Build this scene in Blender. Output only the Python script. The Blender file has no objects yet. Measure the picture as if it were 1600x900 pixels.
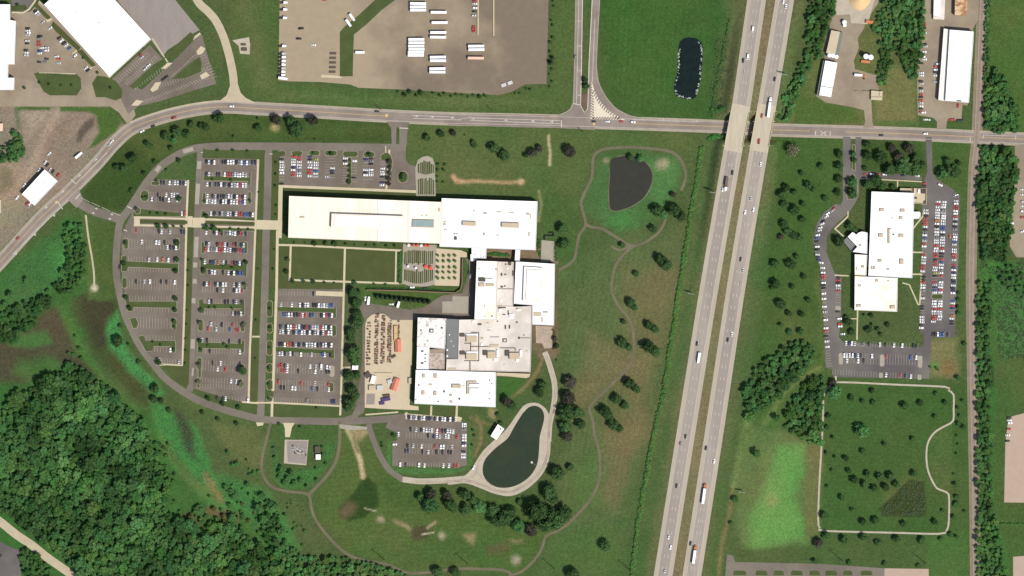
import bpy, bmesh, math, random
import numpy as np
from mathutils import Vector

# ------------------------------------------------------------------ camera, sky, sun, exposure
S = 0.65                                   # metres per photo pixel
SC = bpy.context.scene
COL = SC.collection
def W(px, py): return ((px - 800.0) * S, (450.0 - py) * S)

cam_d = bpy.data.cameras.new("aerial_camera"); cam = bpy.data.objects.new("aerial_camera", cam_d); COL.objects.link(cam)
CAM_H = 6000.0
cam.location = (0, 0, CAM_H); cam.rotation_euler = (0, 0, 0)
cam_d.sensor_width = 36.0; cam_d.lens = 36.0 * CAM_H / (1600 * S)
cam_d.clip_start = 10.0; cam_d.clip_end = 40000.0
SC.camera = cam

ELEV = math.radians(55.0)
SX, SY = 0.77, -0.64                       # horizontal direction towards the sun
nrm = math.hypot(SX, SY); SX /= nrm; SY /= nrm
sdir = Vector((SX * math.cos(ELEV), SY * math.cos(ELEV), math.sin(ELEV)))
world = bpy.data.worlds.new("World"); SC.world = world; world.use_nodes = True
wn = world.node_tree.nodes; wl = world.node_tree.links
sky = wn.new("ShaderNodeTexSky"); sky.sky_type = 'NISHITA'; sky.sun_disc = False
sky.sun_elevation = ELEV; sky.sun_rotation = math.atan2(SX, SY); sky.air_density = 1.0; sky.dust_density = 1.5
bg = wn["Background"]; bg.inputs[1].default_value = 0.112
wl.new(sky.outputs[0], bg.inputs[0])
sun_d = bpy.data.lights.new("sun", 'SUN'); sun = bpy.data.objects.new("sun", sun_d); COL.objects.link(sun)
sun_d.energy = 4.2; sun_d.angle = math.radians(0.5); sun_d.color = (1.0, 0.95, 0.87)
sun.rotation_euler = sdir.to_track_quat('Z', 'Y').to_euler()
SC.view_settings.view_transform = 'Standard'; SC.view_settings.look = 'None'
SC.view_settings.exposure = 0.16; SC.view_settings.gamma = 1.0
SC.view_settings.use_curve_mapping = False
SC.render.engine = 'CYCLES'
SC.cycles.max_bounces = 4; SC.cycles.diffuse_bounces = 2; SC.cycles.glossy_bounces = 2
SC.render.filter_size = 1.6

R = random.Random(7)
NR = np.random.default_rng(11)
KI = 1.36                                  # sunlit response of a white card under this light

def lin(c):
    c = c / 255.0
    return c / 12.92 if c <= 0.04045 else ((c + 0.055) / 1.055) ** 2.4
def CC(r, g, b, m=0.82): return tuple(min(m, lin(v) / KI) for v in (r, g, b))

# ------------------------------------------------------------------ materials
MATS = {}
def mat(name, rgb, rough=0.9, var=0.12, scale=0.15, var2=0.08, scale2=1.3, metal=0.0, spec=0.25, rgb2=None, thr=None, s3=0.03, objrand=0.0, stretch=None, xgrad=None):
    """Principled surface whose colour is broken up by two world-space noises; rgb2 mixes a second tone in large blotches."""
    if name in MATS: return MATS[name]
    m = bpy.data.materials.new(name); m.use_nodes = True
    n = m.node_tree.nodes; l = m.node_tree.links
    b = n["Principled BSDF"]; b.inputs["Roughness"].default_value = rough
    b.inputs["Metallic"].default_value = metal; b.inputs["Specular IOR Level"].default_value = spec
    geo = n.new("ShaderNodeNewGeometry"); pos = geo.outputs["Position"]
    if stretch:
        mp = n.new("ShaderNodeMapping"); l.new(pos, mp.inputs[0]); mp.inputs["Rotation"].default_value = (0, 0, stretch[0])
        mp.inputs["Scale"].default_value = (stretch[1], stretch[2], 1); pos = mp.outputs[0]
    def noise(sc, det=3.0):
        t = n.new("ShaderNodeTexNoise"); t.inputs["Scale"].default_value = sc; t.inputs["Detail"].default_value = det
        l.new(pos, t.inputs["Vector"]); return t.outputs["Fac"]
    def rng(sock, lo, hi):
        r_ = n.new("ShaderNodeMapRange"); r_.inputs[1].default_value = 0.3; r_.inputs[2].default_value = 0.7
        r_.inputs[3].default_value = lo; r_.inputs[4].default_value = hi; l.new(sock, r_.inputs[0]); return r_.outputs[0]
    def mul(a, c):
        x = n.new("ShaderNodeMath"); x.operation = 'MULTIPLY'; l.new(a, x.inputs[0]); l.new(c, x.inputs[1]); return x.outputs[0]
    f = mul(rng(noise(scale), 1 - var, 1 + var), rng(noise(scale2, 2.0), 1 - var2, 1 + var2))
    if objrand:
        oi = n.new("ShaderNodeObjectInfo"); r_ = n.new("ShaderNodeMapRange")
        r_.inputs[3].default_value = 1 - objrand; r_.inputs[4].default_value = 1 + objrand
        l.new(oi.outputs["Random"], r_.inputs[0]); f = mul(f, r_.outputs[0])
    mix = n.new("ShaderNodeMix"); mix.data_type = 'RGBA'
    mix.inputs[6].default_value = (*rgb, 1); mix.inputs[7].default_value = (*(rgb2 or rgb), 1)
    if rgb2:
        lo, hi = thr or (0.42, 0.6)
        r_ = n.new("ShaderNodeMapRange"); r_.inputs[1].default_value = lo; r_.inputs[2].default_value = hi
        src = noise(s3, 4.0)
        if xgrad:                                     # one side of the surface is worn darker than the other
            sx = n.new("ShaderNodeSeparateXYZ"); l.new(geo.outputs["Position"], sx.inputs[0])
            g_ = n.new("ShaderNodeMapRange"); g_.inputs[1].default_value = xgrad[0]; g_.inputs[2].default_value = xgrad[1]
            g_.inputs[3].default_value = -.16; g_.inputs[4].default_value = .14; l.new(sx.outputs[0], g_.inputs[0])
            ad = n.new("ShaderNodeMath"); ad.operation = 'ADD'; l.new(src, ad.inputs[0]); l.new(g_.outputs[0], ad.inputs[1]); src = ad.outputs[0]
        l.new(src, r_.inputs[0]); l.new(r_.outputs[0], mix.inputs[0])
    else: mix.inputs[0].default_value = 0.0
    vm = n.new("ShaderNodeVectorMath"); vm.operation = 'SCALE'
    l.new(mix.outputs[2], vm.inputs[0]); l.new(f, vm.inputs["Scale"]); l.new(vm.outputs[0], b.inputs["Base Color"])
    MATS[name] = m; return m

M = {}
M['asphalt'] = mat('worn_asphalt', CC(126,115,104), var=.07, var2=.12, scale2=.9, rgb2=CC(113,103,90), s3=.025)
M['asphalt_ring'] = mat('ring_road_asphalt', CC(129,120,108), var=.07, var2=.08, rgb2=CC(117,108,97), s3=.02)
M['asphalt_dark'] = mat('newer_asphalt', CC(119,114,107), var=.06, var2=.1, rgb2=CC(98,92,91), s3=.014)
M['road'] = mat('main_road_asphalt', CC(150,137,126), var=.06, var2=.06, rgb2=CC(138,126,116), s3=.04)
M['shoulder'] = mat('pale_shoulder', CC(172,160,140), var=.08, var2=.1)
M['hwy'] = mat('highway_lane_asphalt', CC(170,159,147), var=.06, var2=.06, scale=.1, rgb2=CC(155,145,134), s3=.02, stretch=(-.16, 1, .06))
M['wheelpath'] = mat('highway_wheel_path', CC(160,150,139), var=.07, var2=.08, scale=.1, stretch=(-.16, 1, .04))
M['hwy_shoulder'] = mat('highway_shoulder', CC(182,170,152), var=.05, var2=.06, stretch=(-.16, 1, .08))
M['deck'] = mat('bridge_concrete', CC(196,184,160), var=.05, var2=.06, scale=.4, stretch=(-.16, 1, .08))
M['conc'] = mat('tan_concrete', CC(206,193,160), var=.05, var2=.06)
M['conc_grey'] = mat('grey_concrete', CC(168,160,143), var=.06, var2=.07)
M['kerb'] = mat('kerb_concrete', CC(168,158,138), var=.06)
M['yard'] = mat('truck_yard_gravel', CC(167,151,125), var=.05, var2=.09, rgb2=CC(128,114,98), thr=(.44,.62), s3=.012, xgrad=(-175,-25))
M['tan_lot'] = mat('tan_gravel_lot', CC(160,146,124), var=.06, var2=.08, rgb2=CC(146,131,112), s3=.03)
M['grey_yard'] = mat('grey_gravel', CC(152,142,134), var=.06, var2=.07, stretch=(.83,1,.25))
M['dirt'] = mat('bare_dirt', CC(146,130,112), var=.12, var2=.1, rgb2=CC(118,104,88), s3=.04)
M['dirt_road'] = mat('pale_dirt_road', CC(192,178,150), var=.07, var2=.08)
M['gravel'] = mat('pale_gravel', CC(188,176,156), var=.09, var2=.12)
M['track'] = mat('packed_track', CC(166,152,130), var=.1, var2=.15)
M['trail'] = mat('trail_stone_dust', CC(113,106,84), var=.16, var2=.12, scale=.06)
M['pinkpad'] = mat('pinkish_gravel', CC(186,164,144), var=.04, var2=.06)
M['lawn'] = mat('lawn_turf', CC(80,93,55), rough=1, spec=.05, var=.12, var2=.2, scale=.08)
M['lawn_dark'] = mat('dark_lawn_turf', CC(82,90,54), rough=1, spec=.05, var=.1, var2=.16, scale=.1)
M['paint'] = mat('white_road_paint', CC(215,208,196), var=.1, var2=.1)
M['paint_worn'] = mat('worn_white_paint', CC(186,176,160), var=.12, var2=.2)
M['paint_y'] = mat('yellow_road_paint', CC(214,180,120), var=.1)
M['chev'] = mat('cream_chevron_paint', CC(226,212,190), var=.06)
M['white_roof'] = mat('white_roof_membrane', (.8,.79,.77), rough=.7, var=.015, var2=.02)
M['cream_roof'] = mat('cream_metal_roof', (.78,.715,.615), rough=.7, var=.03, var2=.05, scale2=.6, rgb2=(.75,.65,.53), s3=.05, stretch=(0,1,.05))
M['warm_roof'] = mat('warm_white_roof', (.8,.765,.68), rough=.7, var=.02, var2=.03, rgb2=(.76,.64,.44), thr=(.52,.74), s3=.06)
M['grey_roof'] = mat('grey_ballast_roof', CC(236,226,214), rough=.9, var=.03, var2=.06, rgb2=CC(214,203,190), s3=.05)
M['slate_roof'] = mat('slate_grey_roof', CC(128,130,126), var=.04, var2=.06)
M['mottled_roof'] = mat('stained_white_roof', CC(246,240,234), var=.05, var2=.1, scale2=.9, rgb2=CC(196,184,172), thr=(.58,.66), s3=.3)
M['brown_roof'] = mat('brown_stained_roof', CC(206,192,178), var=.06, var2=.12, rgb2=CC(168,150,134), s3=.3)
M['tan_roof'] = mat('tan_roof', CC(206,190,160), var=.04, var2=.06)
M['rust_roof'] = mat('rusted_tin_roof', CC(222,192,150), var=.05, var2=.1, rgb2=CC(170,120,84), s3=.25)
M['unit'] = mat('tan_roof_plant', CC(205,186,158), var=.05, var2=.1)
M['unit_dark'] = mat('dark_roof_plant', CC(96,88,78), var=.1)
M['pipe'] = mat('brown_duct', CC(90,80,68), var=.06)
M['wall_tan'] = mat('tan_precast_wall', CC(186,168,140), var=.05, var2=.05)
M['wall_brown'] = mat('brown_brick_wall', CC(132,108,88), var=.06, var2=.1)
M['wall_grey'] = mat('grey_metal_wall', CC(150,145,138), var=.05, var2=.05)
M['glass'] = mat('dark_window_glass', (.03,.04,.045), rough=.1, var=.02, var2=.02, spec=.6)
M['skylight'] = mat('skylight_glass', CC(150,168,166), rough=.25, var=.05, var2=.03, spec=.5)
M['water_dark'] = mat('dark_pond_water', CC(26,38,36), rough=.15, var=.25, var2=.1, spec=.15)
M['water_brown'] = mat('brown_pond_water', CC(60,60,53), rough=.25, var=.08, var2=.12, spec=.15)
M['water_green'] = mat('green_pond_water', CC(51,64,48), rough=.2, var=.08, var2=.1, spec=.15, rgb2=CC(58,66,48), s3=.04)
M['stone'] = mat('pond_edge_stone', CC(176,180,170), var=.25, var2=.3, scale=.4)
M['ballast'] = mat('rail_ballast', CC(160,145,129), var=.07, var2=.1)
M['ballast_edge'] = mat('cinder_verge', CC(138,126,104), var=.12, var2=.12)
M['steel'] = mat('weathered_steel', CC(172,156,142), rough=.6, var=.06, metal=.2)
M['wood_tie'] = mat('creosote_tie', CC(96,80,68), var=.1)
M['galv'] = mat('galvanised_steel', CC(205,205,202), rough=.5, var=.05)
M['tank'] = mat('white_tank_paint', (.8,.8,.8), rough=.4, var=.02)
M['rubber'] = mat('black_rubber', (.015,.015,.016), rough=.8)
M['trim_dark'] = mat('dark_trim', (.03,.03,.032), rough=.6)
M['rust'] = mat('rusty_iron', CC(146,114,94), var=.15, var2=.25, scale2=2.0, objrand=.3)
M['stack_grey'] = mat('grey_pallet_goods', CC(166,150,132), var=.15, var2=.2, objrand=.3)
M['stack_black'] = mat('dark_pallet_goods', CC(112,96,82), var=.15, var2=.2, objrand=.3)
M['red_tarp'] = mat('red_tarpaulin', CC(222,130,106), rough=.7, var=.04)
M['tan_tarp'] = mat('tan_tarpaulin', CC(214,182,128), rough=.7, var=.04)
M['purple'] = mat('purple_paint', CC(84,66,112), rough=.6, var=.06)
M['umbrella_red'] = mat('red_canvas', CC(222,96,80), rough=.8, var=.04)
M['white_paint'] = mat('white_vehicle_paint', (.8,.8,.8), rough=.35, var=.02)
M['peach'] = mat('peach_trailer_paint', CC(246,205,180), rough=.4, var=.02)
M['sand'] = mat('stockpile_sand', CC(222,190,140), var=.05, var2=.08)
M['orange'] = mat('orange_paint', CC(206,128,84), rough=.6, var=.05)
M['bark'] = mat('tree_bark', (.09,.07,.05), var=.15, scale=2)
M['barkhedge'] = mat('mulch', CC(112,92,76), var=.1, var2=.2)

def leafmat(name, a, b_, objr=.3, attr=None):
    m = bpy.data.materials.new(name); m.use_nodes = True
    n = m.node_tree.nodes; l = m.node_tree.links; b = n["Principled BSDF"]
    b.inputs["Roughness"].default_value = .75; b.inputs["Specular IOR Level"].default_value = .03
    geo = n.new("ShaderNodeNewGeometry")
    t = n.new("ShaderNodeTexNoise"); t.inputs["Scale"].default_value = .45; t.inputs["Detail"].default_value = 2
    l.new(geo.outputs["Position"], t.inputs["Vector"])
    r_ = n.new("ShaderNodeMapRange"); r_.inputs[1].default_value = .3; r_.inputs[2].default_value = .7; l.new(t.outputs["Fac"], r_.inputs[0])
    mix = n.new("ShaderNodeMix"); mix.data_type = 'RGBA'; mix.inputs[6].default_value = (*a, 1); mix.inputs[7].default_value = (*b_, 1)
    l.new(r_.outputs[0], mix.inputs[0])
    if attr:
        at = n.new("ShaderNodeAttribute"); at.attribute_name = attr
        vm = n.new("ShaderNodeVectorMath"); vm.operation = 'MULTIPLY'
        l.new(mix.outputs[2], vm.inputs[0]); l.new(at.outputs["Color"], vm.inputs[1])
    else:
        oi = n.new("ShaderNodeObjectInfo"); q = n.new("ShaderNodeMapRange")
        q.inputs[3].default_value = 1 - objr; q.inputs[4].default_value = 1 + objr; l.new(oi.outputs["Random"], q.inputs[0])
        vm = n.new("ShaderNodeVectorMath"); vm.operation = 'SCALE'; l.new(mix.outputs[2], vm.inputs[0]); l.new(q.outputs[0], vm.inputs["Scale"])
    l.new(vm.outputs[0], b.inputs["Base Color"]); MATS[name] = m; return m
M['leaf_d'] = leafmat('dark_leaves', (.032,.070,.023), (.055,.104,.034))
M['leaf_b'] = leafmat('bright_leaves', (.045,.115,.038), (.065,.155,.05))
M['leaf_p'] = leafmat('purple_leaves', (.044,.046,.032), (.062,.058,.042))
M['leaf_c'] = leafmat('conifer_needles', (.028,.058,.030), (.044,.078,.040))
M['leaf_o'] = leafmat('thin_olive_leaves', (.12,.13,.07), (.16,.16,.09))
M['leaf_w'] = leafmat('woodland_leaves', (.036,.094,.029), (.064,.142,.041), attr='tint')

# ------------------------------------------------------------------ mesh helpers
def mesh_obj(name, verts, faces, m, parent=None, loc=None, smooth=False, mats=None, midx=None):
    """verts are world coordinates; when parent is given they are taken relative to the parent's location"""
    if loc is not None: v = [(x - loc[0], y - loc[1], z - loc[2]) for x, y, z in verts]
    elif parent is not None:
        p = Vector((0, 0, 0)); q = parent
        while q is not None: p = p + q.location; q = q.parent
        v = [(x - p[0], y - p[1], z - p[2]) for x, y, z in verts]
    else: v = verts
    me = bpy.data.meshes.new(name); me.from_pydata(v, [], faces)
    for q in (mats or [m]): me.materials.append(q)
    if midx is not None: me.polygons.foreach_set('material_index', midx)
    if smooth: me.polygons.foreach_set('use_smooth', [True] * len(me.polygons))
    me.update()
    o = bpy.data.objects.new(name, me); COL.objects.link(o)
    if loc is not None: o.location = loc
    if parent is not None: o.parent = parent
    return o

class MB:
    def __init__(s): s.v = []; s.f = []; s.m = []
    def add(s, vs, fs, mi=0):
        k = len(s.v); s.v += vs; s.f += [tuple(i + k for i in f) for f in fs]; s.m += [mi] * len(fs)
    def box(s, x0, y0, z0, x1, y1, z1, mi=0, top=None):
        vs = [(x0,y0,z0),(x1,y0,z0),(x1,y1,z0),(x0,y1,z0),(x0,y0,z1),(x1,y0,z1),(x1,y1,z1),(x0,y1,z1)]
        s.add(vs, [(0,3,2,1),(0,1,5,4),(1,2,6,5),(2,3,7,6),(3,0,4,7)], mi); s.add(vs[4:], [(0,1,2,3)], mi if top is None else top)
    def obox(s, cx, cy, L, B, a, z0, z1, mi=0):
        c, d = math.cos(a), math.sin(a)
        q = [(cx + u*c - w*d, cy + u*d + w*c) for u, w in ((-L/2,-B/2),(L/2,-B/2),(L/2,B/2),(-L/2,B/2))]
        s.add([(x,y,z0) for x,y in q] + [(x,y,z1) for x,y in q], [(0,3,2,1),(0,1,5,4),(1,2,6,5),(2,3,7,6),(3,0,4,7),(4,5,6,7)], mi)
    def prism(s, poly, z0, z1, mi=0, top=True):
        n = len(poly); vs = [(x,y,z0) for x,y in poly] + [(x,y,z1) for x,y in poly]
        fs = [(i,(i+1)%n,n+(i+1)%n,n+i) for i in range(n)]
        s.add(vs, fs, mi)
        if top: s.add([(x,y,z1) for x,y in poly], [tuple(range(n))], mi)
    def cyl(s, cx, cy, r, z0, z1, n=12, mi=0, r1=None, dome=0):
        r1 = r if r1 is None else r1
        a = [(math.cos(2*math.pi*i/n), math.sin(2*math.pi*i/n)) for i in range(n)]
        vs = [(cx+r*x,cy+r*y,z0) for x,y in a] + [(cx+r1*x,cy+r1*y,z1) for x,y in a] + [(cx,cy,z1+dome)]
        s.add(vs, [(i,(i+1)%n,n+(i+1)%n,n+i) for i in range(n)] + [(n+i,n+(i+1)%n,2*n) for i in range(n)], mi)
    def rod(s, p, q, r, n=6, mi=0):
        p = Vector(p); q = Vector(q); d = (q-p).normalized(); u = d.orthogonal().normalized(); w = d.cross(u)
        vs = []
        for e in (p, q):
            for i in range(n):
                t = 2*math.pi*i/n; vs.append(tuple(e + r*(math.cos(t)*u + math.sin(t)*w)))
        s.add(vs, [(i,(i+1)%n,n+(i+1)%n,n+i) for i in range(n)] + [tuple(range(n-1,-1,-1)), tuple(range(n,2*n))], mi)
    def build(s, name, m, parent=None, loc=None, smooth=False):
        mats = m if isinstance(m, list) else [m]
        return mesh_obj(name, s.v, s.f, None, parent, loc, smooth, mats, s.m)

def area2(p): return sum(p[i][0]*p[(i+1)%len(p)][1] - p[(i+1)%len(p)][0]*p[i][1] for i in range(len(p)))
def wp(pts):
    q = [W(*p) for p in pts]
    return q if area2(q) > 0 else q[::-1]
def inset(poly, d):
    n = len(poly); out = []
    for i in range(n):
        p0, p1, p2 = (Vector(poly[i-1]), Vector(poly[i]), Vector(poly[(i+1)%n]))
        e1 = (p1-p0).normalized(); e2 = (p2-p1).normalized()
        n1 = Vector((-e1.y, e1.x)); n2 = Vector((-e2.y, e2.x)); b = n1+n2
        k = d / max(.25, (1 + n1.dot(n2))); out.append((p1.x + b.x*k, p1.y + b.y*k))
    return out
def catmull(pts, step=6.0, closed=False):
    P = [Vector(p) for p in pts]; n = len(P); out = []
    rng_ = range(n) if closed else range(n-1)
    for i in rng_:
        p1, p2 = P[i], P[(i+1)%n]
        p0 = P[i-1] if (closed or i > 0) else p1*2-p2
        p3 = P[(i+2)%n] if (closed or i+2 < n) else p2*2-p1
        k = max(2, int((p2-p1).length/step))
        for j in range(k):
            t = j/k
            q = .5*((2*p1)+(p2-p0)*t+(2*p0-5*p1+4*p2-p3)*t*t+(3*p1-p0-3*p2+p3)*t**3); out.append((q.x,q.y))
    if not closed: out.append(tuple(P[-1]))
    return out
def smooth_poly(pts, step=5): return catmull(pts, step, True)
_zc = [0]; _sc = [0]
def nz(base=.03):
    _zc[0] += 1; return base + (_zc[0] % 60) * .004

def tag(o, label=None, cat=None, group=None, kind=None):
    if label: o['label'] = label
    if cat: o['category'] = cat
    if group: o['group'] = group
    if kind: o['kind'] = kind
    return o
def empty(name, loc, label, cat, group=None, rz=0):
    o = bpy.data.objects.new(name, None); COL.objects.link(o); o.location = loc; o.rotation_euler = (0,0,rz)
    o.empty_display_size = .5
    return tag(o, label, cat, group)
def sheet(name, pts, m, z=None, thick=.25, smooth=False, kind='structure', label=None):
    p = wp(smooth_poly(pts) if smooth else pts); z = nz() if z is None else z; _sc[0] += 1; z += (_sc[0] % 37)*.0011
    b = MB(); b.prism(p, z-thick, z); o = b.build(name, m); return tag(o, label=label, kind=kind)
def offset_line(pts, d):
    out = []
    for i in range(len(pts)):
        a = Vector(pts[max(0,i-1)]); c = Vector(pts[min(len(pts)-1,i+1)]); t = (c-a).normalized()
        out.append((pts[i][0]-t.y*d, pts[i][1]+t.x*d))
    return out
def strip_geo(b, pts, w, z, thick=.25, mi=0, zf=None):
    """pts already in metres; adds a slab of width w following them"""
    L = offset_line(pts, w/2); Rr = offset_line(pts, -w/2); n = len(pts)
    zz = [z + (zf(*p) if zf else 0) for p in pts]
    vs = [(x,y,zz[i]) for i,(x,y) in enumerate(L)] + [(x,y,zz[i]) for i,(x,y) in enumerate(Rr)]
    vs += [(x,y,zz[i]-thick) for i,(x,y) in enumerate(L)] + [(x,y,zz[i]-thick) for i,(x,y) in enumerate(Rr)]
    fs = []
    for i in range(n-1):
        fs += [(i,n+i,n+i+1,i+1),(i,i+1,2*n+i+1,2*n+i),(n+i+1,n+i,3*n+i,3*n+i+1)]
    fs += [(0,2*n,3*n,n),(n-1,2*n-1,4*n-1,3*n-1)]
    b.add(vs, fs, mi)
def ribbon(name, pts, w, m, z=None, smooth=True, zf=None, thick=.25, kind='structure', label=None):
    """pts and w in photo pixels"""
    p = [W(*q) for q in (catmull(pts, 6) if smooth else pts)]
    b = MB(); strip_geo(b, p, w*S, nz() if z is None else z, thick, zf=zf)
    return tag(b.build(name, m), label=label, kind=kind)
def dashes(b, pts, on, off, w, z, zf=None, mi=0):
    """dashed paint along pts (metres)"""
    acc = 0.0; draw = True; cur = [pts[0]]
    for i in range(len(pts)-1):
        a = Vector(pts[i]); c = Vector(pts[i+1]); L = (c-a).length; t = 0.0
        while t < L:
            need = (on if draw else off) - acc
            if t + need <= L:
                t += need; q = a + (c-a)*(t/L)
                if draw:
                    cur.append((q.x,q.y))
                    if len(cur) > 1: strip_geo(b, cur, w, z, .01, mi, zf)
                draw = not draw; acc = 0; cur = [(q.x,q.y)]
            else:
                acc += L-t; t = L
                if draw: cur.append((c.x,c.y))
    return b

# ------------------------------------------------------------------ terrain
R1 = [(-60,472),(0,410),(62,342),(105,302),(150,257),(178,225),(207,200),(250,184),(290,174),(325,168.5),(360,167),(400,169.5),(500,175),(600,181),
      (700,185.5),(800,187.5),(875,189.5),(960,192),(1050,195),(1125,198),(1212,203),(1400,208.5),(1600,217.5),(1660,220)]
HW = [(1199,-40),(1182,60),(1158,164),(1146.5,232),(1108,450),(1072,675),(1036,900),(1029,945)]
HW = [(1188.5,-40),(1182,0),(1158,164),(1146.5,225),(1108,450),(1072,675),(1036,900),(1029,945)]
HE = [(1232.5,-40),(1226,0),(1198,165),(1187,225),(1150,450),(1116,675),(1081,900),(1074,945)]
_hy = np.array([p[1] for p in HW]); _hxw = np.array([p[0] for p in HW]); _hxe = np.interp(_hy, [p[1] for p in HE], [p[0] for p in HE])
_r1x = np.array([p[0] for p in R1[8:]]); _r1y = np.array([p[1] for p in R1[8:]])
def sstep(t): t = np.clip(t,0,1); return t*t*(3-2*t)
HDECK = 6.4
def hwyz(py):
    d = np.maximum(np.maximum(164-py, py-237), 0); return HDECK*sstep(1-d/250.0)
def Hpx(px, py):
    c = np.interp(py, _hy, (_hxw+_hxe)/2)
    side = 1 - sstep((np.abs(px-c)-37)/17.0)
    cut = sstep((np.abs(py-np.interp(px,_r1x,_r1y))-14)/11.0)
    return (hwyz(py)-.15*np.clip(hwyz(py),0,1))*side*cut
def Hm(x, y): return float(Hpx(np.float64(x/S+800), np.float64(450-y/S)))
def hz(x, y): return float(hwyz(np.float64(450-y/S)))

def vnoise(x, y, sc, seed):
    g = np.random.default_rng(seed).random((64,64)); x = x/sc; y = y/sc
    xi = np.floor(x).astype(int); yi = np.floor(y).astype(int); fx = sstep(x-xi); fy = sstep(y-yi)
    a = g[yi%64,xi%64]; b = g[yi%64,(xi+1)%64]; c = g[(yi+1)%64,xi%64]; d = g[(yi+1)%64,(xi+1)%64]
    return (a*(1-fx)+b*fx)*(1-fy)+(c*(1-fx)+d*fx)*fy
def fbm(x, y, sc, seed): return (vnoise(x,y,sc,seed)+.5*vnoise(x,y,sc/2.1,seed+1)+.25*vnoise(x,y,sc/4.3,seed+2))/1.75
def sdist(px, py, poly):
    P = np.array(poly, float); Q = np.roll(P,-1,0); d = np.full(px.shape,1e9); ins = np.zeros(px.shape,bool)
    for (ax,ay),(bx,by) in zip(P,Q):
        ex,ey = bx-ax,by-ay; t = np.clip(((px-ax)*ex+(py-ay)*ey)/max(1e-9,ex*ex+ey*ey),0,1)
        d = np.minimum(d, np.hypot(px-ax-t*ex, py-ay-t*ey))
        cond = ((ay>py)!=(by>py)) & (px < (bx-ax)*(py-ay)/((by-ay) if by!=ay else 1e-9)+ax); ins ^= cond
    return np.where(ins,d,-d)
def ldist(px, py, line):
    d = np.full(px.shape,1e9)
    for (ax,ay),(bx,by) in zip(line[:-1],line[1:]):
        ex,ey = bx-ax,by-ay; t = np.clip(((px-ax)*ex+(py-ay)*ey)/max(1e-9,ex*ex+ey*ey),0,1)
        d = np.minimum(d, np.hypot(px-ax-t*ex, py-ay-t*ey))
    return d
# ------------------------------------------------------------------ the ground: one sheet, real ground-cover colours by area
Z = []   # (shape, points, colour, feather px, strength, width)
def lift(c):
    r,g,b = c
    return (max(r,.6*r+35),max(g,.75*g+29),b+4) if g >= r else c
def zp(pts, rgb, f=4, s=1.0): Z.append(('p', pts, lift(rgb), f, s, 0))
def zl(pts, rgb, w, f=3, s=1.0): Z.append(('l', pts, lift(rgb), f, s, w))
def zc(x, y, r, rgb, f=4, s=1.0): Z.append(('c', [(x,y)], rgb, f, s, r))
BASE = (78,95,55)
# large covers
zp([(935,-60),(1168,-60),(1140,188),(1020,188),(960,170),(938,130)], (50,86,42), 8)
zp([(945,-60),(1070,-60),(1060,60),(1045,150),(985,165),(950,120)], (58,92,42), 25, .6)
zp([(1120,-60),(1165,-60),(1135,190),(1100,190)], (44,84,42), 10, .8)
zp([(1208,-60),(1270,-60),(1250,60),(1215,190),(1195,190)], (66,90,48), 6)
zp([(1165,-60),(1182,-60),(1140,190),(1118,190)], (92,96,62), 6, .8)
zp([(350,-60),(440,-60),(437,130),(560,140),(720,150),(860,138),(866,-60),(900,-60),(893,170),(850,182),(600,170),(430,160),(375,150)], (74,94,50), 5)
zl([(385,-40),(392,40),(405,120)], (98,102,62), 12, 14, .7)
zl([(440,148),(560,155),(720,160),(860,160)], (94,108,62), 5, 7, .6)
# campus lawns
zp([(635,195),(900,200),(1100,212),(1095,240),(930,230),(905,300),(850,310),(700,300),(635,258)], (80,96,52), 8)
zp([(690,230),(850,232),(840,300),(700,290)], (92,98,58), 30, .6)
zp([(845,310),(905,300),(900,390),(870,440),(848,440)], (66,92,48), 14, .9)
zp([(870,420),(960,380),(1075,350),(1060,450),(1000,700),(955,905),(850,905),(880,700),(872,540)], (88,97,58), 20)
zp([(960,400),(1062,420),(1040,560),(1000,640),(950,600),(975,520)], (108,105,70), 22, .9)
zp([(920,520),(1000,560),(900,640),(900,580)], (114,107,74), 20, .8)
zp([(940,660),(1015,640),(980,800),(935,790)], (108,104,70), 18, .9)
zp([(890,740),(940,700),(940,790),(890,800)], (72,104,52), 22, .8)
zp([(875,840),(960,830),(960,900),(860,900)], (70,98,48), 20, .7)
zp([(990,700),(1010,690),(985,830),(965,830)], (70,94,52), 14, .7)
# park round the upper pond
zp([(920,290),(940,240),(1050,242),(1065,285),(1040,330),(1000,360),(940,355),(915,330)], (64,104,56), 12)
zp([(1000,250),(1055,250),(1060,290),(1030,320),(1020,300)], (82,124,66), 16, .8)
zp([(955,335),(985,330),(1000,350),(970,365),(945,350)], (66,124,62), 12, .8)
zc(1033,257,9,(156,146,118),6,.8)
zc(947,251,4,(150,132,104),4,.8)
# worn tan scratches on the lawn north of the hall
zl([(708,275),(714,285),(740,283),(790,285),(818,284)], (176,150,112), 2.2, 3, .95)
zl([(708,277),(722,283)], (190,160,122), 2, 3, .8); zc(814,284,4,(196,168,130),4)
zl([(857,212),(859,235),(859,258)], (192,176,136), 1.6, 2.2)
zl([(842,298),(846,320),(842,345)], (160,146,108), 1.5, 2.5,.8)
# highway verges and median
zl(HW, (96,99,62), 40, 16, .9); zl(HE, (92,98,60), 30, 12, .8)
zl([((a[0]+b)/2,a[1]) for a,b in zip(HW,_hxe)], (119,113,80), 10, 4, .95)
zl([(1112,235),(1098,330),(1082,430),(1060,560),(1036,700),(1006,860),(1000,905)], (64,92,50), 7, 9, .85)
zl([(1222,230),(1190,440),(1160,640),(1130,760),(1118,905)], (72,94,52), 9, 9, .8)
zl([(1145,760),(1140,800),(1128,850),(1122,905)], (132,117,78), 2.5, 4, .8)
zl([(1175,640),(1158,720),(1150,760)], (130,150,84), 5, 8, .7)
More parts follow.
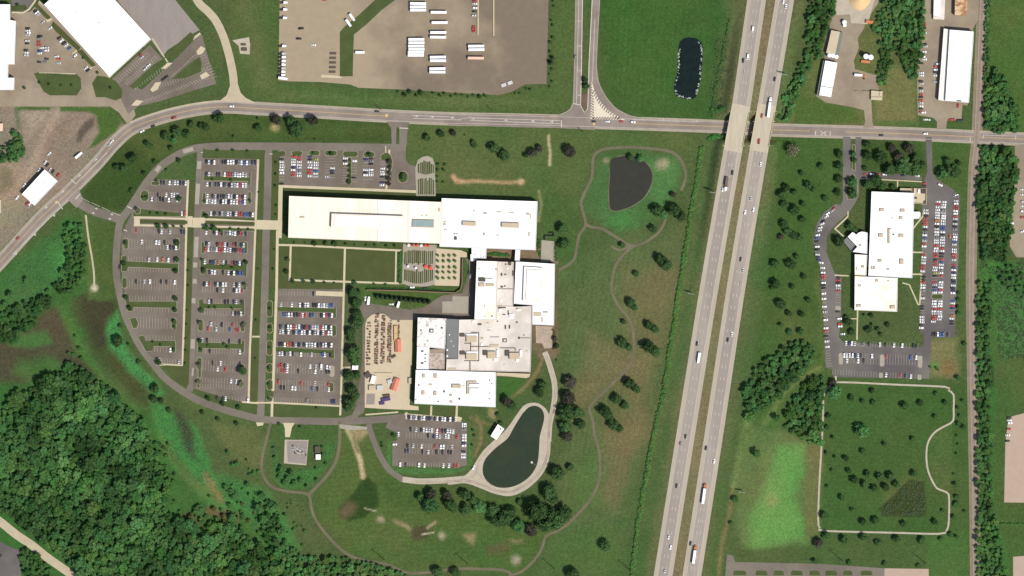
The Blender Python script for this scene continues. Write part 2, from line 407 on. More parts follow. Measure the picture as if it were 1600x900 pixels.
# west: meadow, marsh, wood floor
zp([(-60,520),(-60,450),(40,400),(100,345),(132,340),(140,450),(120,470),(150,500),(120,560),(140,600),(240,650),(290,760),(420,830),(480,905),(-60,905)], (48,96,46), 10)
zp([(0,440),(60,380),(108,345),(104,440),(70,460),(10,485)], (56,112,54), 14)
zp([(84,395),(106,380),(108,425),(88,435)], (64,134,64), 12, .8)
zp([(0,430),(30,400),(70,400),(80,440),(30,470)], (58,98,52), 16, .7)
zp([(-60,535),(15,530),(55,505),(70,485),(88,480),(110,510),(125,540),(128,560),(150,590),(110,575),(90,570),(40,600),(-60,600)], (80,77,56), 8)
zp([(25,560),(60,552),(95,565),(100,580),(40,595),(20,585)], (70,100,52), 9, .9)
zp([(-60,540),(60,545),(70,560),(10,570),(-60,585)], (76,70,54), 10, .6)
zp([(15,525),(70,515),(80,535),(40,542),(15,540)], (62,110,54), 7, .9)
zp([(110,470),(130,460),(178,470),(180,490),(165,500),(170,540),(185,560),(200,590),(225,610),(232,632),(215,625),(180,590),(160,570),(150,560),(130,520),(115,495)], (60,70,44), 8)
zp([(130,465),(175,468),(178,485),(165,500),(168,540),(150,545),(133,500)], (66,62,46), 9, .8)
zp([(168,560),(190,565),(215,600),(230,632),(210,620),(180,588)], (62,66,42), 6, .9)
zp([(90,480),(115,500),(140,560),(175,600),(215,640),(255,720),(245,710),(210,640),(160,590),(120,550)], (72,112,52), 8, .9)
zp([(172,495),(182,487),(188,510),(192,535),(215,565),(240,595),(255,615),(245,620),(222,600),(190,565),(172,545),(166,515)], (62,134,68), 6)
zp([(185,490),(240,580),(300,635),(380,668),(400,655),(300,605),(240,560),(200,480)], (84,98,54), 6, .8)
zp([(235,625),(262,640),(305,665),(330,720),(345,770),(370,790),(340,800),(300,760),(262,720),(245,680)], (58,124,60), 7, .95)
zp([(250,675),(270,700),(300,740),(330,770),(350,785),(340,790),(300,760),(262,715)], (92,104,56), 9, .9)
zp([(275,640),(288,650),(300,675),(305,715),(292,705),(280,680)], (64,62,48), 8, .9)
zl([(322,742),(332,765),(345,780)], (144,112,78), 4, 7, .8)
zp([(330,660),(400,668),(415,690),(405,735),(370,720),(345,690)], (94,100,58), 10)
zp([(340,740),(400,760),(420,770),(440,800),(470,860),(430,850),(380,810),(350,790)], (60,122,60), 10, .9)
zp([(250,820),(300,800),(320,815),(300,840),(260,835)], (86,82,60), 9, .7)
zl([(325,798),(345,802),(370,808)], (124,84,70), 6, 7, .7)
zl([(262,830),(285,833)], (100,80,64), 6, 6, .6)
zp([(370,830),(410,810),(420,870),(395,880)], (72,104,52), 14, .8)
zp([(424,690),(430,700),(428,745),(450,765),(490,755),(525,700),(524,690),(515,690),(505,725),(478,735),(440,735)], (54,112,52), 6)
zp([(400,655),(530,655),(525,690),(430,690),(420,680)], (64,90,48), 6)
# south lawns
zp([(530,660),(580,665),(600,720),(640,755),(760,775),(840,790),(860,830),(820,895),(640,890),(540,860),(500,810),(495,770),(520,735)], (76,94,48), 10)
zp([(590,745),(700,770),(720,810),(620,800),(590,780)], (58,86,44), 18, .8)
zp([(560,830),(640,835),(780,850),(780,880),(640,875),(560,860)], (64,92,48), 16, .7)
zp([(540,835),(640,828),(660,850),(560,850)], (94,102,56), 16, .6)
zp([(552,770),(565,750),(575,745),(590,760),(592,790),(570,808),(545,815),(532,808),(528,795)], (28,60,32), 3.5)
zp([(528,798),(545,780),(556,790),(552,805),(538,812)], (112,94,70), 7, .75)
zl([(543,672),(553,690),(563,720),(567,745)], (182,166,128), 3.4, 3)
zp([(545,668),(575,672),(560,690),(550,685)], (176,156,120), 5, .85); zl([(552,682),(556,698),(560,708)], (112,100,76), 1.3, 1.4)
zc(595,812,5,(166,150,124),6,.9); zl([(570,794),(588,799)], (190,180,150), .6, 1.2)
zl([(620,813),(632,820),(640,828)], (160,140,110), 2.5, 5,.85); zp([(640,830),(655,822),(672,826),(665,842),(645,848)], (76,72,50), 5, .9)
zl([(668,825),(680,816)], (170,150,122), 1.6, 3, .9); zl([(660,835),(678,832)], (206,190,164), .7, 1.5)
zc(691,836,5.5,(170,158,134),6,.9)
zp([(725,833),(742,834),(740,850),(733,848)], (162,140,104), 5, .8); zp([(755,852),(790,848),(800,860),(780,868),(760,865)], (100,88,60), 7, .8)
zc(806,876,7,(164,146,126),6,.9); zl([(802,846),(815,846)],(140,120,92),3,5,.7)
zp([(540,660),(560,662),(575,700),(556,700)], (104,106,62), 8, .4)
zp([(735,650),(760,660),(750,690),(738,720),(733,720)], (92,98,58), 6, .8)
zl([(745,650),(752,668),(752,690),(742,712)], (142,120,86), 1.4, 3, .7); zl([(735,652),(760,662),(775,664)], (132,116,82), 1.4, 3, .7)
zp([(763,637),(776,640),(773,656),(764,650)], (158,136,100), 4, .8)
zl([(797,620),(815,610),(832,592),(842,575),(848,560)], (136,120,84), 2, 3.5, .85)
zp([(606,690),(612,688),(612,732),(730,732),(733,655),(738,700),(735,728),(725,736),(700,741),(640,741),(612,738),(604,720)], (70,116,58), 3)
zp([(775,590),(815,585),(820,596),(795,620),(778,625)], (56,98,46), 5)
# surroundings of the main plant
zp([(740,384),(868,384),(872,412),(740,412)], (132,112,90), 3)
zp([(833,505),(870,505),(874,545),(868,560),(842,560),(833,545)], (118,104,82), 4, .8)
zp([(866,412),(873,420),(872,520),(866,520)], (104,92,70), 3, .8)
zp([(540,445),(560,447),(562,640),(532,650),(538,560)], (92,92,66), 4)
zp([(560,445),(700,450),(690,482),(600,482),(565,475)], (70,92,46), 3)
# north-west
zp([(-60,165),(24,165),(100,170),(170,175),(200,200),(170,225),(110,285),(60,335),(0,400),(-60,440)], (139,125,108), 4)
zp([(35,175),(80,170),(70,205),(45,220)], (164,150,128), 12, .8); zp([(60,200),(110,190),(125,240),(90,280),(70,260)], (136,120,102), 14, .7)
zl([(95,170),(80,195),(60,235),(30,300)], (176,160,136), 5, 9, .6)
zp([(-60,280),(30,250),(45,300),(20,350),(-60,380)], (150,136,110), 10, .8)
zp([(0,262),(20,262),(22,290),(8,300),(0,300)], (116,112,84), 7, .8)
zp([(118,222),(122,205),(132,190),(148,182),(145,198),(132,210),(126,222)], (92,82,72), 4, .9)
zp([(24,163),(80,164),(78,172),(24,172)], (58,92,42), 2.5); zp([(94,166),(150,167),(178,172),(190,192),(182,205),(150,228),(140,232),(155,205),(150,180),(140,175),(94,174)], (64,96,44), 3)
zl([(25,165),(28,185),(28,200)], (90,104,66), 3, 4, .8)
zp([(26,120),(40,115),(48,140),(46,146),(24,147)], (80,92,52), 2.5)
zp([(-60,146),(26,144),(205,160),(205,166),(-60,166)], (162,148,126), 3)
zp([(160,232),(205,215),(180,250),(120,300),(60,360),(0,420),(-60,470),(-60,455),(0,395),(60,330),(110,285)], (92,100,60), 5, .8)
# campus north-west lawn
zp([(128,300),(180,235),(235,200),(330,178),(400,182),(612,190),(612,222),(320,224),(280,238),(240,262),(212,300),(200,325),(180,330),(140,320)], (50,70,38), 5)
zp([(200,215),(330,185),(600,195),(600,215),(320,220),(230,250)], (74,92,48), 12, .6)
zc(430,199,6,(178,156,112),6,.8)
zp([(135,345),(180,350),(182,400),(184,450),(178,470),(150,470),(148,420)], (68,88,46), 4)
zp([(125,330),(140,340),(150,445),(152,465),(138,470),(136,400)], (84,104,54), 4, .8); zc(147,450,5,(200,190,166),4)
# truck-yard surroundings and NE parcel
zp([(1285,-60),(1400,-60),(1440,-60),(1440,150),(1350,205),(1210,200),(1240,150),(1290,60)], (98,102,58), 6, .9)
zp([(1245,150),(1330,165),(1350,190),(1240,196)], (74,96,46), 6, .9)
zp([(1367,105),(1385,95),(1430,120),(1432,190),(1368,192)], (118,114,72), 6, .9); zp([(1365,186),(1440,190),(1440,205),(1362,203)], (80,102,52), 4, .8)
zp([(1390,68),(1408,66),(1416,90),(1405,98)], (104,84,64), 6, .7)
zp([(1435,180),(1462,185),(1462,202),(1436,203)], (66,88,46), 4); zp([(1480,190),(1515,188),(1518,203),(1480,204)], (74,92,50), 4)
zp([(1540,-60),(1660,-60),(1660,200),(1590,205),(1565,120),(1545,120)], (66,96,46), 5)
zc(1575,25,22,(88,104,54),20,.6)
zp([(1210,212),(1320,216),(1316,270),(1300,320),(1278,350),(1272,400),(1284,470),(1290,590),(1250,540),(1180,570),(1195,440),(1215,300)], (60,88,44), 6)
zl([(1277,440),(1284,500),(1286,560)], (100,102,60), 3, 5, .6); zp([(1230,490),(1275,510),(1280,545),(1215,545)], (84,96,52), 16, .6)
zp([(1270,340),(1310,320),(1275,345),(1268,400)], (84,92,54), 4, .5)
zp([(1346,215),(1440,218),(1442,268),(1346,266)], (52,80,42), 5)
zp([(1455,218),(1512,220),(1515,460),(1500,500),(1500,310),(1458,278)], (66,90,46), 4)
zp([(1452,530),(1495,530),(1498,590),(1452,590)], (120,122,76), 8, .85); zc(1480,575,12,(126,98,66),10,.7)
zp([(1452,565),(1470,568),(1466,575),(1452,574)], (78,132,56), 4, .7)
zp([(1300,592),(1482,602),(1494,618),(1490,835),(1283,832),(1284,690)], (58,88,45), 5)
zp([(1455,680),(1488,665),(1486,770),(1470,765),(1452,735)], (84,98,54), 8, .7)
zp([(1385,755),(1425,740),(1440,750),(1395,790),(1380,800)], (94,104,58), 7, .5)
zp([(1372,796),(1420,750),(1444,752),(1448,803),(1440,808),(1382,806)], (44,58,36), 3)
zp([(1490,600),(1515,600),(1515,900),(1490,900)], (60,88,46), 4)
zp([(1160,665),(1230,668),(1262,690),(1282,700),(1280,830),(1262,850),(1160,856),(1148,800)], (96,112,62), 9)
zp([(1205,700),(1252,700),(1256,740),(1234,775),(1248,812),(1258,850),(1168,853),(1172,815),(1190,770),(1198,735)], (100,142,70), 12, .9)
zp([(1220,700),(1256,700),(1256,745),(1238,765),(1224,750)], (96,146,70), 14, .8)
zp([(1200,760),(1230,770),(1228,800),(1240,840),(1180,845),(1185,800)], (104,148,72), 12, .6)
zp([(1170,690),(1205,695),(1200,725),(1180,740)], (104,118,66), 14, .8)
zc(1205,782,9,(142,140,92),9,.6)
zp([(1262,690),(1284,695),(1280,830),(1262,845),(1255,800)], (112,108,68), 8, .8)
zp([(1150,857),(1280,858),(1290,838),(1460,845),(1450,888),(1380,886),(1140,866)], (72,88,50), 6)
zp([(1450,840),(1515,835),(1515,905),(1450,905)], (66,102,50), 8, .8)
zp([(1180,600),(1285,560),(1285,690),(1180,660)], (74,100,50), 6, .8); zl([(1195,660),(1225,615),(1262,585),(1280,575)], (112,122,68), 4, 5, .8)
zp([(1528,440),(1555,440),(1560,500),(1556,560),(1558,640),(1552,700),(1560,790),(1580,880),(1575,960),(1522,960),(1526,700),(1524,500)], (56,100,48), 5)
zp([(1555,440),(1660,380),(1660,560),(1562,570),(1556,500)], (56,110,54), 6); zp([(1565,560),(1660,540),(1660,640),(1590,640),(1560,655)], (66,92,48), 6)
zp([(1552,660),(1572,650),(1567,790),(1660,790),(1660,870),(1590,865),(1580,905),(1575,860),(1553,790)], (62,90,46), 4)
zl([(1555,818),(1610,818)], (60,100,50), 3, 2, .8); zl([(1531,557),(1540,565),(1550,577),(1552,595),(1546,604),(1538,606)], (62,56,48), 1.6, 2, .9)
zp([(1530,405),(1600,410),(1600,440),(1530,440)], (54,116,50), 6)

STEP = 2.0
xs = np.arange(-70,1670.1,STEP); ys = np.arange(-70,970.1,STEP)
PX,PY = np.meshgrid(xs,ys)
wx = PX+ (fbm(PX,PY,26,3)-.5)*9; wy = PY+(fbm(PX,PY,26,9)-.5)*9
col = np.empty(PX.shape+(3,)); col[:] = CC(*BASE)
wx2 = wx+(fbm(PX,PY,62,13)-.5)*30; wy2 = wy+(fbm(PX,PY,62,19)-.5)*30
wx0 = PX+(fbm(PX,PY,14,21)-.5)*2.0; wy0 = PY+(fbm(PX,PY,14,25)-.5)*2.0
for kd,pts,rgb,f,s,w in Z:
    P = np.array(pts,float); pad = f*2+w+8
    i0,i1 = np.searchsorted(xs,[P[:,0].min()-pad,P[:,0].max()+pad]); j0,j1 = np.searchsorted(ys,[P[:,1].min()-pad,P[:,1].max()+pad])
    if i1<=i0 or j1<=j0: continue
    sl = (slice(j0,j1),slice(i0,i1)); X,Y = (wx2[sl],wy2[sl]) if f>=12 else (wx[sl],wy[sl]) if f>=5 else (wx0[sl],wy0[sl])
    if kd=='p': d = sdist(X,Y,pts)
    elif kd=='l': d = w-ldist(X,Y,pts)
    else: d = w-np.hypot(X-pts[0][0],Y-pts[0][1])
    a = (s*sstep((d+f)/(2*f)))[...,None]; c = np.array(CC(*rgb)); col[sl] = col[sl]*(1-a)+c*a
# broad natural mottling of the turf: drier and lusher patches
n1 = fbm(PX,PY,70,40)-.5; n2 = fbm(PX,PY,16,50)-.5; n3 = fbm(PX,PY,5,60)-.5
col *= (1+.22*n2+.2*n3)[...,None]; col[...,0] *= 1+.45*n1; col[...,2] *= 1+.2*n1
# mower passes on the big lawns
for poly,ang,per in (([(530,700),(600,725),(660,775),(860,800),(850,880),(640,880),(530,850),(498,790)],.04,7.0),([(1300,600),(1480,606),(1482,830),(1285,828)],.0,6.0),([(875,430),(1055,360),(1000,700),(960,900),(870,830)],1.4,8.0),([(945,5),(1110,5),(1050,180),(985,170),(940,120)],1.5,9.0)):
    w_ = sstep(sdist(PX,PY,poly)/8.0); s_ = np.tanh(3*np.sin((PX*math.sin(ang)+PY*math.cos(ang)+4*fbm(PX,PY,80,91))*2*math.pi/per)); col *= (1+.035*w_*s_)[...,None]
ZZ = Hpx(PX,PY); ny,nx = PX.shape
vx = (PX-800)*S; vy = (450-PY)*S
V = np.stack([vx.ravel(),vy.ravel(),ZZ.ravel()],1)
idx = np.arange(ny*nx).reshape(ny,nx)
F = np.stack([idx[1:,:-1].ravel(),idx[1:,1:].ravel(),idx[:-1,1:].ravel(),idx[:-1,:-1].ravel()],1)
# the surrounding land out to the horizon
x0,x1,y1,y0 = vx[0,0],vx[0,-1],vy[0,0],vy[-1,0]; B = 30000
ext = np.array([(-B,-B,-.3),(B,-B,-.3),(B,B,-.3),(-B,B,-.3),(x0,y0,0),(x1,y0,0),(x1,y1,0),(x0,y1,0)]); k = len(V)
V = np.vstack([V,ext]); F = np.vstack([F,np.array([(0,1,5,4),(1,2,6,5),(2,3,7,6),(3,0,4,7)])+k])
cc = np.ones((len(V),4)); cc[:k,:3] = col.reshape(-1,3); cc[k:,:3] = CC(70,92,52)
me = bpy.data.meshes.new('ground'); me.vertices.add(len(V)); me.vertices.foreach_set('co',V.ravel())
me.loops.add(F.size); me.loops.foreach_set('vertex_index',F.ravel()); me.polygons.add(len(F)); me.polygons.foreach_set('loop_start',np.arange(0,F.size,4)); me.update(calc_edges=True)
at = me.color_attributes.new('cover','FLOAT_COLOR','POINT'); at.data.foreach_set('color',cc.ravel())
gm = bpy.data.materials.new('ground_cover'); gm.use_nodes = True; n = gm.node_tree.nodes; l = gm.node_tree.links; b = n['Principled BSDF']
b.inputs['Roughness'].default_value = 1; b.inputs['Specular IOR Level'].default_value = .03
a_ = n.new('ShaderNodeAttribute'); a_.attribute_name = 'cover'; g_ = n.new('ShaderNodeNewGeometry')
fac = None
for sc_,amp in ((.3,.13),(.75,.26)):
    t = n.new('ShaderNodeTexNoise'); t.inputs['Scale'].default_value = sc_; t.inputs['Detail'].default_value = 2; l.new(g_.outputs['Position'],t.inputs['Vector'])
    q = n.new('ShaderNodeMapRange'); q.inputs[1].default_value=.3; q.inputs[2].default_value=.7; q.inputs[3].default_value=1-amp; q.inputs[4].default_value=1+amp; l.new(t.outputs['Fac'],q.inputs[0])
    if fac is None: fac = q.outputs[0]
    else:
        x = n.new('ShaderNodeMath'); x.operation='MULTIPLY'; l.new(fac,x.inputs[0]); l.new(q.outputs[0],x.inputs[1]); fac = x.outputs[0]
vm = n.new('ShaderNodeVectorMath'); vm.operation='SCALE'; l.new(a_.outputs['Color'],vm.inputs[0]); l.new(fac,vm.inputs['Scale']); l.new(vm.outputs[0],b.inputs['Base Color'])
me.materials.append(gm)
ground = bpy.data.objects.new('ground',me); COL.objects.link(ground); tag(ground,'mown lawns, meadow, marsh and bare earth of the whole site',kind='structure')

# ------------------------------------------------------------------ roads
sh = ribbon('road_shoulder', R1, 21, M['shoulder'], z=.03, label='pale gravel shoulders along the main road')
road = ribbon('main_road', R1, 15.5, M['road'], z=.05, label='two-lane main road curving in from the lower left and crossing the top')
tag(sheet('road_widening', [(690,178),(760,178),(860,180),(930,183),(930,203),(870,200),(780,198),(700,195)], M['road'], z=.044), 'widened turning lanes of the main road')
tag(sheet('side_road', [(900,-40),(897,100),(895,160),(889,172),(872,180),(850,182),(850,192),(1020,196),(1040,187),(1020,186),(985,181),(962,169),(946,150),(936,130),(932,100),(937.5,0),(938.5,-40),(926,-40),(925,0),(920,100),(919,150),(918,170),(913,175.5),(907.5,165),(909,100),(911,0),(911,-40)], M['road'], z=.056), 'divided side road running off the top of the picture')
EL = [(910.5,-40),(908.7,100),(907.2,165),(913,175.5),(918.3,170),(919.5,130),(920.3,100),(925.3,0),(925.6,-40)]
mk = MB()
strip_geo(mk,[W(*p) for p in EL],.7,.075,.01); 
ribbon('kerb_line', [(900.5,-40),(897.5,100),(895.5,160),(889,172),(872,180),(850,182)], 1.2, M['kerb'], z=.08)
ribbon('kerb_line', [(938,-40),(937,0),(932,100),(936,130),(946,150),(962,169),(985,181),(1020,186)], 1.2, M['kerb'], z=.08)
# chevron island painted on the side road
tag(sheet('chevron_paint', [(924.3,127),(922.7,186),(977,187.5),(962,180),(949,171),(936,156),(929.5,143)], M['chev'], z=.085), 'cream painted island in the mouth of the side road')
cb = MB()
def bar(p,q,w): strip_geo(cb,[W(*p),W(*q)],w*S,.1,.01)
for i in range(13):
    y = 132+i*4.15; t = min(1,(i+1)/6)
    bar((924.0-.1*i/2,y),(924+4*t,y+3.2*t),2.0)
hyp = [(927,134),(930,143),(935.5,153),(942,162),(949.5,170),(960,178),(972,185)]
HP = catmull(hyp,2.0)
for i in range(3,len(HP)-2,2):
    p = HP[i]; bar(p,(p[0]-2.0-.9,p[1]+5.2 if p[1]<172 else min(186.5,p[1]+4)),2.0)
for i in range(11):
    x = 925+i*4.3; bar((x,186.8),(x+4.5,182.8),2.0)
tag(cb.build('chevron_bars', M['road']), 'grey chevron bars on the cream painted island', kind='structure')
sheet('mulch_bed',[(909.3,146),(918.6,146),(917.3,167),(913,173.5),(908.6,164)],M['barkhedge'],z=.15,label='brown planted tip of the side road median')
for pts in ([(1171,80),(1167,104)],[(1131,315),(1127,340)],[(1165,360),(1161,384)],[(1089,566),(1084,600)],[(1120,640),(1117,662)]): pass
# markings of the main road
R1m = [W(*p) for p in catmull(R1,6)]
i_a = min(range(len(R1m)), key=lambda i: abs(R1m[i][0]-W(606,0)[0])); 
ym = MB()
for d in (.22,-.22): strip_geo(ym, offset_line(R1m[:i_a],d), .22, .07, .01)
i_b = min(range(len(R1m)), key=lambda i: abs(R1m[i][0]-W(990,0)[0])); i_c = min(range(len(R1m)), key=lambda i: abs(R1m[i][0]-W(1270,0)[0]))
for d in (.22,-.22):
    strip_geo(ym, offset_line(R1m[i_b:i_c],d), .22, .07, .01); strip_geo(ym, offset_line(R1m[i_c+8:],d), .22, .07, .01)
ym.cyl(*W(604,180.5),1.6,.0,.075,12); ym.cyl(*W(88,316),1.4,0,.075,12); ym.cyl(*W(928,193.5),1.3,0,.075,12)
tag(ym.build('centre_line', M['paint_y']), 'yellow centre lines of the main road', kind='structure')
def line(p,q,w=.35): strip_geo(mk,[W(*p),W(*q)],w,.08,.01)
def arrow(x,y,s=1,a=0):
    q = lambda u,v: (x+(u*math.cos(a)-v*math.sin(a))*s, y+(u*math.sin(a)+v*math.cos(a))*s)
    strip_geo(mk,[W(*q(-2.2,0)),W(*q(1.2,0))],.5,.082,.01); mk.prism(wp([q(1,-1.4),q(3,0),q(1,1.4)]),.06,.082)
    strip_geo(mk,[W(*q(-.3,0)),W(*q(1.4,-2.2))],.5,.083,.01)
for e in (6.9,-6.9): strip_geo(mk, offset_line(R1m,e*S), .25, .078, .01)
line((644,180),(710,183),.4); line((645,185),(720,187.5),.4); line((717,186.7),(732,184),.3); line((732,184),(876,188.5),.4); line((735,188),(877,193.5),.4); line((877.5,188),(877,199),.7)
for x,y in ((650,182),(675,183),(706,184.5),(739,186),(790,188),(832,189.5),(862,190.5)): arrow(x,y,1,.04)
for x,y in ((1004,186.5),(1037,187),(1089,189.5)): line((x-.6,y-2),(x+.6,y+2),.4)
line((988,187),(1092,191),.3); line((895,161.5),(906,164),.7)
for y in (32,71,110,148): line((900.5+(148-y)*.012,y+.8),(908,y+.8),.4)
line((905.5,-40),(902,100),.4); line((902,100),(900.7,162),.4); line((929.5,30),(925.5,128),.4)
line((111,280),(118,287),.7); line((125.5,302.5),(118,311.5),.7); line((90,315),(98,327),.7); line((199,322.5),(206,326),.7); line((193,359),(198.5,361),.7); line((313.5,238.2),(319.5,238.6),.6); line((421,240.5),(426.5,240.5),.6)
line((118,287),(168,238),.4); line((96,323),(20,397),.4)
for i in range(4): arrow(150-26*i,250+25*i,1,-.78); arrow(85-30*i,336+30*i,1,2.36)
for i in range(4): line((127+16*i,309+7.5*i),(140+16*i,316+7*i),.3)
for x,y in ((145,333),(150,326),(171,342),(174,335)): arrow(x,y,.9,.4)
line((1274.5,204.5),(1274,211),.6); line((1297.5,205),(1297,211.5),.6)
for s_ in (1,-1): line((1282,208-3*s_),(1291,208.5+3*s_),.6)
line((1536,211),(1588,212.5),.35); line((1536.5,210),(1536,216),.6); line((1587.5,211),(1587,217),.6); line((1516.5,215),(1516,221),.6); line((623.5,200),(638,200.5),.8)
tag(mk.build('road_markings', M['paint']), 'white edge lines, turn arrows and stop bars on the main roads', kind='structure')

# highway
def hzpx(x,y): return hz(x,y)
DL = MB()
for nm,L in (('west',HW),('east',HE)):
    Lm = [W(*p) for p in catmull(L,5)]; top = [p for p in Lm if p[1] > W(0,161)[1]]; bot = [p for p in Lm if p[1] < W(0,240)[1]]
    def cutline(y0):
        a = np.interp(y0,[p[1] for p in L],[p[0] for p in L]); return W(a,y0)
    top.append(cutline(164)); bot.insert(0,cutline(237))
    for seg in (top,bot):
        b = MB(); strip_geo(b,seg,29*S,.05,.6,zf=hz); tag(b.build('highway_shoulder',M['hwy_shoulder']),kind='structure',label='pale paved shoulders of the divided highway')
        b = MB(); strip_geo(b,offset_line(seg,(-.4 if nm=='west' else .2)*S),16*S,.09,.2,zf=hz); tag(b.build('highway',M['hwy']),kind='structure',label='asphalt lanes of the divided highway')
        tb_ = MB()
        for e in (5.3,0,-5.3):
            for q in (-1.25,1.25): strip_geo(tb_,offset_line(seg,(e+q+(-.4 if nm=='west' else .2))*S),.62,.105,.01,0,hz)
        tag(tb_.build('wheel_path',M['wheelpath']),'slightly darker wheel paths along the highway lanes',kind='structure')
        for e in (2.7,-2.7): dashes(DL,offset_line(seg,e*S),3.2,9,.34,.12,hz)
        for e in (8.1,-8.1): strip_geo(DL,offset_line(seg,e*S),.2,.11,.01,0,hz)
tag(DL.build('lane_lines',M['paint']),'dashed lane lines of the highway',kind='structure')
for nm,L,lab in (('w',HW,'left of the two pale concrete highway bridges over the main road'),('e',HE,'right of the two pale concrete highway bridges, with the white semi truck')):
    xa = lambda y: np.interp(y,[p[1] for p in L],[p[0] for p in L])
    c = W(xa(200),200); br = empty('highway_bridge',(c[0],c[1],0),lab,'bridge','twin highway bridges')
    seg = [W(xa(y),y) for y in (164,180,200,220,237)]
    b = MB(); strip_geo(b,seg,29*S,HDECK+.02,.9); b.build('deck',M['deck'],br)
    seg2 = [W(xa(y),y) for y in (174,200,228)]
    for e in (14.1,-14.1): b = MB(); strip_geo(b,offset_line(seg2,e*S),.5,HDECK+.9,.88); b.build('parapet',M['conc'],br)
    for y in (186,201,215):
        b = MB(); p = W(xa(y),y); b.obox(p[0],p[1],18.0,.9,.03,-.3,HDECK-.9); b.build('pier',M['conc_grey'],br)
    for y in (174,190,207,228):
        for e in (15.6,-15.6):
            p = offset_line(seg2,e*S); b = MB(); q = W(xa(y)+(-e*1.0),y); b.box(q[0]-1.0,q[1]-.25,HDECK-.6,q[0]+1.0,q[1]+.25,HDECK-.1); b.build('beam_end',M['conc'],br)

# tan roads, tracks and trails
ribbon('gravel_road',[(296,-40),(308,0),(325,18),(337,32),(347,52),(354,72),(361,100),(365,125),(366,158)],12.5,M['dirt_road'],z=.03,label='pale gravel haul road down to the main road')
sheet('gravel_road',[(360,132),(372,132),(376,145),(384,153),(398,160),(398,163),(340,163),(345,156),(354,149)],M['dirt_road'],z=.034,label='pale flared mouth of the gravel haul road')
ribbon('shoulder_strip',[(205,193),(250,177),(290,167),(325,161),(355,159)],6,M['dirt_road'],z=.042,label='pale strip along the outside of the road bend')
ribbon('dirt_road',[(-30,795),(0,815),(25,835),(50,852),(75,872),(105,893),(130,912)],13,M['dirt_road'],z=.03,label='pale dirt road across the lower left corner')
ribbon('foot_track',[(134,336),(138,370),(144,405),(147,430),(147,450)],2.8,M['dirt_road'],z=.03,label='thin pale track from the gate road to the marsh')
T1 = [(873,422),(884,416),(897,406),(901,388),(905,368),(915,352),(912,335),(908,318),(914,300),(924,280),(926,262),(927,247),(934,237),(950,232),(985,230),(1025,233),(1050,238),(1064,250),(1071,268),(1071,282),(1064,298)]
ribbon('trail',T1,4.2,M['trail'],z=.03,label='worn walking trail looping round the upper pond')
ribbon('trail',[(915,350),(925,355),(940,357),(962,370),(985,384),(1000,382)],4.4,M['trail'],z=.034,label='trail joining the two ponds walk')
ribbon('trail',[(1040,342),(1035,355),(1025,367),(1007,379),(988,386),(974,398),(962,415),(957,435),(956,455),(966,477),(980,494),(989,515),(990,548),(984,570),(970,587),(947,609),(922,636),(926,655),(929,680),(936,705),(937,745),(926,775),(906,800),(888,818),(870,830),(853,838),(847,856),(835,875),(815,893),(795,900)],4,M['trail'],z=.038,label='long winding trail down the lawn beside the highway')
ribbon('trail',[(800,898),(787,891),(750,889),(712,889),(675,894),(637,895),(605,882),(570,876),(547,868),(530,856),(510,835),(495,815),(487,796),(484,777),(477,771),(445,767),(424,760),(411,742),(409,720),(416,688),(423,660)],4.2,M['trail'],z=.042,label='trail along the edge of the wood below the drained basin')
ribbon('trail',[(482,774),(496,759),(512,742),(525,720),(530,697),(531,672),(530,658)],5,M['trail'],z=.046,label='trail branch beside the pipe yard')
ribbon('trail',[(955,384),(968,391),(985,384)],3.4,M['trail'],z=.05)
PK = [(1304,597),(1340,598),(1400,601),(1477,604.5),(1482,610),(1490,617),(1490,640),(1489.5,657),(1480,664),(1465,672),(1455,682),(1449,695),(1447.5,715),(1450,735),(1457,752),(1464,763),(1474,767),(1481,771),(1483,779),(1482.5,815),(1479,829),(1468,834),(1400,832.5),(1290,829.5),(1281,825),(1278.5,812),(1280,760),(1283.5,700),(1286,655),(1288,615),(1304,597)]
ribbon('park_path',PK,2.8,M['gravel'],z=.04,label='pale gravel walking path round the park lawn')

# wheel tracks worn into the gravel
for pts in ([(853,556),(858,566),(863,582),(868,600),(867,622),(862,645),(858,668),(857,690),(855,712),(847,732),(834,748),(815,761),(795,769),(772,766),(752,757),(728,751),(690,753),(650,752.5)],):
    for e in (-1.1,1.1): ribbon('wheel_track',offset_line(catmull(pts,6),e),.8,M['track'],z=.072,smooth=False,thick=.02)
for pts in ([(766,700),(748,722),(742,742),(726,749)],[(745,738),(760,752),(775,764)]): ribbon('wheel_track',pts,.9,M['track'],z=.076,thick=.02)
# campus ring road
RING = [(190,338),(185,360),(181.5,400),(182,430),(185.6,452),(194,488),(205,513),(214,532),(226,551),(240,569),(258,591),(285,611),(312,626.5),(350,640),(375,647),(400,653.5),(425,656.5),(470,657.5),(525,658.5),(560,657.5),(600,655),(632,652)]
ribbon('ring_road',RING,11,M['asphalt_ring'],z=.036,label='grey ring road round the left and lower car parks')
ribbon('ring_road',[(186,345),(198,332),(212,311),(230,284),(250,261),(275,243.5),(297,234),(320,230),(360,228.5),(480,229),(560,230),(632,231)],12,M['asphalt_ring'],z=.04,label='grey ring road round the upper car parks')
ribbon('gate_road',[(106,300),(118,312),(132,322),(150,331),(170,337),(192,343)],14,M['asphalt_ring'],z=.062,label='gate road from the main road to the ring road')
sheet('gate_apron',[(98,305),(118,282),(126,302),(130,312),(120,325)],M['road'],z=.058,label='gate apron on the main road')
sheet('north_entry',[(604,190),(640,191),(637,200),(635.5,224),(633,240),(612,240),(612,222),(611,200)],M['asphalt_ring'],z=.06,label='short entry drive from the main road to the upper car park')
sheet('entry_median',[(619.5,199),(624,199),(624,225),(619,225)],M['lawn'],z=.16,label='grass median of the entry drive')
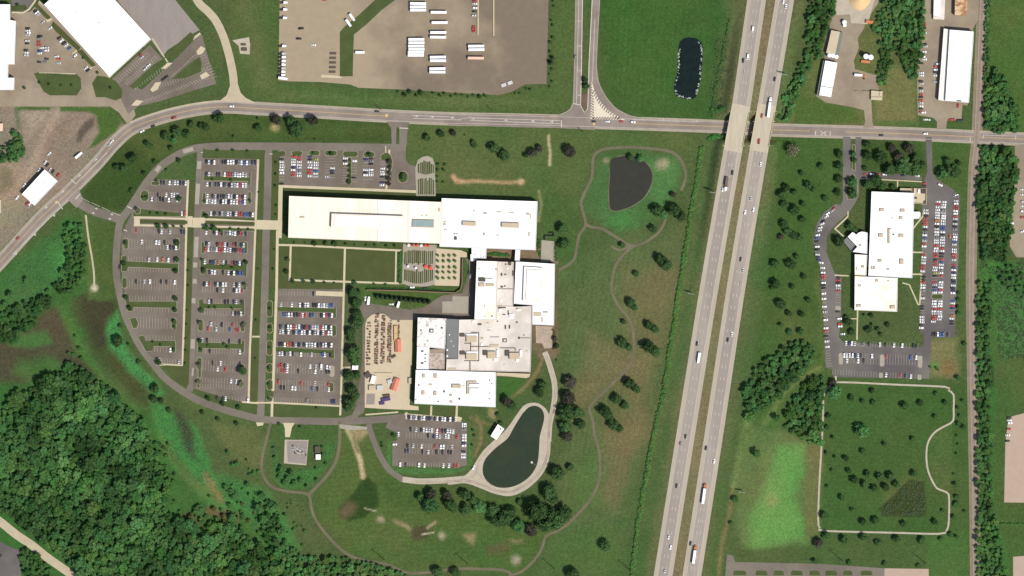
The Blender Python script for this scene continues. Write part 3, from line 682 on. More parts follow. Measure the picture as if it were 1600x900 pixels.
ribbon('lot_street',[(313,236),(310.5,280),(307.5,360),(305,430),(302,520),(299,580),(296.5,612)],9.5,M['asphalt_ring'],z=.044,label='street between the crescent lot and the long lot')
ribbon('lot_street',[(419.5,234),(417.5,330),(416,360),(414,450),(411,530),(409,600),(407,654)],11.5,M['asphalt_ring'],z=.048,label='street right of the long lot')
for pts in ([(244,268),(250,259.5)],[(286,237),(302,232.5)],[(311.5,252),(311,264)],[(309.5,287),(307.5,319)],[(307.2,370),(306,402)],[(305.2,410),(304.8,418)],[(304.5,436),(304.2,443)],[(302.5,466),(302,474)],[(301.5,530),(300.8,545)],[(303.5,575),(302.5,587)]):
    ribbon('pavement_patch',pts,6.5,M['conc_grey'],z=.07+.0)
ribbon('pond_drive',[(576,662),(580,678),(586,694),(596,716),(609,735),(630,750)],9,M['asphalt_ring'],z=.05,label='asphalt drive curving down towards the gravel pond road')
ribbon('gravel_road',[(629,749),(655,752),(690,751),(725,748),(742,746)],9,M['gravel'],z=.054,label='pale gravel road from the drive to the pond')
ribbon('gravel_road',[(851,550),(856,562),(861,578),(866,597),(867,618),(864,640),(859,662),(857,690)],8.5,M['gravel'],z=.058,label='pale gravel road along the right bank of the pond')
sheet('pond_bank',[(829,629.5),(842,630.5),(853,639),(858,648),(863,656),(860.7,682),(859,711.6),(853,731),(841.6,748),(822,765),(797.6,775),(773,771.5),(751,763),(726.7,755),(700,757),(700,746),(722,744.6),(735,735),(748,714),(757,702),(772,688),(790,672),(808,647),(818,634)],M['gravel'],z=.062,smooth=True,label='broad pale gravel bank round the lower pond')
POND3 = [(836.7,634),(846.5,639),(850.5,650.5),(848,665),(843.5,682),(842,707),(839,726),(829,743),(812,756),(793,762),(773,760),(758,748),(754,734),(758.5,717),(775.6,699),(793,685),(803,667.6),(817,645.6),(827,636)]
sheet('pond_water',POND3,M['water_green'],z=.08,smooth=True,label='dark green pear-shaped pond with a fountain')
POND1 = [(1064,66),(1075,60.5),(1090,64),(1096,75),(1095,100),(1091.5,130),(1085,151),(1072,152.5),(1058,147),(1055,132),(1060,110),(1061,82)]
POND2 = [(954,250),(965,245.5),(980,243),(1000,247),(1014,260),(1019.5,275),(1016,292),(1005,310),(985,323),(970,328),(960,329.5),(953,325),(951.5,300),(953,275)]
sheet('pond_stone_edge',[(x+(x-1075)*.11,y+(y-107)*.045) for x,y in POND1],M['water_dark'],z=.02,smooth=True)
st = MB(); PP = catmull(POND1,1.5,True)
for i,(x,y) in enumerate(PP):
    if R.random() > .3 and not (y<76 and x<1092) and not (x>1080 and y>148) :
        for k in range(2):
            a,b2 = W(x+R.uniform(-1.3,1.3),y+R.uniform(-1.3,1.3)); r = R.uniform(.3,.9); st.cyl(a,b2,r,.0,r*.6,6,0,r*.6,.1)
tag(st.build('pond_stones',M['stone']),'pale stones round the long upper pond',kind='stuff')
sheet('pond_water',POND1,M['water_dark'],z=.07,smooth=True,label='long dark pond with a stone edge')
ribbon('pond_rim',POND2+[POND2[0]],1.6,M['dirt'],z=.05,label='earthen rim of the brown pond')
sheet('pond_water',POND2,M['water_brown'],z=.075,smooth=True,label='brown D-shaped pond inside the trail loop')

# ------------------------------------------------------------------ car-park surfaces
sheet('parking_lot',[(240,280),(294,281),(291,345),(289,450),(285,571),(247,569),(228,549),(208,516),(196,475),(190,425),(190,365),(200,345),(214,316),(228,297)],M['asphalt'],z=.05,label='crescent-shaped parking lot at the far left')
sheet('parking_lot',[(316,247),(404,248),(399,345),(395,450),(390,545),(387,629),(378,628),(338,619),(318,615),(301,608),(304,560),(308,450),(312,350)],M['asphalt'],z=.054,label='long parking lot between the two streets')
sheet('parking_lot',[(434,235),(605,236),(634,236),(634,250),(640,257),(650,260),(649,299),(436,291)],M['asphalt'],z=.058,label='parking lot above the cream roof')
sheet('parking_lot',[(432,451),(538,452),(536,500),(532,634),(426,629)],M['asphalt'],z=.062,label='parking lot below the square lawns')
sheet('parking_lot',[(606,660),(606,650),(632,646),(720,654),(722,659.5),(730,660),(729.5,727),(716,730),(613,728),(613,690),(620,688),(620,676),(602,668)],M['asphalt'],z=.066,label='parking lot left of the lower pond')
sheet('service_road',[(556,640),(566,560),(566,510),(570,500),(562,482),(566,471),(580,474),(640,484),(662,480),(690,462),(722,458),(735,420),(726,404),(742,404),(742,500),(650,500),(612,500),(600,489),(587,490),(571,505),(570,560),(570,640),(556,654)],M['asphalt'],z=.07,label='service road round the storage yard')
sheet('service_road',[(556,636),(570,637),(568,645),(545,658),(538,652),(550,648)],M['asphalt'],z=.074)
sheet('loading_pad',[(691,471),(707,471),(707,463),(732,463),(732,490),(691,489)],M['conc_grey'],z=.09,label='concrete loading pad in the service court')
sheet('parking_lot',[(1444,283),(1449,268),(1446,214),(1456,214),(1457,268),(1465,281),(1485,293),(1500,306),(1498,400),(1494.5,450),(1492,527),(1455,527),(1452,592),(1302,589),(1301,577),(1290,574),(1289,530),(1286,480),(1282,440),(1281,415),(1273,395),(1270.5,370),(1277,348),(1288,332),(1305,319),(1314,320),(1317,312),(1317,213),(1329,213),(1329,262),(1337,262),(1337,214),(1346,214),(1346,267),(1400,272),(1440,276),(1440,282),(1345,278),(1342,285),(1342,305),(1336,318),(1325,334),(1312,345),(1300,357),(1291.5,370),(1291.5,395),(1304,427),(1315,431),(1314,490),(1311,527),(1317,534),(1432,543),(1443,541),(1443,520),(1438,520),(1440,450),(1441,340),(1440,290)],M['asphalt_dark'],z=.05,label='dark asphalt lots and drives round the office block on the right')
sheet('truck_yard',[(437,-40),(437,0),(435,125),(452,127),(500,128),(547,132),(560,137),(640,140.5),(700,144),(780,148.5),(800,143),(820,132),(854,131),(857,0),(857,-40)],M['yard'],z=.05,label='gravel truck yard full of white trailers')
sheet('grass_strip',[(590,-40),(622,-40),(617,0),(596,16),(575,36),(553,54),(551,119),(531,119.5),(531,50),(539,41),(560,24),(586,0)],M['lawn'],z=.12,label='bent grass strip inside the truck yard')
sheet('tan_lot',[(-60,14),(26,22),(48,18),(62,2),(74,8),(172,122),(188,145),(206,160),(212,180),(200,195),(186,176),(172,166),(-60,166),(-60,143)],M['tan_lot'],z=.04,label='tan lot and drives between the two white plants')
sheet('parking_lot',[(174,124),(234,70),(254,92),(212,136),(222,140),(262,104),(304,62),(312,50),(316,56),(326,92),(338,131),(300,142),(250,158),(216,166),(200,178),(189,155),(184,140)],M['asphalt'],z=.05,label='angled parking lot beside the tilted white plant')
sheet('grass_island',[(202,135),(240,101),(254,93),(258,97),(250,106),(209,139)],M['lawn'],z=.12); sheet('grass_island',[(268,124),(300,97),(312,89),(315,100),(314,112),(290,122)],M['lawn'],z=.12)
sheet('grass_island',[(256,91),(262,82),(298,50),(304,58),(300,64),(270,90)],M['lawn_dark'],z=.124)
sheet('gravel_yard',[(178,-40),(250,-40),(274,0),(290,20),(312,47),(302,52),(262,78),(254,88),(236,62),(184,2)],M['grey_yard'],z=.036,label='grey gravel yard beside the tilted white plant')
sheet('grass_island',[(53,115),(60,113),(120,116),(126,122),(127,138),(120,149),(78,149),(68,143)],M['lawn'],z=.12,smooth=False,label='grass island with four small trees')
sheet('grass_island',[(144,130),(152,118),(166,120),(180,126),(191,140),(190,153),(180,157),(165,152),(150,152)],M['lawn'],z=.12)
sheet('grass_island',[(52,8),(57,4),(80,28),(74,31)],M['lawn_dark'],z=.12); sheet('grass_island',[(83,33),(126,74),(122,80),(88,50),(80,40)],M['lawn_dark'],z=.124); sheet('grass_island',[(128,77),(150,102),(144,105),(120,80)],M['lawn_dark'],z=.128)
sheet('asphalt_pad',[(18,-10),(50,-10),(54,3),(48,12),(38,18),(18,18)],M['asphalt_dark'],z=.09); sheet('grass_island',[(18,9),(40,8),(42,14),(36,17),(18,17)],M['lawn_dark'],z=.13)
sheet('trailer_slab',[(502,116.5),(534,119),(533,122),(502,121)],M['conc'],z=.14)
sheet('pinkish_lot',[(1576,652),(1660,630),(1660,786),(1569,785),(1571,690)],M['pinkpad'],z=.04,label='pinkish gravel lot at the right edge'); sheet('pinkish_lot',[(1583,870),(1660,864),(1660,940),(1583,940)],M['pinkpad'],z=.04)
sheet('tan_lot',[(1586,226),(1660,224),(1660,402),(1588,402),(1578,385),(1577,368),(1585,300)],M['tan_lot'],z=.04,label='tan lot cut by the right edge')
sheet('asphalt_pad',[(1130,940),(1136,866),(1145,868),(1149,878),(1280,881),(1382,888),(1382,940)],M['asphalt_ring'],z=.05,label='asphalt lot cut by the bottom edge'); sheet('pinkish_lot',[(1382,888),(1451,889),(1452,940),(1382,940)],M['pinkpad'],z=.046)
for x,w in ((1156,10),(1190,9),(1217,8),(1245,9),(1273,8),(1299,9),(1325,7),(1354,9)): sheet('grass_island',[(x-w,894),(x-w+2,891.5),(x+w-2,892),(x+w,895),(x+w,899),(x-w,899)],M['lawn'],z=.16)
sheet('asphalt_pad',[(-60,835),(0,846),(14,854),(25,858),(31,858),(30,866),(34,905),(34,940),(-60,940)],M['asphalt_dark'],z=.05,label='asphalt lot in the lower left corner')
sheet('tan_lot',[(1302,-40),(1376,-40),(1372,5),(1362,20),(1352,36),(1350,44),(1340,60),(1342,75),(1334,95),(1336,108),(1370,118),(1372,130),(1374,142),(1361,145),(1363,190),(1366,200),(1348,200),(1352,190),(1350,172),(1330,167),(1290,160),(1275,150),(1288,92),(1290,60),(1300,30)],M['tan_lot'],z=.04,label='tan yard of the farm supply')
sheet('gravel_pad',[(1300,-40),(1378,-40),(1362,16),(1356,38),(1330,36),(1328,22),(1308,24),(1300,10)],M['gravel'],z=.06)
sheet('tan_lot',[(1444,-40),(1530,-40),(1528,30),(1520,46),(1522,60),(1512,165),(1504,164),(1502,188),(1480,188),(1478,202),(1464,202),(1464,190),(1458,184),(1434,180),(1433,110),(1438,80),(1440,40)],M['tan_lot'],z=.044,label='tan lot round the long white warehouse')
sheet('storage_yard',[(571,506),(574,498),(581,492),(588,490),(600,490),(606,495),(612,500),(645,500),(642,600),(640,633),(654,635),(654,641),(600,639),(570,637),(570,560)],M['tan_roof'],z=.1,label='tan concrete storage yard')
# sidewalks
def walk(pts,w,z=.12): ribbon('sidewalk',pts,w,M['conc'],z=z+R.uniform(0,.02),smooth=False)
walk([(294,281.5),(291.3,346),(289,450),(285.2,571)],3.2); walk([(285,571),(251,569)],2.2,.15)
walk([(403.6,249),(399.5,345),(395.3,450),(390.5,545),(388.5,629)],3.2); walk([(378,628),(404,630)],2.8,.15); walk([(394,526),(406,526)],2.6,.15)
walk([(209,339.5),(435,346)],3,.14); walk([(209,351.8),(435,356)],3,.14); walk([(214,338),(214,353)],9,.17); walk([(311,340),(311,355.5)],19,.18); walk([(297,338),(297,354)],8,.19)
walk([(401,351),(441,352)],14.5,.2)
walk([(437,291),(650,299.5)],4.2,.14); walk([(438.5,289),(437,372)],6.5,.15); walk([(433.5,360),(432.2,450),(426.5,611)],4.2,.14); walk([(425.5,622),(424.6,651)],4,.14)
walk([(434,382.6),(470,383.6),(628,391.5)],3,.14); walk([(454.3,383),(452.6,438)],3.2,.16); walk([(451,437.3),(628,443)],3,.14); walk([(539,388),(537.3,452),(536.8,470),(533.3,600),(531.5,649)],3.2,.18); walk([(619,390),(618,443)],2.4,.16)
walk([(428,629.5),(400,629)],2.4,.16); walk([(426,629.2),(533,634.5)],2.6,.14); walk([(535,575),(548,574)],3,.14)
sheet('concrete_pad',[(494,454.5),(537,456),(536,463.5),(493,461.5)],M['conc'],z=.13)
walk([(571,648),(622,644)],2.2,.12); walk([(632,647),(722,654.5)],2.6,.14); walk([(635,644),(635,655)],3,.16); walk([(674,634),(673.5,650)],3,.13); walk([(714,634),(713,655)],3.2,.13); sheet('concrete_pad',[(711,650),(721,652),(720,659),(711,658)],M['conc'],z=.2)
walk([(608.5,234),(603.5,297)],3.0,.15); walk([(602.5,228),(602.8,238)],1.6,.2)
walk([(775,585),(823,590),(826,587)],1.8,.12)
walk([(1325,338),(1321,342),(1304,358)],2.2,.12); walk([(1325,330),(1325,338)],1.8,.15); walk([(1304,357),(1319,370)],2,.12); walk([(1304,430),(1326,431)],2,.12); walk([(1444,326),(1442,338),(1425,359)],2.2,.13); walk([(1425,394),(1442,394.5)],2.2,.12); walk([(1425,428.5),(1440,428.5)],2.2,.12); walk([(1440,428),(1437,477)],2.2,.14); walk([(1410,442),(1421,445),(1435,477)],2,.15); walk([(1340,485),(1339,531)],2.2,.12); walk([(1324,498),(1339,498)],1.6,.13); walk([(1402.5,283),(1402.5,292)],2,.12); walk([(1345,279),(1441,284)],1.6,.12); walk([(1306,588),(1306,598)],2.6,.12)
walk([(61,2),(70,9),(172,121)],2.8,.13); walk([(73,33),(80,28)],6,.15); walk([(124,76),(113,84)],2,.15); walk([(149,102),(136,110)],2,.15); walk([(18,19.5),(36,20),(45,15),(54,3),(58,-5)],2.6,.14); walk([(61,113.5),(118,115.5)],1.6,.14)
walk([(225,72),(238,60),(262,97)],1.8,.12); walk([(301,61),(313,52)],3.4,.14)
sheet('concrete_drive',[(442,660.5),(460.5,661),(456,668),(453,683),(445.5,683),(445,669)],M['conc'],z=.08,label='short pale concrete drive to the pipe yard')
sheet('concrete_pad',[(400,660),(412,660.5),(411,664.5),(402,666)],M['conc'],z=.07); sheet('concrete_pad',[(530,663),(574,667),(573,671),(545,672),(531,669)],M['conc_grey'],z=.034)
sheet('concrete_pad',[(1334,141),(1361,141),(1361,141)][:2]+[(1361,142),(1334,142)],M['tan_lot'],z=.03)
# grass strips between street, walk and lots
for pts in ([(297,284),(305,284),(303,338),(295,338)],[(295,356),(302,356),(300,450),(292,450)],[(292,450),(300,450),(295,600),(290,606),(270,588),(252,571),(286,573)],[(406,236),(411,236),(409,338),(402,338)],[(402,358),(409,358),(407,450),(398,450)],[(398,450),(407,450),(404,522),(395,522)],[(394,531),(404,531),(402,626),(391,626)],[(426,240),(432,237),(445,236),(446,242),(437,245),(434,288),(432.5,340),(423.5,340)],[(422,361),(430.5,361),(428.5,450),(420,450)],
    [(216,343),(295,345),(295,350),(216,349)],[(322,345.5),(398,347.5),(398,352),(322,350)],[(438,294),(649,302),(649,312),(438,304)]):
    sheet('grass_strip',pts,M['lawn_dark'],z=.1)
sheet('grass_strip',[(318,231),(322,234),(415,236),(412,247),(404,249),(316,246)],M['lawn'],z=.1); sheet('grass_strip',[(302,607),(336,617),(388,633),(403,634),(400,646),(375,641),(340,630),(312,619)],M['lawn'],z=.1)
sheet('grass_strip',[(427,634),(530,638),(529,652),(440,652),(428,651)],M['lawn'],z=.1); sheet('lawn_panel',[(456,386),(537,390),(535,436),(455,434)],M['lawn_dark'],z=.1,label='left of the two square lawns below the cream roof'); sheet('lawn_panel',[(541,391),(617.5,393),(616.5,441),(539.5,437)],M['lawn_dark'],z=.104,label='right of the two square lawns below the cream roof')
sheet('grass_strip',[(437,386),(452.5,386),(450.5,440),(536,441),(536,452),(435,450)],M['lawn_dark'],z=.1); sheet('grass_strip',[(455,373),(470,374),(625,382),(625,389),(455,381)],M['lawn'],z=.1)
sheet('grass_strip',[(655,637),(672,637),(671.5,648),(655,646.5)],M['lawn'],z=.1); sheet('grass_strip',[(676,637),(712,638),(711,651),(675.5,648.5)],M['lawn'],z=.1)
for pts in ([(434,484),(438,480),(433,560)],): pass
# islands in the lots
def isl(pts,m='lawn',z=.16):
    cx = sum(p[0] for p in pts)/len(pts); cy = sum(p[1] for p in pts)/len(pts)
    sheet('island_kerb',[(cx+(x-cx)*1.0+(.7 if x>cx else -.7),cy+(y-cy)+(.6 if y>cy else -.6)) for x,y in pts],M['kerb'],z=z-.03); sheet('planted_island',pts,M[m],z=z)
def rnd(x0,y0,x1,y1,sk=0): 
    c = min(x1-x0,y1-y0)*.3; return [(x0,y0+c),(x0+c,y0),(x1-c,y0+sk),(x1,y0+c+sk),(x1,y1-c+sk),(x1-c,y1+sk),(x0+c,y1),(x0,y1-c)]
for a in ((237,284,249,289),(220,298,232,314),(276,305,282,316),(211,324,219,334),(194,373,200,389),(275,373,280,389),(191,434,198,450),(268,497,275,513),(310,570,314,590)): isl(rnd(*a))
isl([(190,401),(197,399),(198,408),(276,412),(279,412),(278,426),(272,427),(272,420),(200,417),(197,424),(190,424)]); isl([(194,460),(200,458),(202,471),(274,471),(276,472),(276,488),(270,488),(270,481),(208,480),(207,486),(200,486)]); isl([(203,498),(212,496),(216,505),(214,512),(208,513)])
isl([(216,526),(224,524),(227,532),(272,532),(274,534),(274,550),(267,549),(267,541),(240,541),(238,548),(228,549)]); isl([(240,561),(250,559),(254,568),(258,571),(246,571)]); isl([(208,331),(219,326),(289,334),(289,338),(208,338)],z=.14)
isl([(318,275),(323,275),(390,277),(390,269),(392,269),(391,291),(388,287),(388,283),(318,282)]); isl(rnd(317,301,321,318)); isl(rnd(388,300,392,319)); isl([(315,330),(319,329),(322,338),(398,341),(398,345),(314,340)],z=.14); isl([(314,355),(398,358.5),(398,361),(314,359)],z=.14)
isl(rnd(315,378,319,396)); isl(rnd(382,378,386,396)); isl([(313,403),(319,403),(320,412),(381,413),(381,405),(386,405),(385,433),(380,429),(380,423),(319,420),(320,428),(313,428)]); isl(rnd(380,441,385,453)); isl([(311,468),(316,467),(318,474),(380,475),(380,468),(382,468),(382,492),(378,492),(377,482),(319,482),(318,489),(311,489)]); isl(rnd(310,499,317,517)); isl(rnd(376,502,382,518)); isl([(309,530),(315,529),(317,535),(378,537),(379,532),(382,533),(381,551),(377,551),(376,545),(317,544),(316,551),(309,551)]); isl(rnd(308,559,315,577)); isl(rnd(374,569,382,582)); isl(rnd(308,590,312,606)); isl(rnd(373,592,379,606))
for a in ((437,236,446,242),(456,236,472,243),(483,235.5,499,243),(508,235.5,526,243),(536,236.5,559,245),(568.5,237.5,585,245.5)): isl(rnd(*a))
isl([(595,243),(601,239),(607,239),(611,244),(613,252),(612,262),(609,272),(609,290),(606,290),(608,250),(596,250)]); isl(rnd(622,268,637,285),'lawn_dark'); isl(rnd(544,246,549,287),'lawn_dark')
for y0,y1 in ((470,495),(505,520),(532,555),(568,582),(593,609),(620,627)): isl(rnd(417,y0,425.5,y1),'lawn_dark')
isl([(433,480),(437,479.5),(522,482),(525,480),(525,497),(521,497),(520,488),(434,486)]); isl(rnd(518,508,525,525)); isl([(431,543),(434,542),(519,547),(522,544),(522,560),(518,560),(517,553),(431,549)]); isl(rnd(515,572,522,588)); isl(rnd(514,598,521,612)); isl(rnd(1456,460,1473,467)); isl(rnd(1332,226,1336,266)); isl([(1326,276),(1333,273),(1339,280),(1339,300),(1334,311),(1325,311),(1322,300)],'lawn'); 
for a in ((1311,552,1316.5,569),(1375.5,554.5,1381,572),(1435,556.5,1440.5,574),(1374,583,1379,590),(1434,586,1439,593),(1305.5,479,1313,484)): isl(rnd(*a),'conc_grey')
# plaza gardens: pale paving with planting strips
sheet('plaza_paving',[(649,262),(653,250),(660,245),(668,243.5),(676,247),(679,256),(681,306),(650,306)],M['conc_grey'],z=.12,label='oval-topped plaza of planting strips above the cream roof'); sheet('plaza_paving',[(630,381),(682,383),(682,387),(679,445),(665,448),(640,447),(628,443)],M['conc_grey'],z=.124,label='plaza of planting strips below the cream roof'); sheet('plaza_paving',[(680,388),(720,391),(729.5,395),(729.5,402),(719.5,402),(718,447),(679,446)],M['tan_roof'],z=.116,label='tan gravel court with a grid of young trees')
gb = MB()
def pstrip(x0,y0,x1,y1,w): strip_geo(gb,[W(x0,y0),W(x1,y1)],w*S,.3+R.uniform(0,.25),.3)
for i in range(15):
    x = 633+i*3.05
    for a,c in ((391+abs(i-7)*.35,413+R.uniform(-2,1)),(422+R.uniform(-1,2),443-abs(i-7)**2*.1)): 
        xx = x; w = R.choice((1.6,2.0,2.4)); pstrip(xx,a+R.uniform(-1.5,1),xx-.4,c,w)
for i in range(9):
    x = 654+i*2.9
    pstrip(x,252+abs(i-4)**2*.35+R.uniform(-1.5,1.5),x,273-abs(i-4)*.7,R.choice((1.5,2.0,2.3))); pstrip(x,280+R.uniform(-2,2),x+.3,304,R.choice((1.5,2.0,2.3)))
tag(gb.build('plaza_planting',M['lawn_dark']),'low planting in the plaza strips',kind='stuff')
# railway
RL = [(1537.5,-40),(1535.5,0),(1531,100),(1526.5,210),(1522,260),(1519.5,325),(1518,400),(1517.5,450),(1519,560),(1521,675),(1523,790),(1524,900),(1525,945)]
ribbon('railway_verge',RL,17,M['ballast_edge'],z=.02,label='cinder verge of the railway'); ribbon('railway_bed',RL,8.5,M['ballast'],z=.3,thick=.5,label='ballast bed of the railway')
rb = MB(); RLm = [W(*p) for p in catmull(RL,6)]
for e in (.75,-.75): strip_geo(rb,offset_line(RLm,e),.22,.52,.15)
tag(rb.build('railway_rails',M['steel']),'two rails of the single railway track',kind='structure')
tb = MB(); acc = 0
for a,c in zip(RLm[:-1],RLm[1:]):
    L = math.dist(a,c); k = int(L/1.2)
    for j in range(k):
        t = (j+.5)/k; tb.obox(a[0]+(c[0]-a[0])*t,a[1]+(c[1]-a[1])*t,2.6,.26,math.atan2(c[1]-a[1],c[0]-a[0])+math.pi/2,.25,.37)
tag(tb.build('railway_ties',M['wood_tie']),'dark ties under the rails',kind='stuff')
# ------------------------------------------------------------------ buildings
def building(name, label, poly, h, roof, wall, units=(), parapet=True, windows=True, cat='building', group=None, z0=-.3, par_h=.7, doors=True):
    p = wp(poly); cx = sum(q[0] for q in p)/len(p); cy = sum(q[1] for q in p)/len(p)
    e = empty(name,(cx,cy,0),label,cat,group)
    b = MB(); b.prism(p,z0,h-.35,top=False); b.build('wall',wall,e)
    b = MB(); b.prism(p,h-.35,h); rf = b.build('roof',roof,e)
    if parapet:
        q = inset(p,.45); b = MB(); n = len(p)
        vs = [(x,y,h) for x,y in p]+[(x,y,h+par_h) for x,y in p]+[(x,y,h+par_h) for x,y in q]+[(x,y,h+.004) for x,y in q]
        b.add(vs,[(i,(i+1)%n,n+(i+1)%n,n+i) for i in range(n)]+[(n+i,n+(i+1)%n,2*n+(i+1)%n,2*n+i) for i in range(n)]+[(2*n+i,2*n+(i+1)%n,3*n+(i+1)%n,3*n+i) for i in range(n)])
        b.build('parapet',roof,e)
    if windows:
        for i in range(len(p)):
            a = Vector(p[i]); c = Vector(p[(i+1)%len(p)]); L = (c-a).length
            if L < 14: continue
            ang = math.atan2(c.y-a.y,c.x-a.x); mid = (a+c)/2; out = Vector((math.sin(ang),-math.cos(ang)))
            for zl_ in ([1.2,5.2] if h > 8 else [1.6]):
                if zl_+1.9 > h-.5: continue
                b = MB(); m2 = mid+out*.02; b.obox(m2.x,m2.y,L*.86,.12,ang,zl_,zl_+1.7); b.build('window_band',M['glass'],e)
            if doors and L > 25:
                b = MB(); m2 = a+(c-a)*.035+out*.02; b.obox(m2.x,m2.y,1.6,.16,ang,0,2.3); b.build('door',M['wall_grey'],e)
    for u in units:
        nm,x0,y0,x1,y1,uh,mm = u[:7]
        a = u[7] if len(u) > 7 else 0.0
        q0 = W(x0,y0); q1 = W(x1,y1); b = MB()
        b.obox((q0[0]+q1[0])/2,(q0[1]+q1[1])/2,abs(q1[0]-q0[0]),abs(q0[1]-q1[1]),a,h+.01,h+uh)
        b.build(nm,M[mm],rf if nm in ('vent','duct','hatch','seam') else e)
    return e
def seams(e_list): pass
T_ = -.038
A = building('office_building','long cream metal-roofed office building with a raised central monitor and blue-grey skylight',
    [(452.5,306.5),(691,316),(690,381),(451,371.5)],12.5,M['cream_roof'],M['wall_brown'],parapet=True,par_h=.35,units=[
    ('hatch',469.5,338.5,476.5,341,.9,'unit'),('roof_seam',590.5,312.5,591.3,379,.18,'unit',0),('roof_seam',637.5,314,638.3,381,.18,'unit',0),('vent',659,336,661,338,.7,'unit'),('vent',666,336,668,338,.7,'unit'),('hatch',685,325,688,331,.5,'unit')])
def raised(e,name,poly,z,h,m,cap=None,slope=0):
    b = MB(); p = wp(poly)
    if slope:
        q = inset(p,slope); n = len(p); b.add([(x,y,z) for x,y in p]+[(x,y,z+h) for x,y in q],[(i,(i+1)%n,n+(i+1)%n,n+i) for i in range(n)]); b.add([(x,y,z+h) for x,y in q],[tuple(range(n))],1 if cap else 0)
    else:
        b.prism(p,z,z+h,0,top=cap is None)
        if cap: b.add([(x,y,z+h) for x,y in p],[tuple(range(len(p)))],1)
    return b.build(name,[m]+([cap] if cap else []),e)
mon = raised(A,'roof_monitor',[(519,334),(631,338),(630.5,359.5),(518,355.5)],12.51,4.2,M['wall_tan'],M['cream_roof'])
raised(mon,'monitor_roof',[(524,336.2),(592.5,338.5),(592,355.5),(523.5,353.8)],16.72,.5,M['warm_roof']); raised(mon,'monitor_roof',[(595.5,338.7),(627,340),(626.5,356.5),(595,355.8)],16.72,.45,M['warm_roof'])
sk = raised(A,'skylight',[(643.5,342),(678.5,343),(678.5,356),(643,355)],12.51,1.3,M['wall_tan'],M['skylight'],slope=.9)
sb_ = MB()
for i in range(8):
    x = 645+i*4.5; q = W(x,349); sb_.obox(q[0],q[1],.12,7.2,0,13.8,13.86)
sb_.build('glazing_bars',M['galv'],sk)
building('assembly_hall','bright white flat-roofed hall joined to the right end of the cream office',[(690.4,310),(840,315),(837,391),(687,385.5)],10.8,M['white_roof'],M['wall_brown'],units=[
    ('air_handler',723,346.5,744,353,2.6,'unit',T_),('air_handler',784,348.5,811,356,2.8,'unit',T_),('vent',710.5,370,714,375,1.6,'unit_dark'),('vent',709.5,364.5,711.5,366,1.0,'unit_dark'),('vent',713.5,364.5,715,366,1.0,'unit_dark'),('vent',756,332.5,761,335,1.2,'unit'),('vent',776,331,784,332.3,.9,'unit'),('vent',796,332,804,333,.9,'unit'),
    ('vent',823,333,827,336,.9,'unit'),('vent',740,329,742,331,.9,'unit'),('vent',755.5,364,758,368,1,'unit'),('vent',776,367,780,368.5,.6,'unit'),('vent',826,363,828,369,.8,'unit'),('duct',693,346.5,698,348,.8,'unit'),('duct',693,349.5,697,352,1.,'unit'),('duct',694,358,698.5,360,.8,'unit'),('roof_seam',693,342.6,840,343.1,.12,'unit',T_*.7),('vent',828,334,829.5,342,.5,'unit')])
building('link_building','small white two-part link roof below the left half of the hall',[(737,387.3),(760,388.2),(759.7,404),(747,403.5),(744,405),(740,408),(735.5,408),(735.2,397.5),(737,397.5)],5.5,M['white_roof'],M['wall_tan'],windows=False,units=[('roof_seam',751.4,388.5,751.9,403,.3,'unit_dark'),('vent',741,397,743,398,.6,'unit_dark'),('vent',755,401,756.5,402,.6,'unit_dark')])
building('footbridge','narrow white covered footbridge between the hall and the courtyard block',[(805.5,390.3),(813,390.6),(812,408.5),(804.2,408)],6.5,M['white_roof'],M['wall_tan'],windows=False,par_h=.3,cat='footbridge')
building('west_wing','tall white-roofed wing with a sunken plant well, right of the narrow service court',[(745,407.5),(777.6,408.6),(775.6,500),(741.5,499)],11.5,M['warm_roof'],M['wall_tan'],units=[('air_handler',748.5,434,757.5,440,1.8,'unit_dark'),('air_handler',748.5,442.5,757.5,448,1.8,'unit'),('air_handler',758.5,435.5,771,441,2.2,'white_paint'),('air_handler',760,443.5,772,447.5,1.6,'unit'),('vent',748,419,750,421,.9,'unit'),('vent',774,420,777,422.5,.8,'unit'),('vent',756.5,477.5,758,479,.7,'unit_dark'),('vent',768,493,770,495,.7,'unit_dark'),('vent',757,493.5,758.5,495,.6,'unit')])
building('connector_block','grey-roofed connector between the white wing and the courtyard block',[(778,408.7),(803,409.5),(802,479),(776.2,478)],8.6,M['grey_roof'],M['wall_tan'],windows=False,units=[('roof_seam',777,451,802,451.8,.5,'unit_dark'),('vent',794.5,409.5,799,414.5,1.4,'unit_dark'),('vent',789.5,412,791.5,414,.8,'unit_dark'),('vent',783,427,785,431,1,'unit_dark'),('vent',788.5,428,791,430,.8,'unit_dark'),('vent',801,423,803.5,431,1.1,'unit_dark'),('vent',782.5,447,786,449.5,.9,'unit_dark'),('vent',791.5,418,794,420.5,.7,'white_paint'),('vent',788,446,790,448,.7,'unit_dark'),('hatch',781.5,468,784.5,472,.6,'white_paint')])
E_ = building('courtyard_block','white-roofed block with a raised rectangular roof ring at the right edge of the plant',[(806,408.8),(867,412.4),(865.5,508.5),(832,507),(832,477),(803,474.5)],9.2,M['white_roof'],M['wall_tan'],units=[('vent',849,487,856,489,1.2,'unit'),('vent',833.5,487.5,846,494,.5,'tan_roof'),('duct',846,495,848.5,503,.5,'unit')])
rr = raised(E_,'roof_ring',[(819,416.5),(848,418.5),(846.5,472.5),(817,470)],9.21,2.6,M['wall_tan'],M['warm_roof'])
raised(rr,'inner_roof',[(822.5,420),(844.5,421.5),(843.2,468.5),(821,466.5)],11.82,1.0,M['tan_roof'],M['white_roof'],slope=.5)
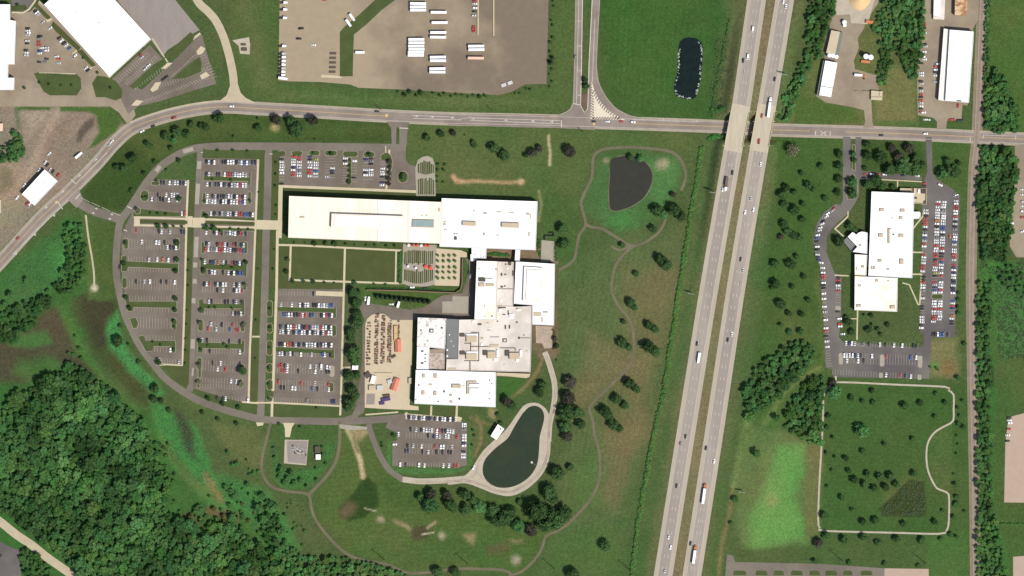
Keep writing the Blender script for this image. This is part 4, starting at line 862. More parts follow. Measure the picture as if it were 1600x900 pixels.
F_ = building('process_building','large grey-roofed process building carrying air handlers and brown duct loops',[(717.5,499.5),(741.3,499.2),(776,500.2),(776.2,478.4),(802,479.2),(832,478.2),(829,581.5),(697.2,578.3),(698,561),(716,561)],8.3,M['grey_roof'],M['wall_tan'],windows=False,units=[
    ('air_handler',729,524.5,745,534.5,2.4,'unit'),('air_handler',728.5,552,745,561.5,2.4,'unit'),('air_handler',762,549,774.5,560,2.6,'unit'),('air_handler',796,551,811,561,2.6,'unit'),
    ('fan_housing',719,521,726.5,526,1.8,'unit_dark'),('fan_housing',719,548.5,726.5,554,1.8,'unit_dark'),('fan_housing',729,521.5,746.5,524.2,1.7,'white_paint'),('fan_housing',729,549,746.5,551.6,1.7,'white_paint'),('fan_housing',776,546,778.5,557,1.7,'white_paint'),('fan_housing',812,547,815.5,557.5,1.8,'white_paint'),('fan_housing',771.5,559,778,564,1.6,'white_paint'),('fan_housing',806,560,811,564.5,1.5,'white_paint'),('fan_housing',755,547.5,761.5,555,1.8,'unit_dark'),('fan_housing',789.5,547.5,796,556,1.8,'unit_dark'),
    ('duct',736.5,519,748.8,519.8,.9,'pipe'),('duct',748,519,748.8,564,.9,'pipe'),('duct',726,563.3,748.5,564.1,.9,'pipe'),('duct',734.2,564,735.2,579,.9,'pipe'),('duct',736,541,764,541.8,.8,'pipe'),('duct',781,543.2,805.5,544,.8,'pipe'),('duct',804.8,543.5,805.6,548,.8,'pipe'),('duct',726,536,736,536.8,.8,'pipe'),('duct',735.3,532,736.1,548,.8,'pipe'),
    ('roof_curb',785.5,529,792,534.5,.8,'unit_dark'),('roof_hatch',787,530.2,790.5,533.3,1.0,'grey_roof'),('hatch',765.5,538,779.5,542.8,.7,'tan_roof'),('roof_seam',766,526,780,526.8,.4,'unit_dark'),('roof_seam',812,527.5,829,528.2,.4,'unit_dark'),('vent',778.5,480,790.5,481.5,1,'unit_dark'),('vent',779,482.5,783,488,1.3,'white_paint'),('vent',785.5,491,790,492.2,.8,'unit_dark'),('vent',794,485,795,492,1.2,'unit_dark'),('vent',796,490,803,497,1.3,'white_paint'),('vent',807,482.5,814,485,.9,'white_paint'),('vent',807,482,809.5,483,1.2,'unit_dark'),('vent',806.5,502.5,809,504.5,.8,'unit_dark'),('vent',789,508,790.8,514,.9,'unit_dark'),('vent',795.5,508,797.3,513.5,.9,'unit_dark'),('vent',747,505.5,752.5,508,.8,'unit_dark'),('vent',776.5,501,778.5,503,.8,'unit_dark'),('vent',752,527,755.5,530,.9,'unit'),('vent',751.5,536,755,540,.9,'white_paint'),('vent',810,526.5,812.5,529.5,.9,'unit_dark'),('vent',761,503.5,764,505.5,.6,'unit'),('vent',762,515,766,517,.5,'unit'),('vent',817.5,523,820,524,.6,'unit_dark'),('vent',787,568.5,789,570.5,.5,'unit'),('vent',822,547,824.5,550,.4,'unit'),('vent',763,512,769,512.7,.4,'white_paint'),('hatch',738,500.5,744.5,504,1,'warm_roof'),('duct',700,574.5,713,577,.4,'unit')])
building('slate_strip_roof','slate-grey strip roof beside the stained white shop',[(698,498),(717.3,499),(715.8,560.5),(697.3,560)],9.4,M['slate_roof'],M['wall_tan'],windows=False,par_h=.3,units=[('vent',701.5,522,703,524,.6,'white_paint'),('vent',704.5,532.5,706,533.5,.5,'white_paint'),('vent',708,540,709.5,541,.5,'white_paint'),('vent',698,545.5,700,548,.6,'white_paint'),('vent',698,554.5,700,558,.6,'white_paint')])
building('stained_shop','speckled stained white shop roof at the upper left corner of the plant',[(653,496),(697.6,497.8),(696,545.5),(651.8,541)],9.0,M['mottled_roof'],M['wall_tan'],units=[('vent',671.5,514,677.5,519.5,1.1,'unit_dark'),('vent',673,515.3,676,518,1.4,'white_paint'),('vent',657,515,659,517,.6,'unit_dark'),('vent',689,511,692,513.5,.6,'unit_dark'),('vent',667,502,668,508,.4,'unit'),('vent',667.5,531,670,534,.5,'unit')])
building('annex_building','clean white annex roof with a row of dark vents below the stained shop',[(652,541.6),(671.2,542),(670.5,578),(651,577)],7.6,M['white_roof'],M['wall_tan'],windows=False,units=[('vent',658.5,547.5,662,550,.9,'unit_dark'),('vent',664,553.5,666.5,555,.8,'unit_dark'),('vent',663.5,559,666,560.5,.8,'unit_dark'),('vent',663.5,564,666,565.5,.8,'unit_dark'),('vent',658,566,662,568.5,.9,'unit_dark')])
building('brown_flat_roof','rust-stained brownish flat roof between the annex and the slate strip',[(671.5,545.8),(696,546),(695,577.6),(671,577.6)],6.8,M['brown_roof'],M['wall_tan'],windows=False,units=[('roof_curb',672,546,695,552,.3,'stack_grey')])
building('press_shop','big white square-cornered press shop roof at the bottom of the plant',[(650,577.8),(775.2,581.7),(774.5,636),(648,630.5)],9.8,M['white_roof'],M['wall_tan'],units=[
    ('rooftop_unit',660.5,584.5,664.5,590,1.5,'unit'),('rooftop_unit',678.5,584,683.5,590.5,1.5,'unit'),('rooftop_unit',659.5,610.5,664,616.5,1.5,'unit'),('rooftop_unit',678,611,682.5,617.5,1.5,'unit'),('rooftop_unit',703,615.5,707,619,1.2,'unit'),('rooftop_unit',703.5,626,707.5,629.5,1.2,'unit'),('fan_housing',706.5,600.5,720,606,2.2,'unit'),('duct',720,602.6,727,603.6,.8,'unit'),('air_handler',729.5,595.5,732.5,616,1.8,'unit'),('air_handler',732.5,595,745,597.5,1.6,'unit'),('air_handler',733.5,599.5,750,604,2.4,'white_paint'),('air_handler',733.5,606.5,750,614.5,2.4,'white_paint'),('vent',693,610,695.5,613,.9,'unit_dark'),('vent',717,621.5,719.5,624.5,.9,'unit_dark'),('vent',670.5,599.5,675.5,602,.9,'unit'),('vent',671,620,672.5,622,.5,'unit'),('vent',653.5,600.5,656,602.5,.8,'unit_dark'),('vent',684,626,686,628,.6,'unit_dark'),('vent',764.5,593,766,595,.6,'unit_dark'),('vent',768,598.5,769.5,600.5,.6,'unit_dark'),('vent',764.5,613,766,616,.5,'unit'),('vent',764,621.5,766,623,.6,'unit_dark'),('vent',649.5,623,651,625.5,.6,'unit_dark')])
building('loading_dock','narrow tan loading dock roof along the bottom of the process building',[(776,582),(829,584),(827,589.5),(775.8,587)],4,M['tan_roof'],M['wall_tan'],windows=False,par_h=.2)
building('entry_court','brownish entry court roof right of the process building',[(836.5,508.5),(864,510),(863,544),(850,545),(847,537),(837,536)],.45,M['stack_grey'],M['wall_tan'],windows=False,par_h=.15,cat='terrace')
building('loading_court','walled paved court with a black steel frame right of the hall',[(846,375),(866,377),(865,409),(845,408.5)],.4,M['conc_grey'],M['wall_tan'],windows=False,par_h=.3,cat='terrace')
fr = empty('gate_frame',(*W(858,369),0),'black steel frame on the paved court right of the hall','frame')
for x0,y0,x1,y1 in ((851.5,368.2,866,369.2),(851,369,852.2,375),(858.5,363.5,866,364.5),(865,364,866,369)):
    b = MB(); q0 = W(x0,y1); q1 = W(x1,y0); b.box(q0[0],q0[1],0,q1[0],q1[1],2.6); b.build('frame_bar',M['trim_dark'],fr)
# retaining wall of the service court
rw = MB(); strip_geo(rw,[W(*p) for p in [(573,453),(640,454.5),(690,457),(712,457.5),(720,452),(722,440),(722.5,404)]],1.1,3.2,3.4); tag(rw.build('retaining_wall',M['wall_brown']),'dark retaining wall along the service court below the plaza','wall')
for k,(pts,lab) in enumerate((([(733,405),(735,450),(733,463)],'low tan wall on the right side of the narrow service court'),)):
    b = MB(); strip_geo(b,[W(*p) for p in pts],.5,1.2,1.4); tag(b.build('dock_wall',M['wall_grey']),lab,'wall')

# north-west plants
building('tilted_plant','huge white tilted plant roof cut by the top edge at the upper left',[(70,8),(172.5,121),(236.5,62),(134,-51)],9,M['white_roof'],M['wall_tan'],units=[('vent',155,35,157,37,.6,'unit'),('vent',120,20,121.5,21.5,.5,'unit')])
building('corner_plant','large stepped white plant roof in the upper left corner',[(-40,7.5),(17,7.5),(17,32),(26,33.5),(24,101),(14,101),(13.6,122),(23.6,122),(23,141),(-40,141.5)],8.5,M['white_roof'],M['wall_tan'],units=[('roof_seam',-30,74,25,74.4,.15,'unit')])
building('roadside_warehouse','white tilted warehouse in the dirt yard beside the main road at the left',[(70.5,265),(91,283.5),(55,321.5),(35,303.5)],6,M['white_roof'],M['wall_grey'],units=[('vent',70,284,72,286,.4,'galv')])
building('site_cabin','small cream cabin cut by the left edge of the dirt yard',[(-8,193),(5,193),(4.5,205),(-8,205)],3,M['peach'],M['wall_grey'],windows=False,parapet=False,cat='cabin')
building('yard_shed','small cream shed cut by the left edge below the dirt yard',[(-8,312),(2,312),(2,333),(-8,333)],3,M['tan_roof'],M['wall_grey'],windows=False,parapet=False,cat='shed')
# north-east
building('farm_shed','cream-roofed farm shed beside the tree belt at the upper right',[(1298.5,47.5),(1312,50),(1304.5,86),(1290.5,83)],5,M['tan_roof'],M['wall_grey'],parapet=False,windows=False)
b_ = building('farm_shed_lean_to','dark green lean-to roof on the right side of the cream farm shed',[(1312.1,50),(1317,51),(1309.5,87),(1304.6,86)],3.6,M['slate_roof'],M['wall_grey'],parapet=False,windows=False,cat='shed')
fs = building('seed_store','white-roofed store below the cream farm shed',[(1289,95),(1308,98.5),(1298,152),(1279.5,149)],6.5,M['white_roof'],M['wall_grey'],parapet=False,windows=False,units=[('roof_seam',1281.5,136,1302,136.8,.2,'unit_dark',-.17)])
building('store_lean_to','grey lean-to on the left side of the white store',[(1286,95),(1288.8,95.3),(1279.2,149),(1276,148)],4.5,M['slate_roof'],M['wall_grey'],parapet=False,windows=False,cat='shed')
building('scale_house','small two-part tan scale house by the farm drive',[(1361,141.5),(1379,143),(1378,157),(1360.5,156)],3,M['tan_roof'],M['wall_tan'],parapet=False,windows=False,units=[('roof_seam',1373,142.5,1373.8,150,.15,'unit_dark'),('roof_seam',1361,151.2,1378,151.9,.15,'unit_dark')],cat='scale house')
building('warehouse','long white warehouse beside the railway at the upper right',[(1483,47),(1520.5,50),(1513,161),(1476,158)],8.5,M['white_roof'],M['wall_tan'],units=[('vent',1494,157.5,1501,159,1,'unit_dark')])
building('warehouse_lean_to','pale dirty lean-to along the left side of the long white warehouse',[(1474,45),(1482.8,46.5),(1475.8,158),(1465.5,156.5)],6,M['cream_roof'],M['wall_tan'],parapet=False,windows=False)
building('narrow_shed','narrow white shed cut by the top edge left of the rusty one',[(1459,-14),(1470,-14),(1468,26),(1458,25)],5,M['white_roof'],M['wall_grey'],parapet=False,windows=False,cat='shed'); building('shed_canopy','pale translucent canopy on the right of the narrow white shed',[(1470.2,-14),(1477,-14),(1475,31),(1458,30),(1458,25.5),(1468.2,26)],3.5,M['grey_roof'],M['wall_grey'],parapet=False,windows=False,cat='canopy')
building('rusty_shed','rust-blotched tin shed cut by the top edge near the railway',[(1492,-14),(1512,-14),(1509,24.5),(1491,24)],6,M['rust_roof'],M['wall_brown'],parapet=False,windows=False,cat='shed')
# right-hand office
O_ = building('office_block','large white-roofed office block between the two dark car parks on the right',[(1361,299.5),(1427.5,301.8),(1424.5,434.5),(1356,431)],8.5,M['white_roof'],M['wall_tan'],units=[('rooftop_unit',1373.5,326,1380.5,330.5,1.6,'unit'),('rooftop_unit',1406,327,1413,331.5,1.6,'unit'),('rooftop_unit',1404.5,338.5,1409.5,343,1.4,'unit'),('rooftop_unit',1372,365.5,1379,370.5,1.6,'unit'),('rooftop_unit',1404,366,1411,371,1.6,'unit'),('rooftop_unit',1371.5,405.5,1377,410,1.5,'unit'),('rooftop_unit',1405,405,1411,413,1.7,'unit'),('air_handler',1387,357,1389.5,380.5,1.8,'unit'),('air_handler',1389.5,357,1392,359,1.4,'unit'),('vent',1394,365.5,1396.5,367.5,.9,'unit_dark'),('vent',1392.5,340,1394,341.5,.5,'unit_dark'),('vent',1383,398,1384.5,399.5,.5,'unit'),('rooftop_unit',1360.5,416,1363,421,1.1,'unit'),('rooftop_unit',1364.5,416,1367,421,1.1,'unit'),('rooftop_unit',1385,419.5,1389,422,1.1,'unit')])
building('office_south_wing','cream-tinted square lower wing of the office block',[(1335,431.5),(1402,434.5),(1401,487),(1334.5,484.5)],7.2,M['warm_roof'],M['wall_brown'],units=[('rooftop_unit',1338,476,1345,480,1.6,'unit'),('rooftop_unit',1390.5,477.5,1398,482.5,1.7,'unit'),('rooftop_unit',1341,445,1345,448,1.1,'unit'),('rooftop_unit',1367.5,436.5,1371.5,440.5,1.1,'unit'),('roof_seam',1360,458,1380,458.4,.3,'unit'),('vent',1386,438,1389,440,.7,'unit')])
building('office_link_wing','small cream lower roof at the left side of the office block',[(1335,397.5),(1354.5,398.5),(1353,430.5),(1335,430)],6.2,M['warm_roof'],M['wall_brown'],windows=False,units=[('rooftop_unit',1345.5,415,1350,418.5,1.2,'unit'),('vent',1337,417,1338.5,423,.6,'unit')])
building('entrance_hall','white entrance hall roof with a rounded top edge left of the office block',[(1324,370),(1331,363),(1334,364),(1337,367),(1341,363.5),(1346,362),(1350,362.5),(1355,364),(1354.3,396.6),(1331.7,393.6),(1335,390),(1339,385.5)],6.8,M['white_roof'],M['wall_brown'],windows=False,units=[('rooftop_unit',1342.5,382,1345.5,385,1.1,'unit')])
building('entrance_canopy','grey-brown diamond canopy at the entrance of the office block',[(1317,377),(1323,370.5),(1338.5,385.3),(1330.5,393.5)],4,M['slate_roof'],M['wall_brown'],windows=False,parapet=False,cat='canopy')
building('round_annex','small white annex with rounded corners on the right of the office block',[(1427.2,331),(1436,331),(1438,333),(1437.6,340),(1435,342),(1427,342)],4.5,M['white_roof'],M['wall_tan'],windows=False,cat='annex')
yd = building('plant_yard','walled tan plant yard at the upper right corner of the office block',[(1427.6,294),(1448,294.5),(1447.5,319.5),(1427.3,318)],.5,M['tan_roof'],M['wall_tan'],windows=False,par_h=1.6,cat='plant yard',units=[('generator',1434,296,1437.5,301.5,2.2,'white_paint'),('chiller',1440,295.5,1443,302.5,2.4,'unit_dark'),('chiller',1444,295.5,1447,302.5,2.4,'unit_dark'),('pump_set',1428.5,308,1432.5,311,1.3,'unit_dark'),('tank_base',1443.5,314,1447,318,1.2,'unit_dark')])
building('loading_roof','small tan loading roof at the top edge of the office block',[(1406,294),(1425,294.5),(1425,299.5),(1406,298.8)],3,M['tan_roof'],M['wall_tan'],windows=False,cat='loading bay')
# pond hut, pipe-yard shed
ph = building('pump_house','white-roofed pump house with a dark left side on the pond bank',[(778,662.5),(788,670),(775.5,687),(766.5,681)],6.5,M['white_roof'],M['wall_brown'],parapet=False,windows=False,units=[('vent',781,669,783,671,.6,'unit_dark'),('vent',777,674,778.5,675.5,.5,'unit')],cat='pump house')
building('equipment_shelter','white square shelter beside the pipe yard',[(493.5,710),(501,710),(501,718),(493.5,718)],3.2,M['white_roof'],M['wall_grey'],parapet=False,windows=False,cat='shelter'); building('dark_shelter','dark grey shelter above the small white one by the pipe yard',[(492,697.5),(499,697.5),(499,708),(492,708)],3,M['unit_dark'],M['wall_grey'],parapet=False,windows=False,cat='shelter')
building('guard_shelter','small white guard shelter beside the walk right of the courtyard lot',[(550.5,571),(560,571),(559.5,577.5),(550,577.5)],3.2,M['white_roof'],M['wall_grey'],parapet=False,windows=False,cat='shelter')
# pipe yard
pp = sheet('pipe_yard_pad',[(445,687),(482,687.5),(478.5,727),(443.5,724)],M['gravel'],z=.12,label='square gravel pad of the pipe yard')
sheet('pipe_yard_pad',[(448,688.5),(481,689),(477.5,725),(449.5,722)],M['grey_yard'],z=.15)
pm = empty('pipe_manifold',(*W(464,704),0),'grey pipe manifold on the square gravel pad','pipework')
for a,c,r in (((458,697),(478,711),.35),((455,702),(472,704),.3),((461,706),(470,709),.5),((464,698),(466,708),.3),((468,702),(474,708),.3),((460,701),(463,709),.25),((470,700),(478,702),.25)):
    b = MB(); p = W(*a); q = W(*c); b.rod((*p,1.0),(*q,1.0),r); b.build('pipe',M['galv'],pm)
for x,y in ((458,697),(466,705),(472,706),(478,711),(462,708)):
    b = MB(); p = W(x,y); b.cyl(p[0],p[1],.9,0,1.9,10); b.build('valve_housing',M['unit_dark'],pm)
ub = sheet('utility_pad',[(363,63),(389,58),(391,70),(390,85),(375,84),(373,72)],M['gravel'],z=.05)
for i,(x,y,w,h) in enumerate(((381,70,9,4),(382,77.5,10,6))):
    e = empty('switchgear',(*W(x,y),0),('upper low' if i==0 else 'lower tall')+' dark switchgear cabinet on the gravel pad beside the haul road','cabinet'); p = W(x,y)
    b = MB(); b.box(p[0]-w*S/2,p[1]-h*S/2,0,p[0]+w*S/2,p[1]+h*S/2,.3); b.build('plinth',M['conc'],e); b = MB(); b.box(p[0]-w*S/2+.6,p[1]-h*S/2+.5,.3,p[0]+w*S/2-.6,p[1]+h*S/2-.5,2.2); b.build('cabinet_body',M['unit_dark'],e)

# tanks, stockpile, containers
def tank(x,y,r,h,label,dome=.7):
    p = W(x,y); e = empty('storage_tank',(*p,0),label,'tank','white storage tanks of the farm supply')
    b = MB(); b.cyl(p[0],p[1],r,0,h,20,0,r,0); b.build('shell',M['tank'],e,smooth=False); b = MB(); b.cyl(p[0],p[1],r+.08,h,h+.15,20,0,r+.02,dome); b.build('tank_roof',M['tank'],e); b = MB(); b.cyl(p[0],p[1],.3,h+dome*.7,h+dome+.4,8); b.build('vent_cap',M['galv'],e)
for t in ((1295.5,86.8,2.0,5,'leftmost of three white tanks in a row below the cream farm shed'),(1301,87.3,2.0,5,'middle of three white tanks in a row below the cream farm shed'),(1306.5,89,2.0,5,'rightmost of three white tanks in a row below the cream farm shed'),(1352.5,88.5,2.6,8,'left of the twin white silos beside the farm yard grass'),(1360,90,2.6,8,'right of the twin white silos beside the farm yard grass'),(1319,35,2.2,4,'upper of two touching white tanks near the sand pile'),(1319.5,39.5,1.8,3.5,'lower of two touching white tanks near the sand pile')): tank(*t)
sp = MB(); p = W(1343,-3); n_ = 40
rings = [(11.8,.2),(9.6,1.6),(6.5,3.8),(3.2,6.0),(.8,7.3)]; vs=[]
for k,(r,z) in enumerate(rings):
    for i in range(n_):
        t = 2*math.pi*i/n_; rr_ = r*(1+.05*math.sin(3*t+k)+R.uniform(-.025,.025)); vs.append((p[0]+rr_*math.cos(t),p[1]+rr_*math.sin(t),z))
vs.append((p[0],p[1],7.6)); fs=[]
for k in range(len(rings)-1):
    for i in range(n_): fs.append((k*n_+i,k*n_+(i+1)%n_,(k+1)*n_+(i+1)%n_,(k+1)*n_+i))
fs += [((len(rings)-1)*n_+i,(len(rings)-1)*n_+(i+1)%n_,len(rings)*n_) for i in range(n_)]
sp.add(vs,fs); tag(sp.build('sand_pile',M['sand'],smooth=True),'big conical sand stockpile cut by the top edge','stockpile')
def crate(name,x,y,L,B,h,a,m,label,cat,group=None,lid=None):
    p = W(x,y); z = Hm(*p); e = empty(name,(p[0],p[1],z),label,cat,group); b = MB(); b.obox(p[0],p[1],L,B,a,z+.15,z+h); b.build('shell',M[m],e)
    b = MB(); b.obox(p[0],p[1],L*.97,B*.9,a,z,z+.15); b.build('skid',M['unit_dark'],e)
    b = MB(); b.obox(p[0],p[1],L*.98,B*.12,a,z+h,z+h+.06); b.build('roof_rib',M[lid or m],e); return e
crate('container',1358.5,34.5,7.5,3,2.6,-.15,'orange','orange-brown container beside the sand pile','container'); crate('container',1352,96.5,9,2.6,2.2,-.08,'orange','long brown container beside the twin silos','container')
for i,(x,y,a,col_,lab) in enumerate(((622,540,1.6,'red_tarp','upright red-tarped tent in the storage yard'),(617.5,600.5,1.25,'red_tarp','slanted red-tarped tent in the lower storage yard'))):
    p = W(x,y); e = empty('storage_tent',(*p,0),lab,'tent','red tarped tents'); L,Bw = 13,6.2; b = MB(); c_,d_ = math.cos(a),math.sin(a)
    def t_(u,w,z): return (p[0]+u*c_-w*d_,p[1]+u*d_+w*c_,z)
    vs = [t_(-L/2,-Bw/2,0),t_(L/2,-Bw/2,0),t_(L/2,Bw/2,0),t_(-L/2,Bw/2,0),t_(-L/2,-Bw/2,2.2),t_(L/2,-Bw/2,2.2),t_(L/2,Bw/2,2.2),t_(-L/2,Bw/2,2.2),t_(-L/2,0,3.8),t_(L/2,0,3.8)]
    b.add(vs,[(0,1,5,4),(2,3,7,6),(1,2,6,9,5),(3,0,4,8,7)]); b.build('tent_wall',M[col_],e); b = MB(); b.add(vs,[(4,5,9,8),(6,7,8,9)]); b.build('tent_roof',M[col_],e); b = MB(); b.rod(t_(-L/2,0,3.85),t_(L/2,0,3.85),.12); b.build('ridge_pole',M['galv'],e)
crate('container',618.5,515,8,3.6,2.4,1.57,'tan_tarp','long tan-tarped bale above the upright red tent','container'); crate('container',618.5,527,7,3.4,2.2,1.57,'tan_tarp','short tan-tarped bale touching the upright red tent','container')
# rows of stacked goods
k = 0
STK = [(577,505,570,4.6),(589.5,492,570,3.6),(599.5,494,570,3.7),(609.5,502,568,3.5),(623.5,502,530,3.3)]
for ci,(x,y0,y1,dy) in enumerate(STK):
    y = y0
    while y < y1:
        xx = x-(y-y0)*.02
        for off in ((-1.4,1.6) if ci<4 else (0,)):
            if R.random() < .14: continue
            px_,py_ = xx+off+R.uniform(-.5,.5),y+R.uniform(-.6,.6); p = W(px_,py_)
            o = MB(); hh = R.uniform(.8,2.2); o.obox(p[0],p[1],R.uniform(1.2,2.0),R.uniform(1.1,1.9),R.uniform(-.2,.2),0.09,hh); o.obox(p[0]+.1,p[1],1.0,.9,R.uniform(-.4,.4),hh,hh+R.uniform(.2,.6))
            ob = o.build('goods_stack',[M[R.choice(('rust','rust','rust','stack_grey','stack_black'))]],loc=(p[0],p[1],0))
            tag(ob,'rusty brown goods stack standing in the packed rows of the storage yard','goods stack','goods stacks in the storage yard'); k += 1
        y += dy
for nm,x,y,L,B,h,a,m,lab in (('machine',575,586,6,5,2.6,.6,'unit_dark','dark tilted machine at the left edge of the storage yard'),('machine',583,593,8,4.2,3,1.3,'white_paint','white upright machine in the lower storage yard'),('machine',581.5,606,6.5,5,2.4,.05,'unit','tan left crate-like machine in the lower storage yard'),('machine',593.5,606,6,5,2.4,.05,'galv','pale right machine beside the slanted red tent row'),('machine',609,596,4.5,4,2.2,.3,'galv','small pale machine left of the slanted red tent'),('machine',603,624,9,3.4,2.6,.2,'purple','purple machine at the bottom of the storage yard'),('machine',597,630,5,3,2,.1,'purple','smaller purple crate below the purple machine'),('machine',615,557,5,2.4,1.6,.5,'unit_dark','dark low machine below the upright red tent'),('pallet_row',600,583.5,18,1.2,1.2,-.03,'tan_roof','pale row of pallets above the machines'),('machine',641,595,3.4,6,2.4,0,'unit','tan filter unit standing against the press shop wall'),('machine',604,618,7,2,2,.1,'stack_black','black rack above the purple machine')):
    crate(nm,x,y,L,B,h,a,m,lab,'machine' if nm=='machine' else 'pallets')
sheet('grid_pad',[(573,615),(586,615),(585,632),(572,632)],M['grey_yard'],z=.15)
for x,y,w in ((647,484,3),(644,504,2.5),(643,521,2.5),(648,553,3),(637,621,2)):
    pass
# patio umbrellas
def umbrella(x,y,r,m,label):
    p = W(x,y); e = empty('patio_umbrella',(*p,0),label,'umbrella','patio umbrellas'); b = MB(); b.cyl(p[0],p[1],r,2.3,2.6,8,0,r*.75,.6); b.build('canopy',M[m],e); b = MB(); b.rod((*p,0),(*p,2.6),.05); b.build('pole',M['galv'],e); b = MB(); b.cyl(p[0],p[1],.4,.12,.24,10); b.build('base',M['conc_grey'],e)
for i,(x,m) in enumerate(((638.5,'white_paint'),(645.5,'umbrella_red'),(651.8,'umbrella_red'),(658,'white_paint'),(664.5,'umbrella_red'),(670,'umbrella_red'))):
    umbrella(x,383.2+i*.12,1.5,m,('red' if m=='umbrella_red' else 'white')+' patio umbrella, '+('first','second','third','fourth','fifth','sixth')[i]+' from the left below the cream roof')
umbrella(665.3,416.5,2.3,'umbrella_red','large red umbrella, left one of the pair on the planted plaza'); umbrella(673,418.5,2.3,'umbrella_red','large red umbrella, right one of the pair on the planted plaza'); umbrella(637.5,416,1.4,'white_paint','white umbrella at the left end of the plaza cross path'); umbrella(649.5,418.5,1.3,'white_paint','white umbrella in the middle of the plaza cross path')
# fountain
p = W(831,722.5); fo = empty('pond_fountain',(*p,0),'small floating fountain with white spray on the dark green pond','fountain')
b = MB(); b.cyl(p[0],p[1],1.1,.02,.4,12); b.build('float',M['galv'],fo); b = MB()
for i in range(10): t=i*.628; b.rod((p[0],p[1],.4),(p[0]+1.3*math.cos(t),p[1]+1.3*math.sin(t),1.1),.09)
b.build('spray',M['white_paint'],fo); b = MB(); b.rod((*p,.1),(*W(837,727),.1),.06); b.build('cable',M['galv'],fo)
# poles, signs
def tpole(x,y,h,label,cat='power pole',arm=5):
    p = W(x,y); z = Hm(*p); e = empty('power_pole',(p[0],p[1],z),label,cat,'tall power poles'); b = MB(); b.cyl(p[0],p[1],.38,z,z+h,8,0,.2); b.build('pole',M['unit_dark'],e)
    for k in range(2):
        b = MB(); b.rod((p[0]-arm/2,p[1]-arm*.3,z+h-1-2.2*k),(p[0]+arm/2,p[1]+arm*.3,z+h-1-2.2*k),.14); b.build('crossarm',M['unit_dark'],e)
for x,y,h,lab in ((600,874,24,'tall power pole on the lower lawn, nearest the drained basin'),(731,881,24,'tall power pole on the lower lawn, right of the basin one'),(866,888,24,'tall power pole at the lower end of the winding trail'),(985,891,24,'tall power pole beside the highway hedge near the bottom edge'),(1315,875,24,'tall power pole below the park path corner'),(1445,879,24,'tall power pole near the bottom edge beside the railway lawn'),(770,173,13,'power pole along the upper verge, right one'),(595,171,13,'power pole along the upper verge, left one'),(911,206,11,'signal pole below the side road mouth'),(1560,203,11,'power pole beside the railway crossing')): tpole(x,y,h,lab,arm=4 if h>20 else 2.4)
def hsign(x,y,a,label):
    p = W(x,y); z = Hm(*p); e = empty('highway_sign',(p[0],p[1],z),label,'road sign','large highway signs')
    for u in (-2,2): b = MB(); b.cyl(p[0]+u*math.cos(a),p[1]+u*math.sin(a),.16,z,z+7,6); b.build('post',M['galv'],e)
    b = MB(); b.obox(p[0],p[1],7,.2,a,z+5,z+8.5); b.build('panel',M['galv'],e)
for x,y,lab in ((1224,117,'large highway sign on the right verge above the bridges'),(1113,301,'large highway sign on the left verge below the bridges'),(1079,459,'highway sign on the left verge in the middle of the picture'),(1159,769,'small highway sign in the bright field verge')): hsign(x,y,-.16,lab)
LP = [(247,345),(266,345.5),(350,349),(376,350),(300,420),(298,500),(340,409),(470,412)]
# concrete barriers of the truck yard
for i,(x,y0,y1) in enumerate(((746.8,-20,55),(771.2,-20,56))):
    b = MB(); p = W(x,(y0+y1)/2); b.obox(p[0],p[1],1.5,(y1-y0)*S,.0,0,.9); b.obox(p[0],p[1],.6,(y1-y0)*S,.0,.9,1.3); tag(b.build('barrier_wall',M['conc']),('left' if i==0 else 'right')+' long pale concrete barrier in the truck yard','barrier')
crate('steel_gantry',787,133,5,3.4,1.2,.35,'galv','left grey frame in the fenced corner of the truck yard','frame','grey frames in the truck yard corner'); crate('steel_gantry',797,129.5,5,3.4,1.2,.35,'galv','right grey frame in the fenced corner of the truck yard','frame','grey frames in the truck yard corner')
for i in range(5): crate('trailer_chassis',520.5-.3*i,83.5+i*7.2,6.6,2.2,.9,0,'unit_dark',('topmost','second','third','fourth','lowest')[i]+' dark empty trailer chassis beside the bent grass strip','chassis','empty trailer chassis')

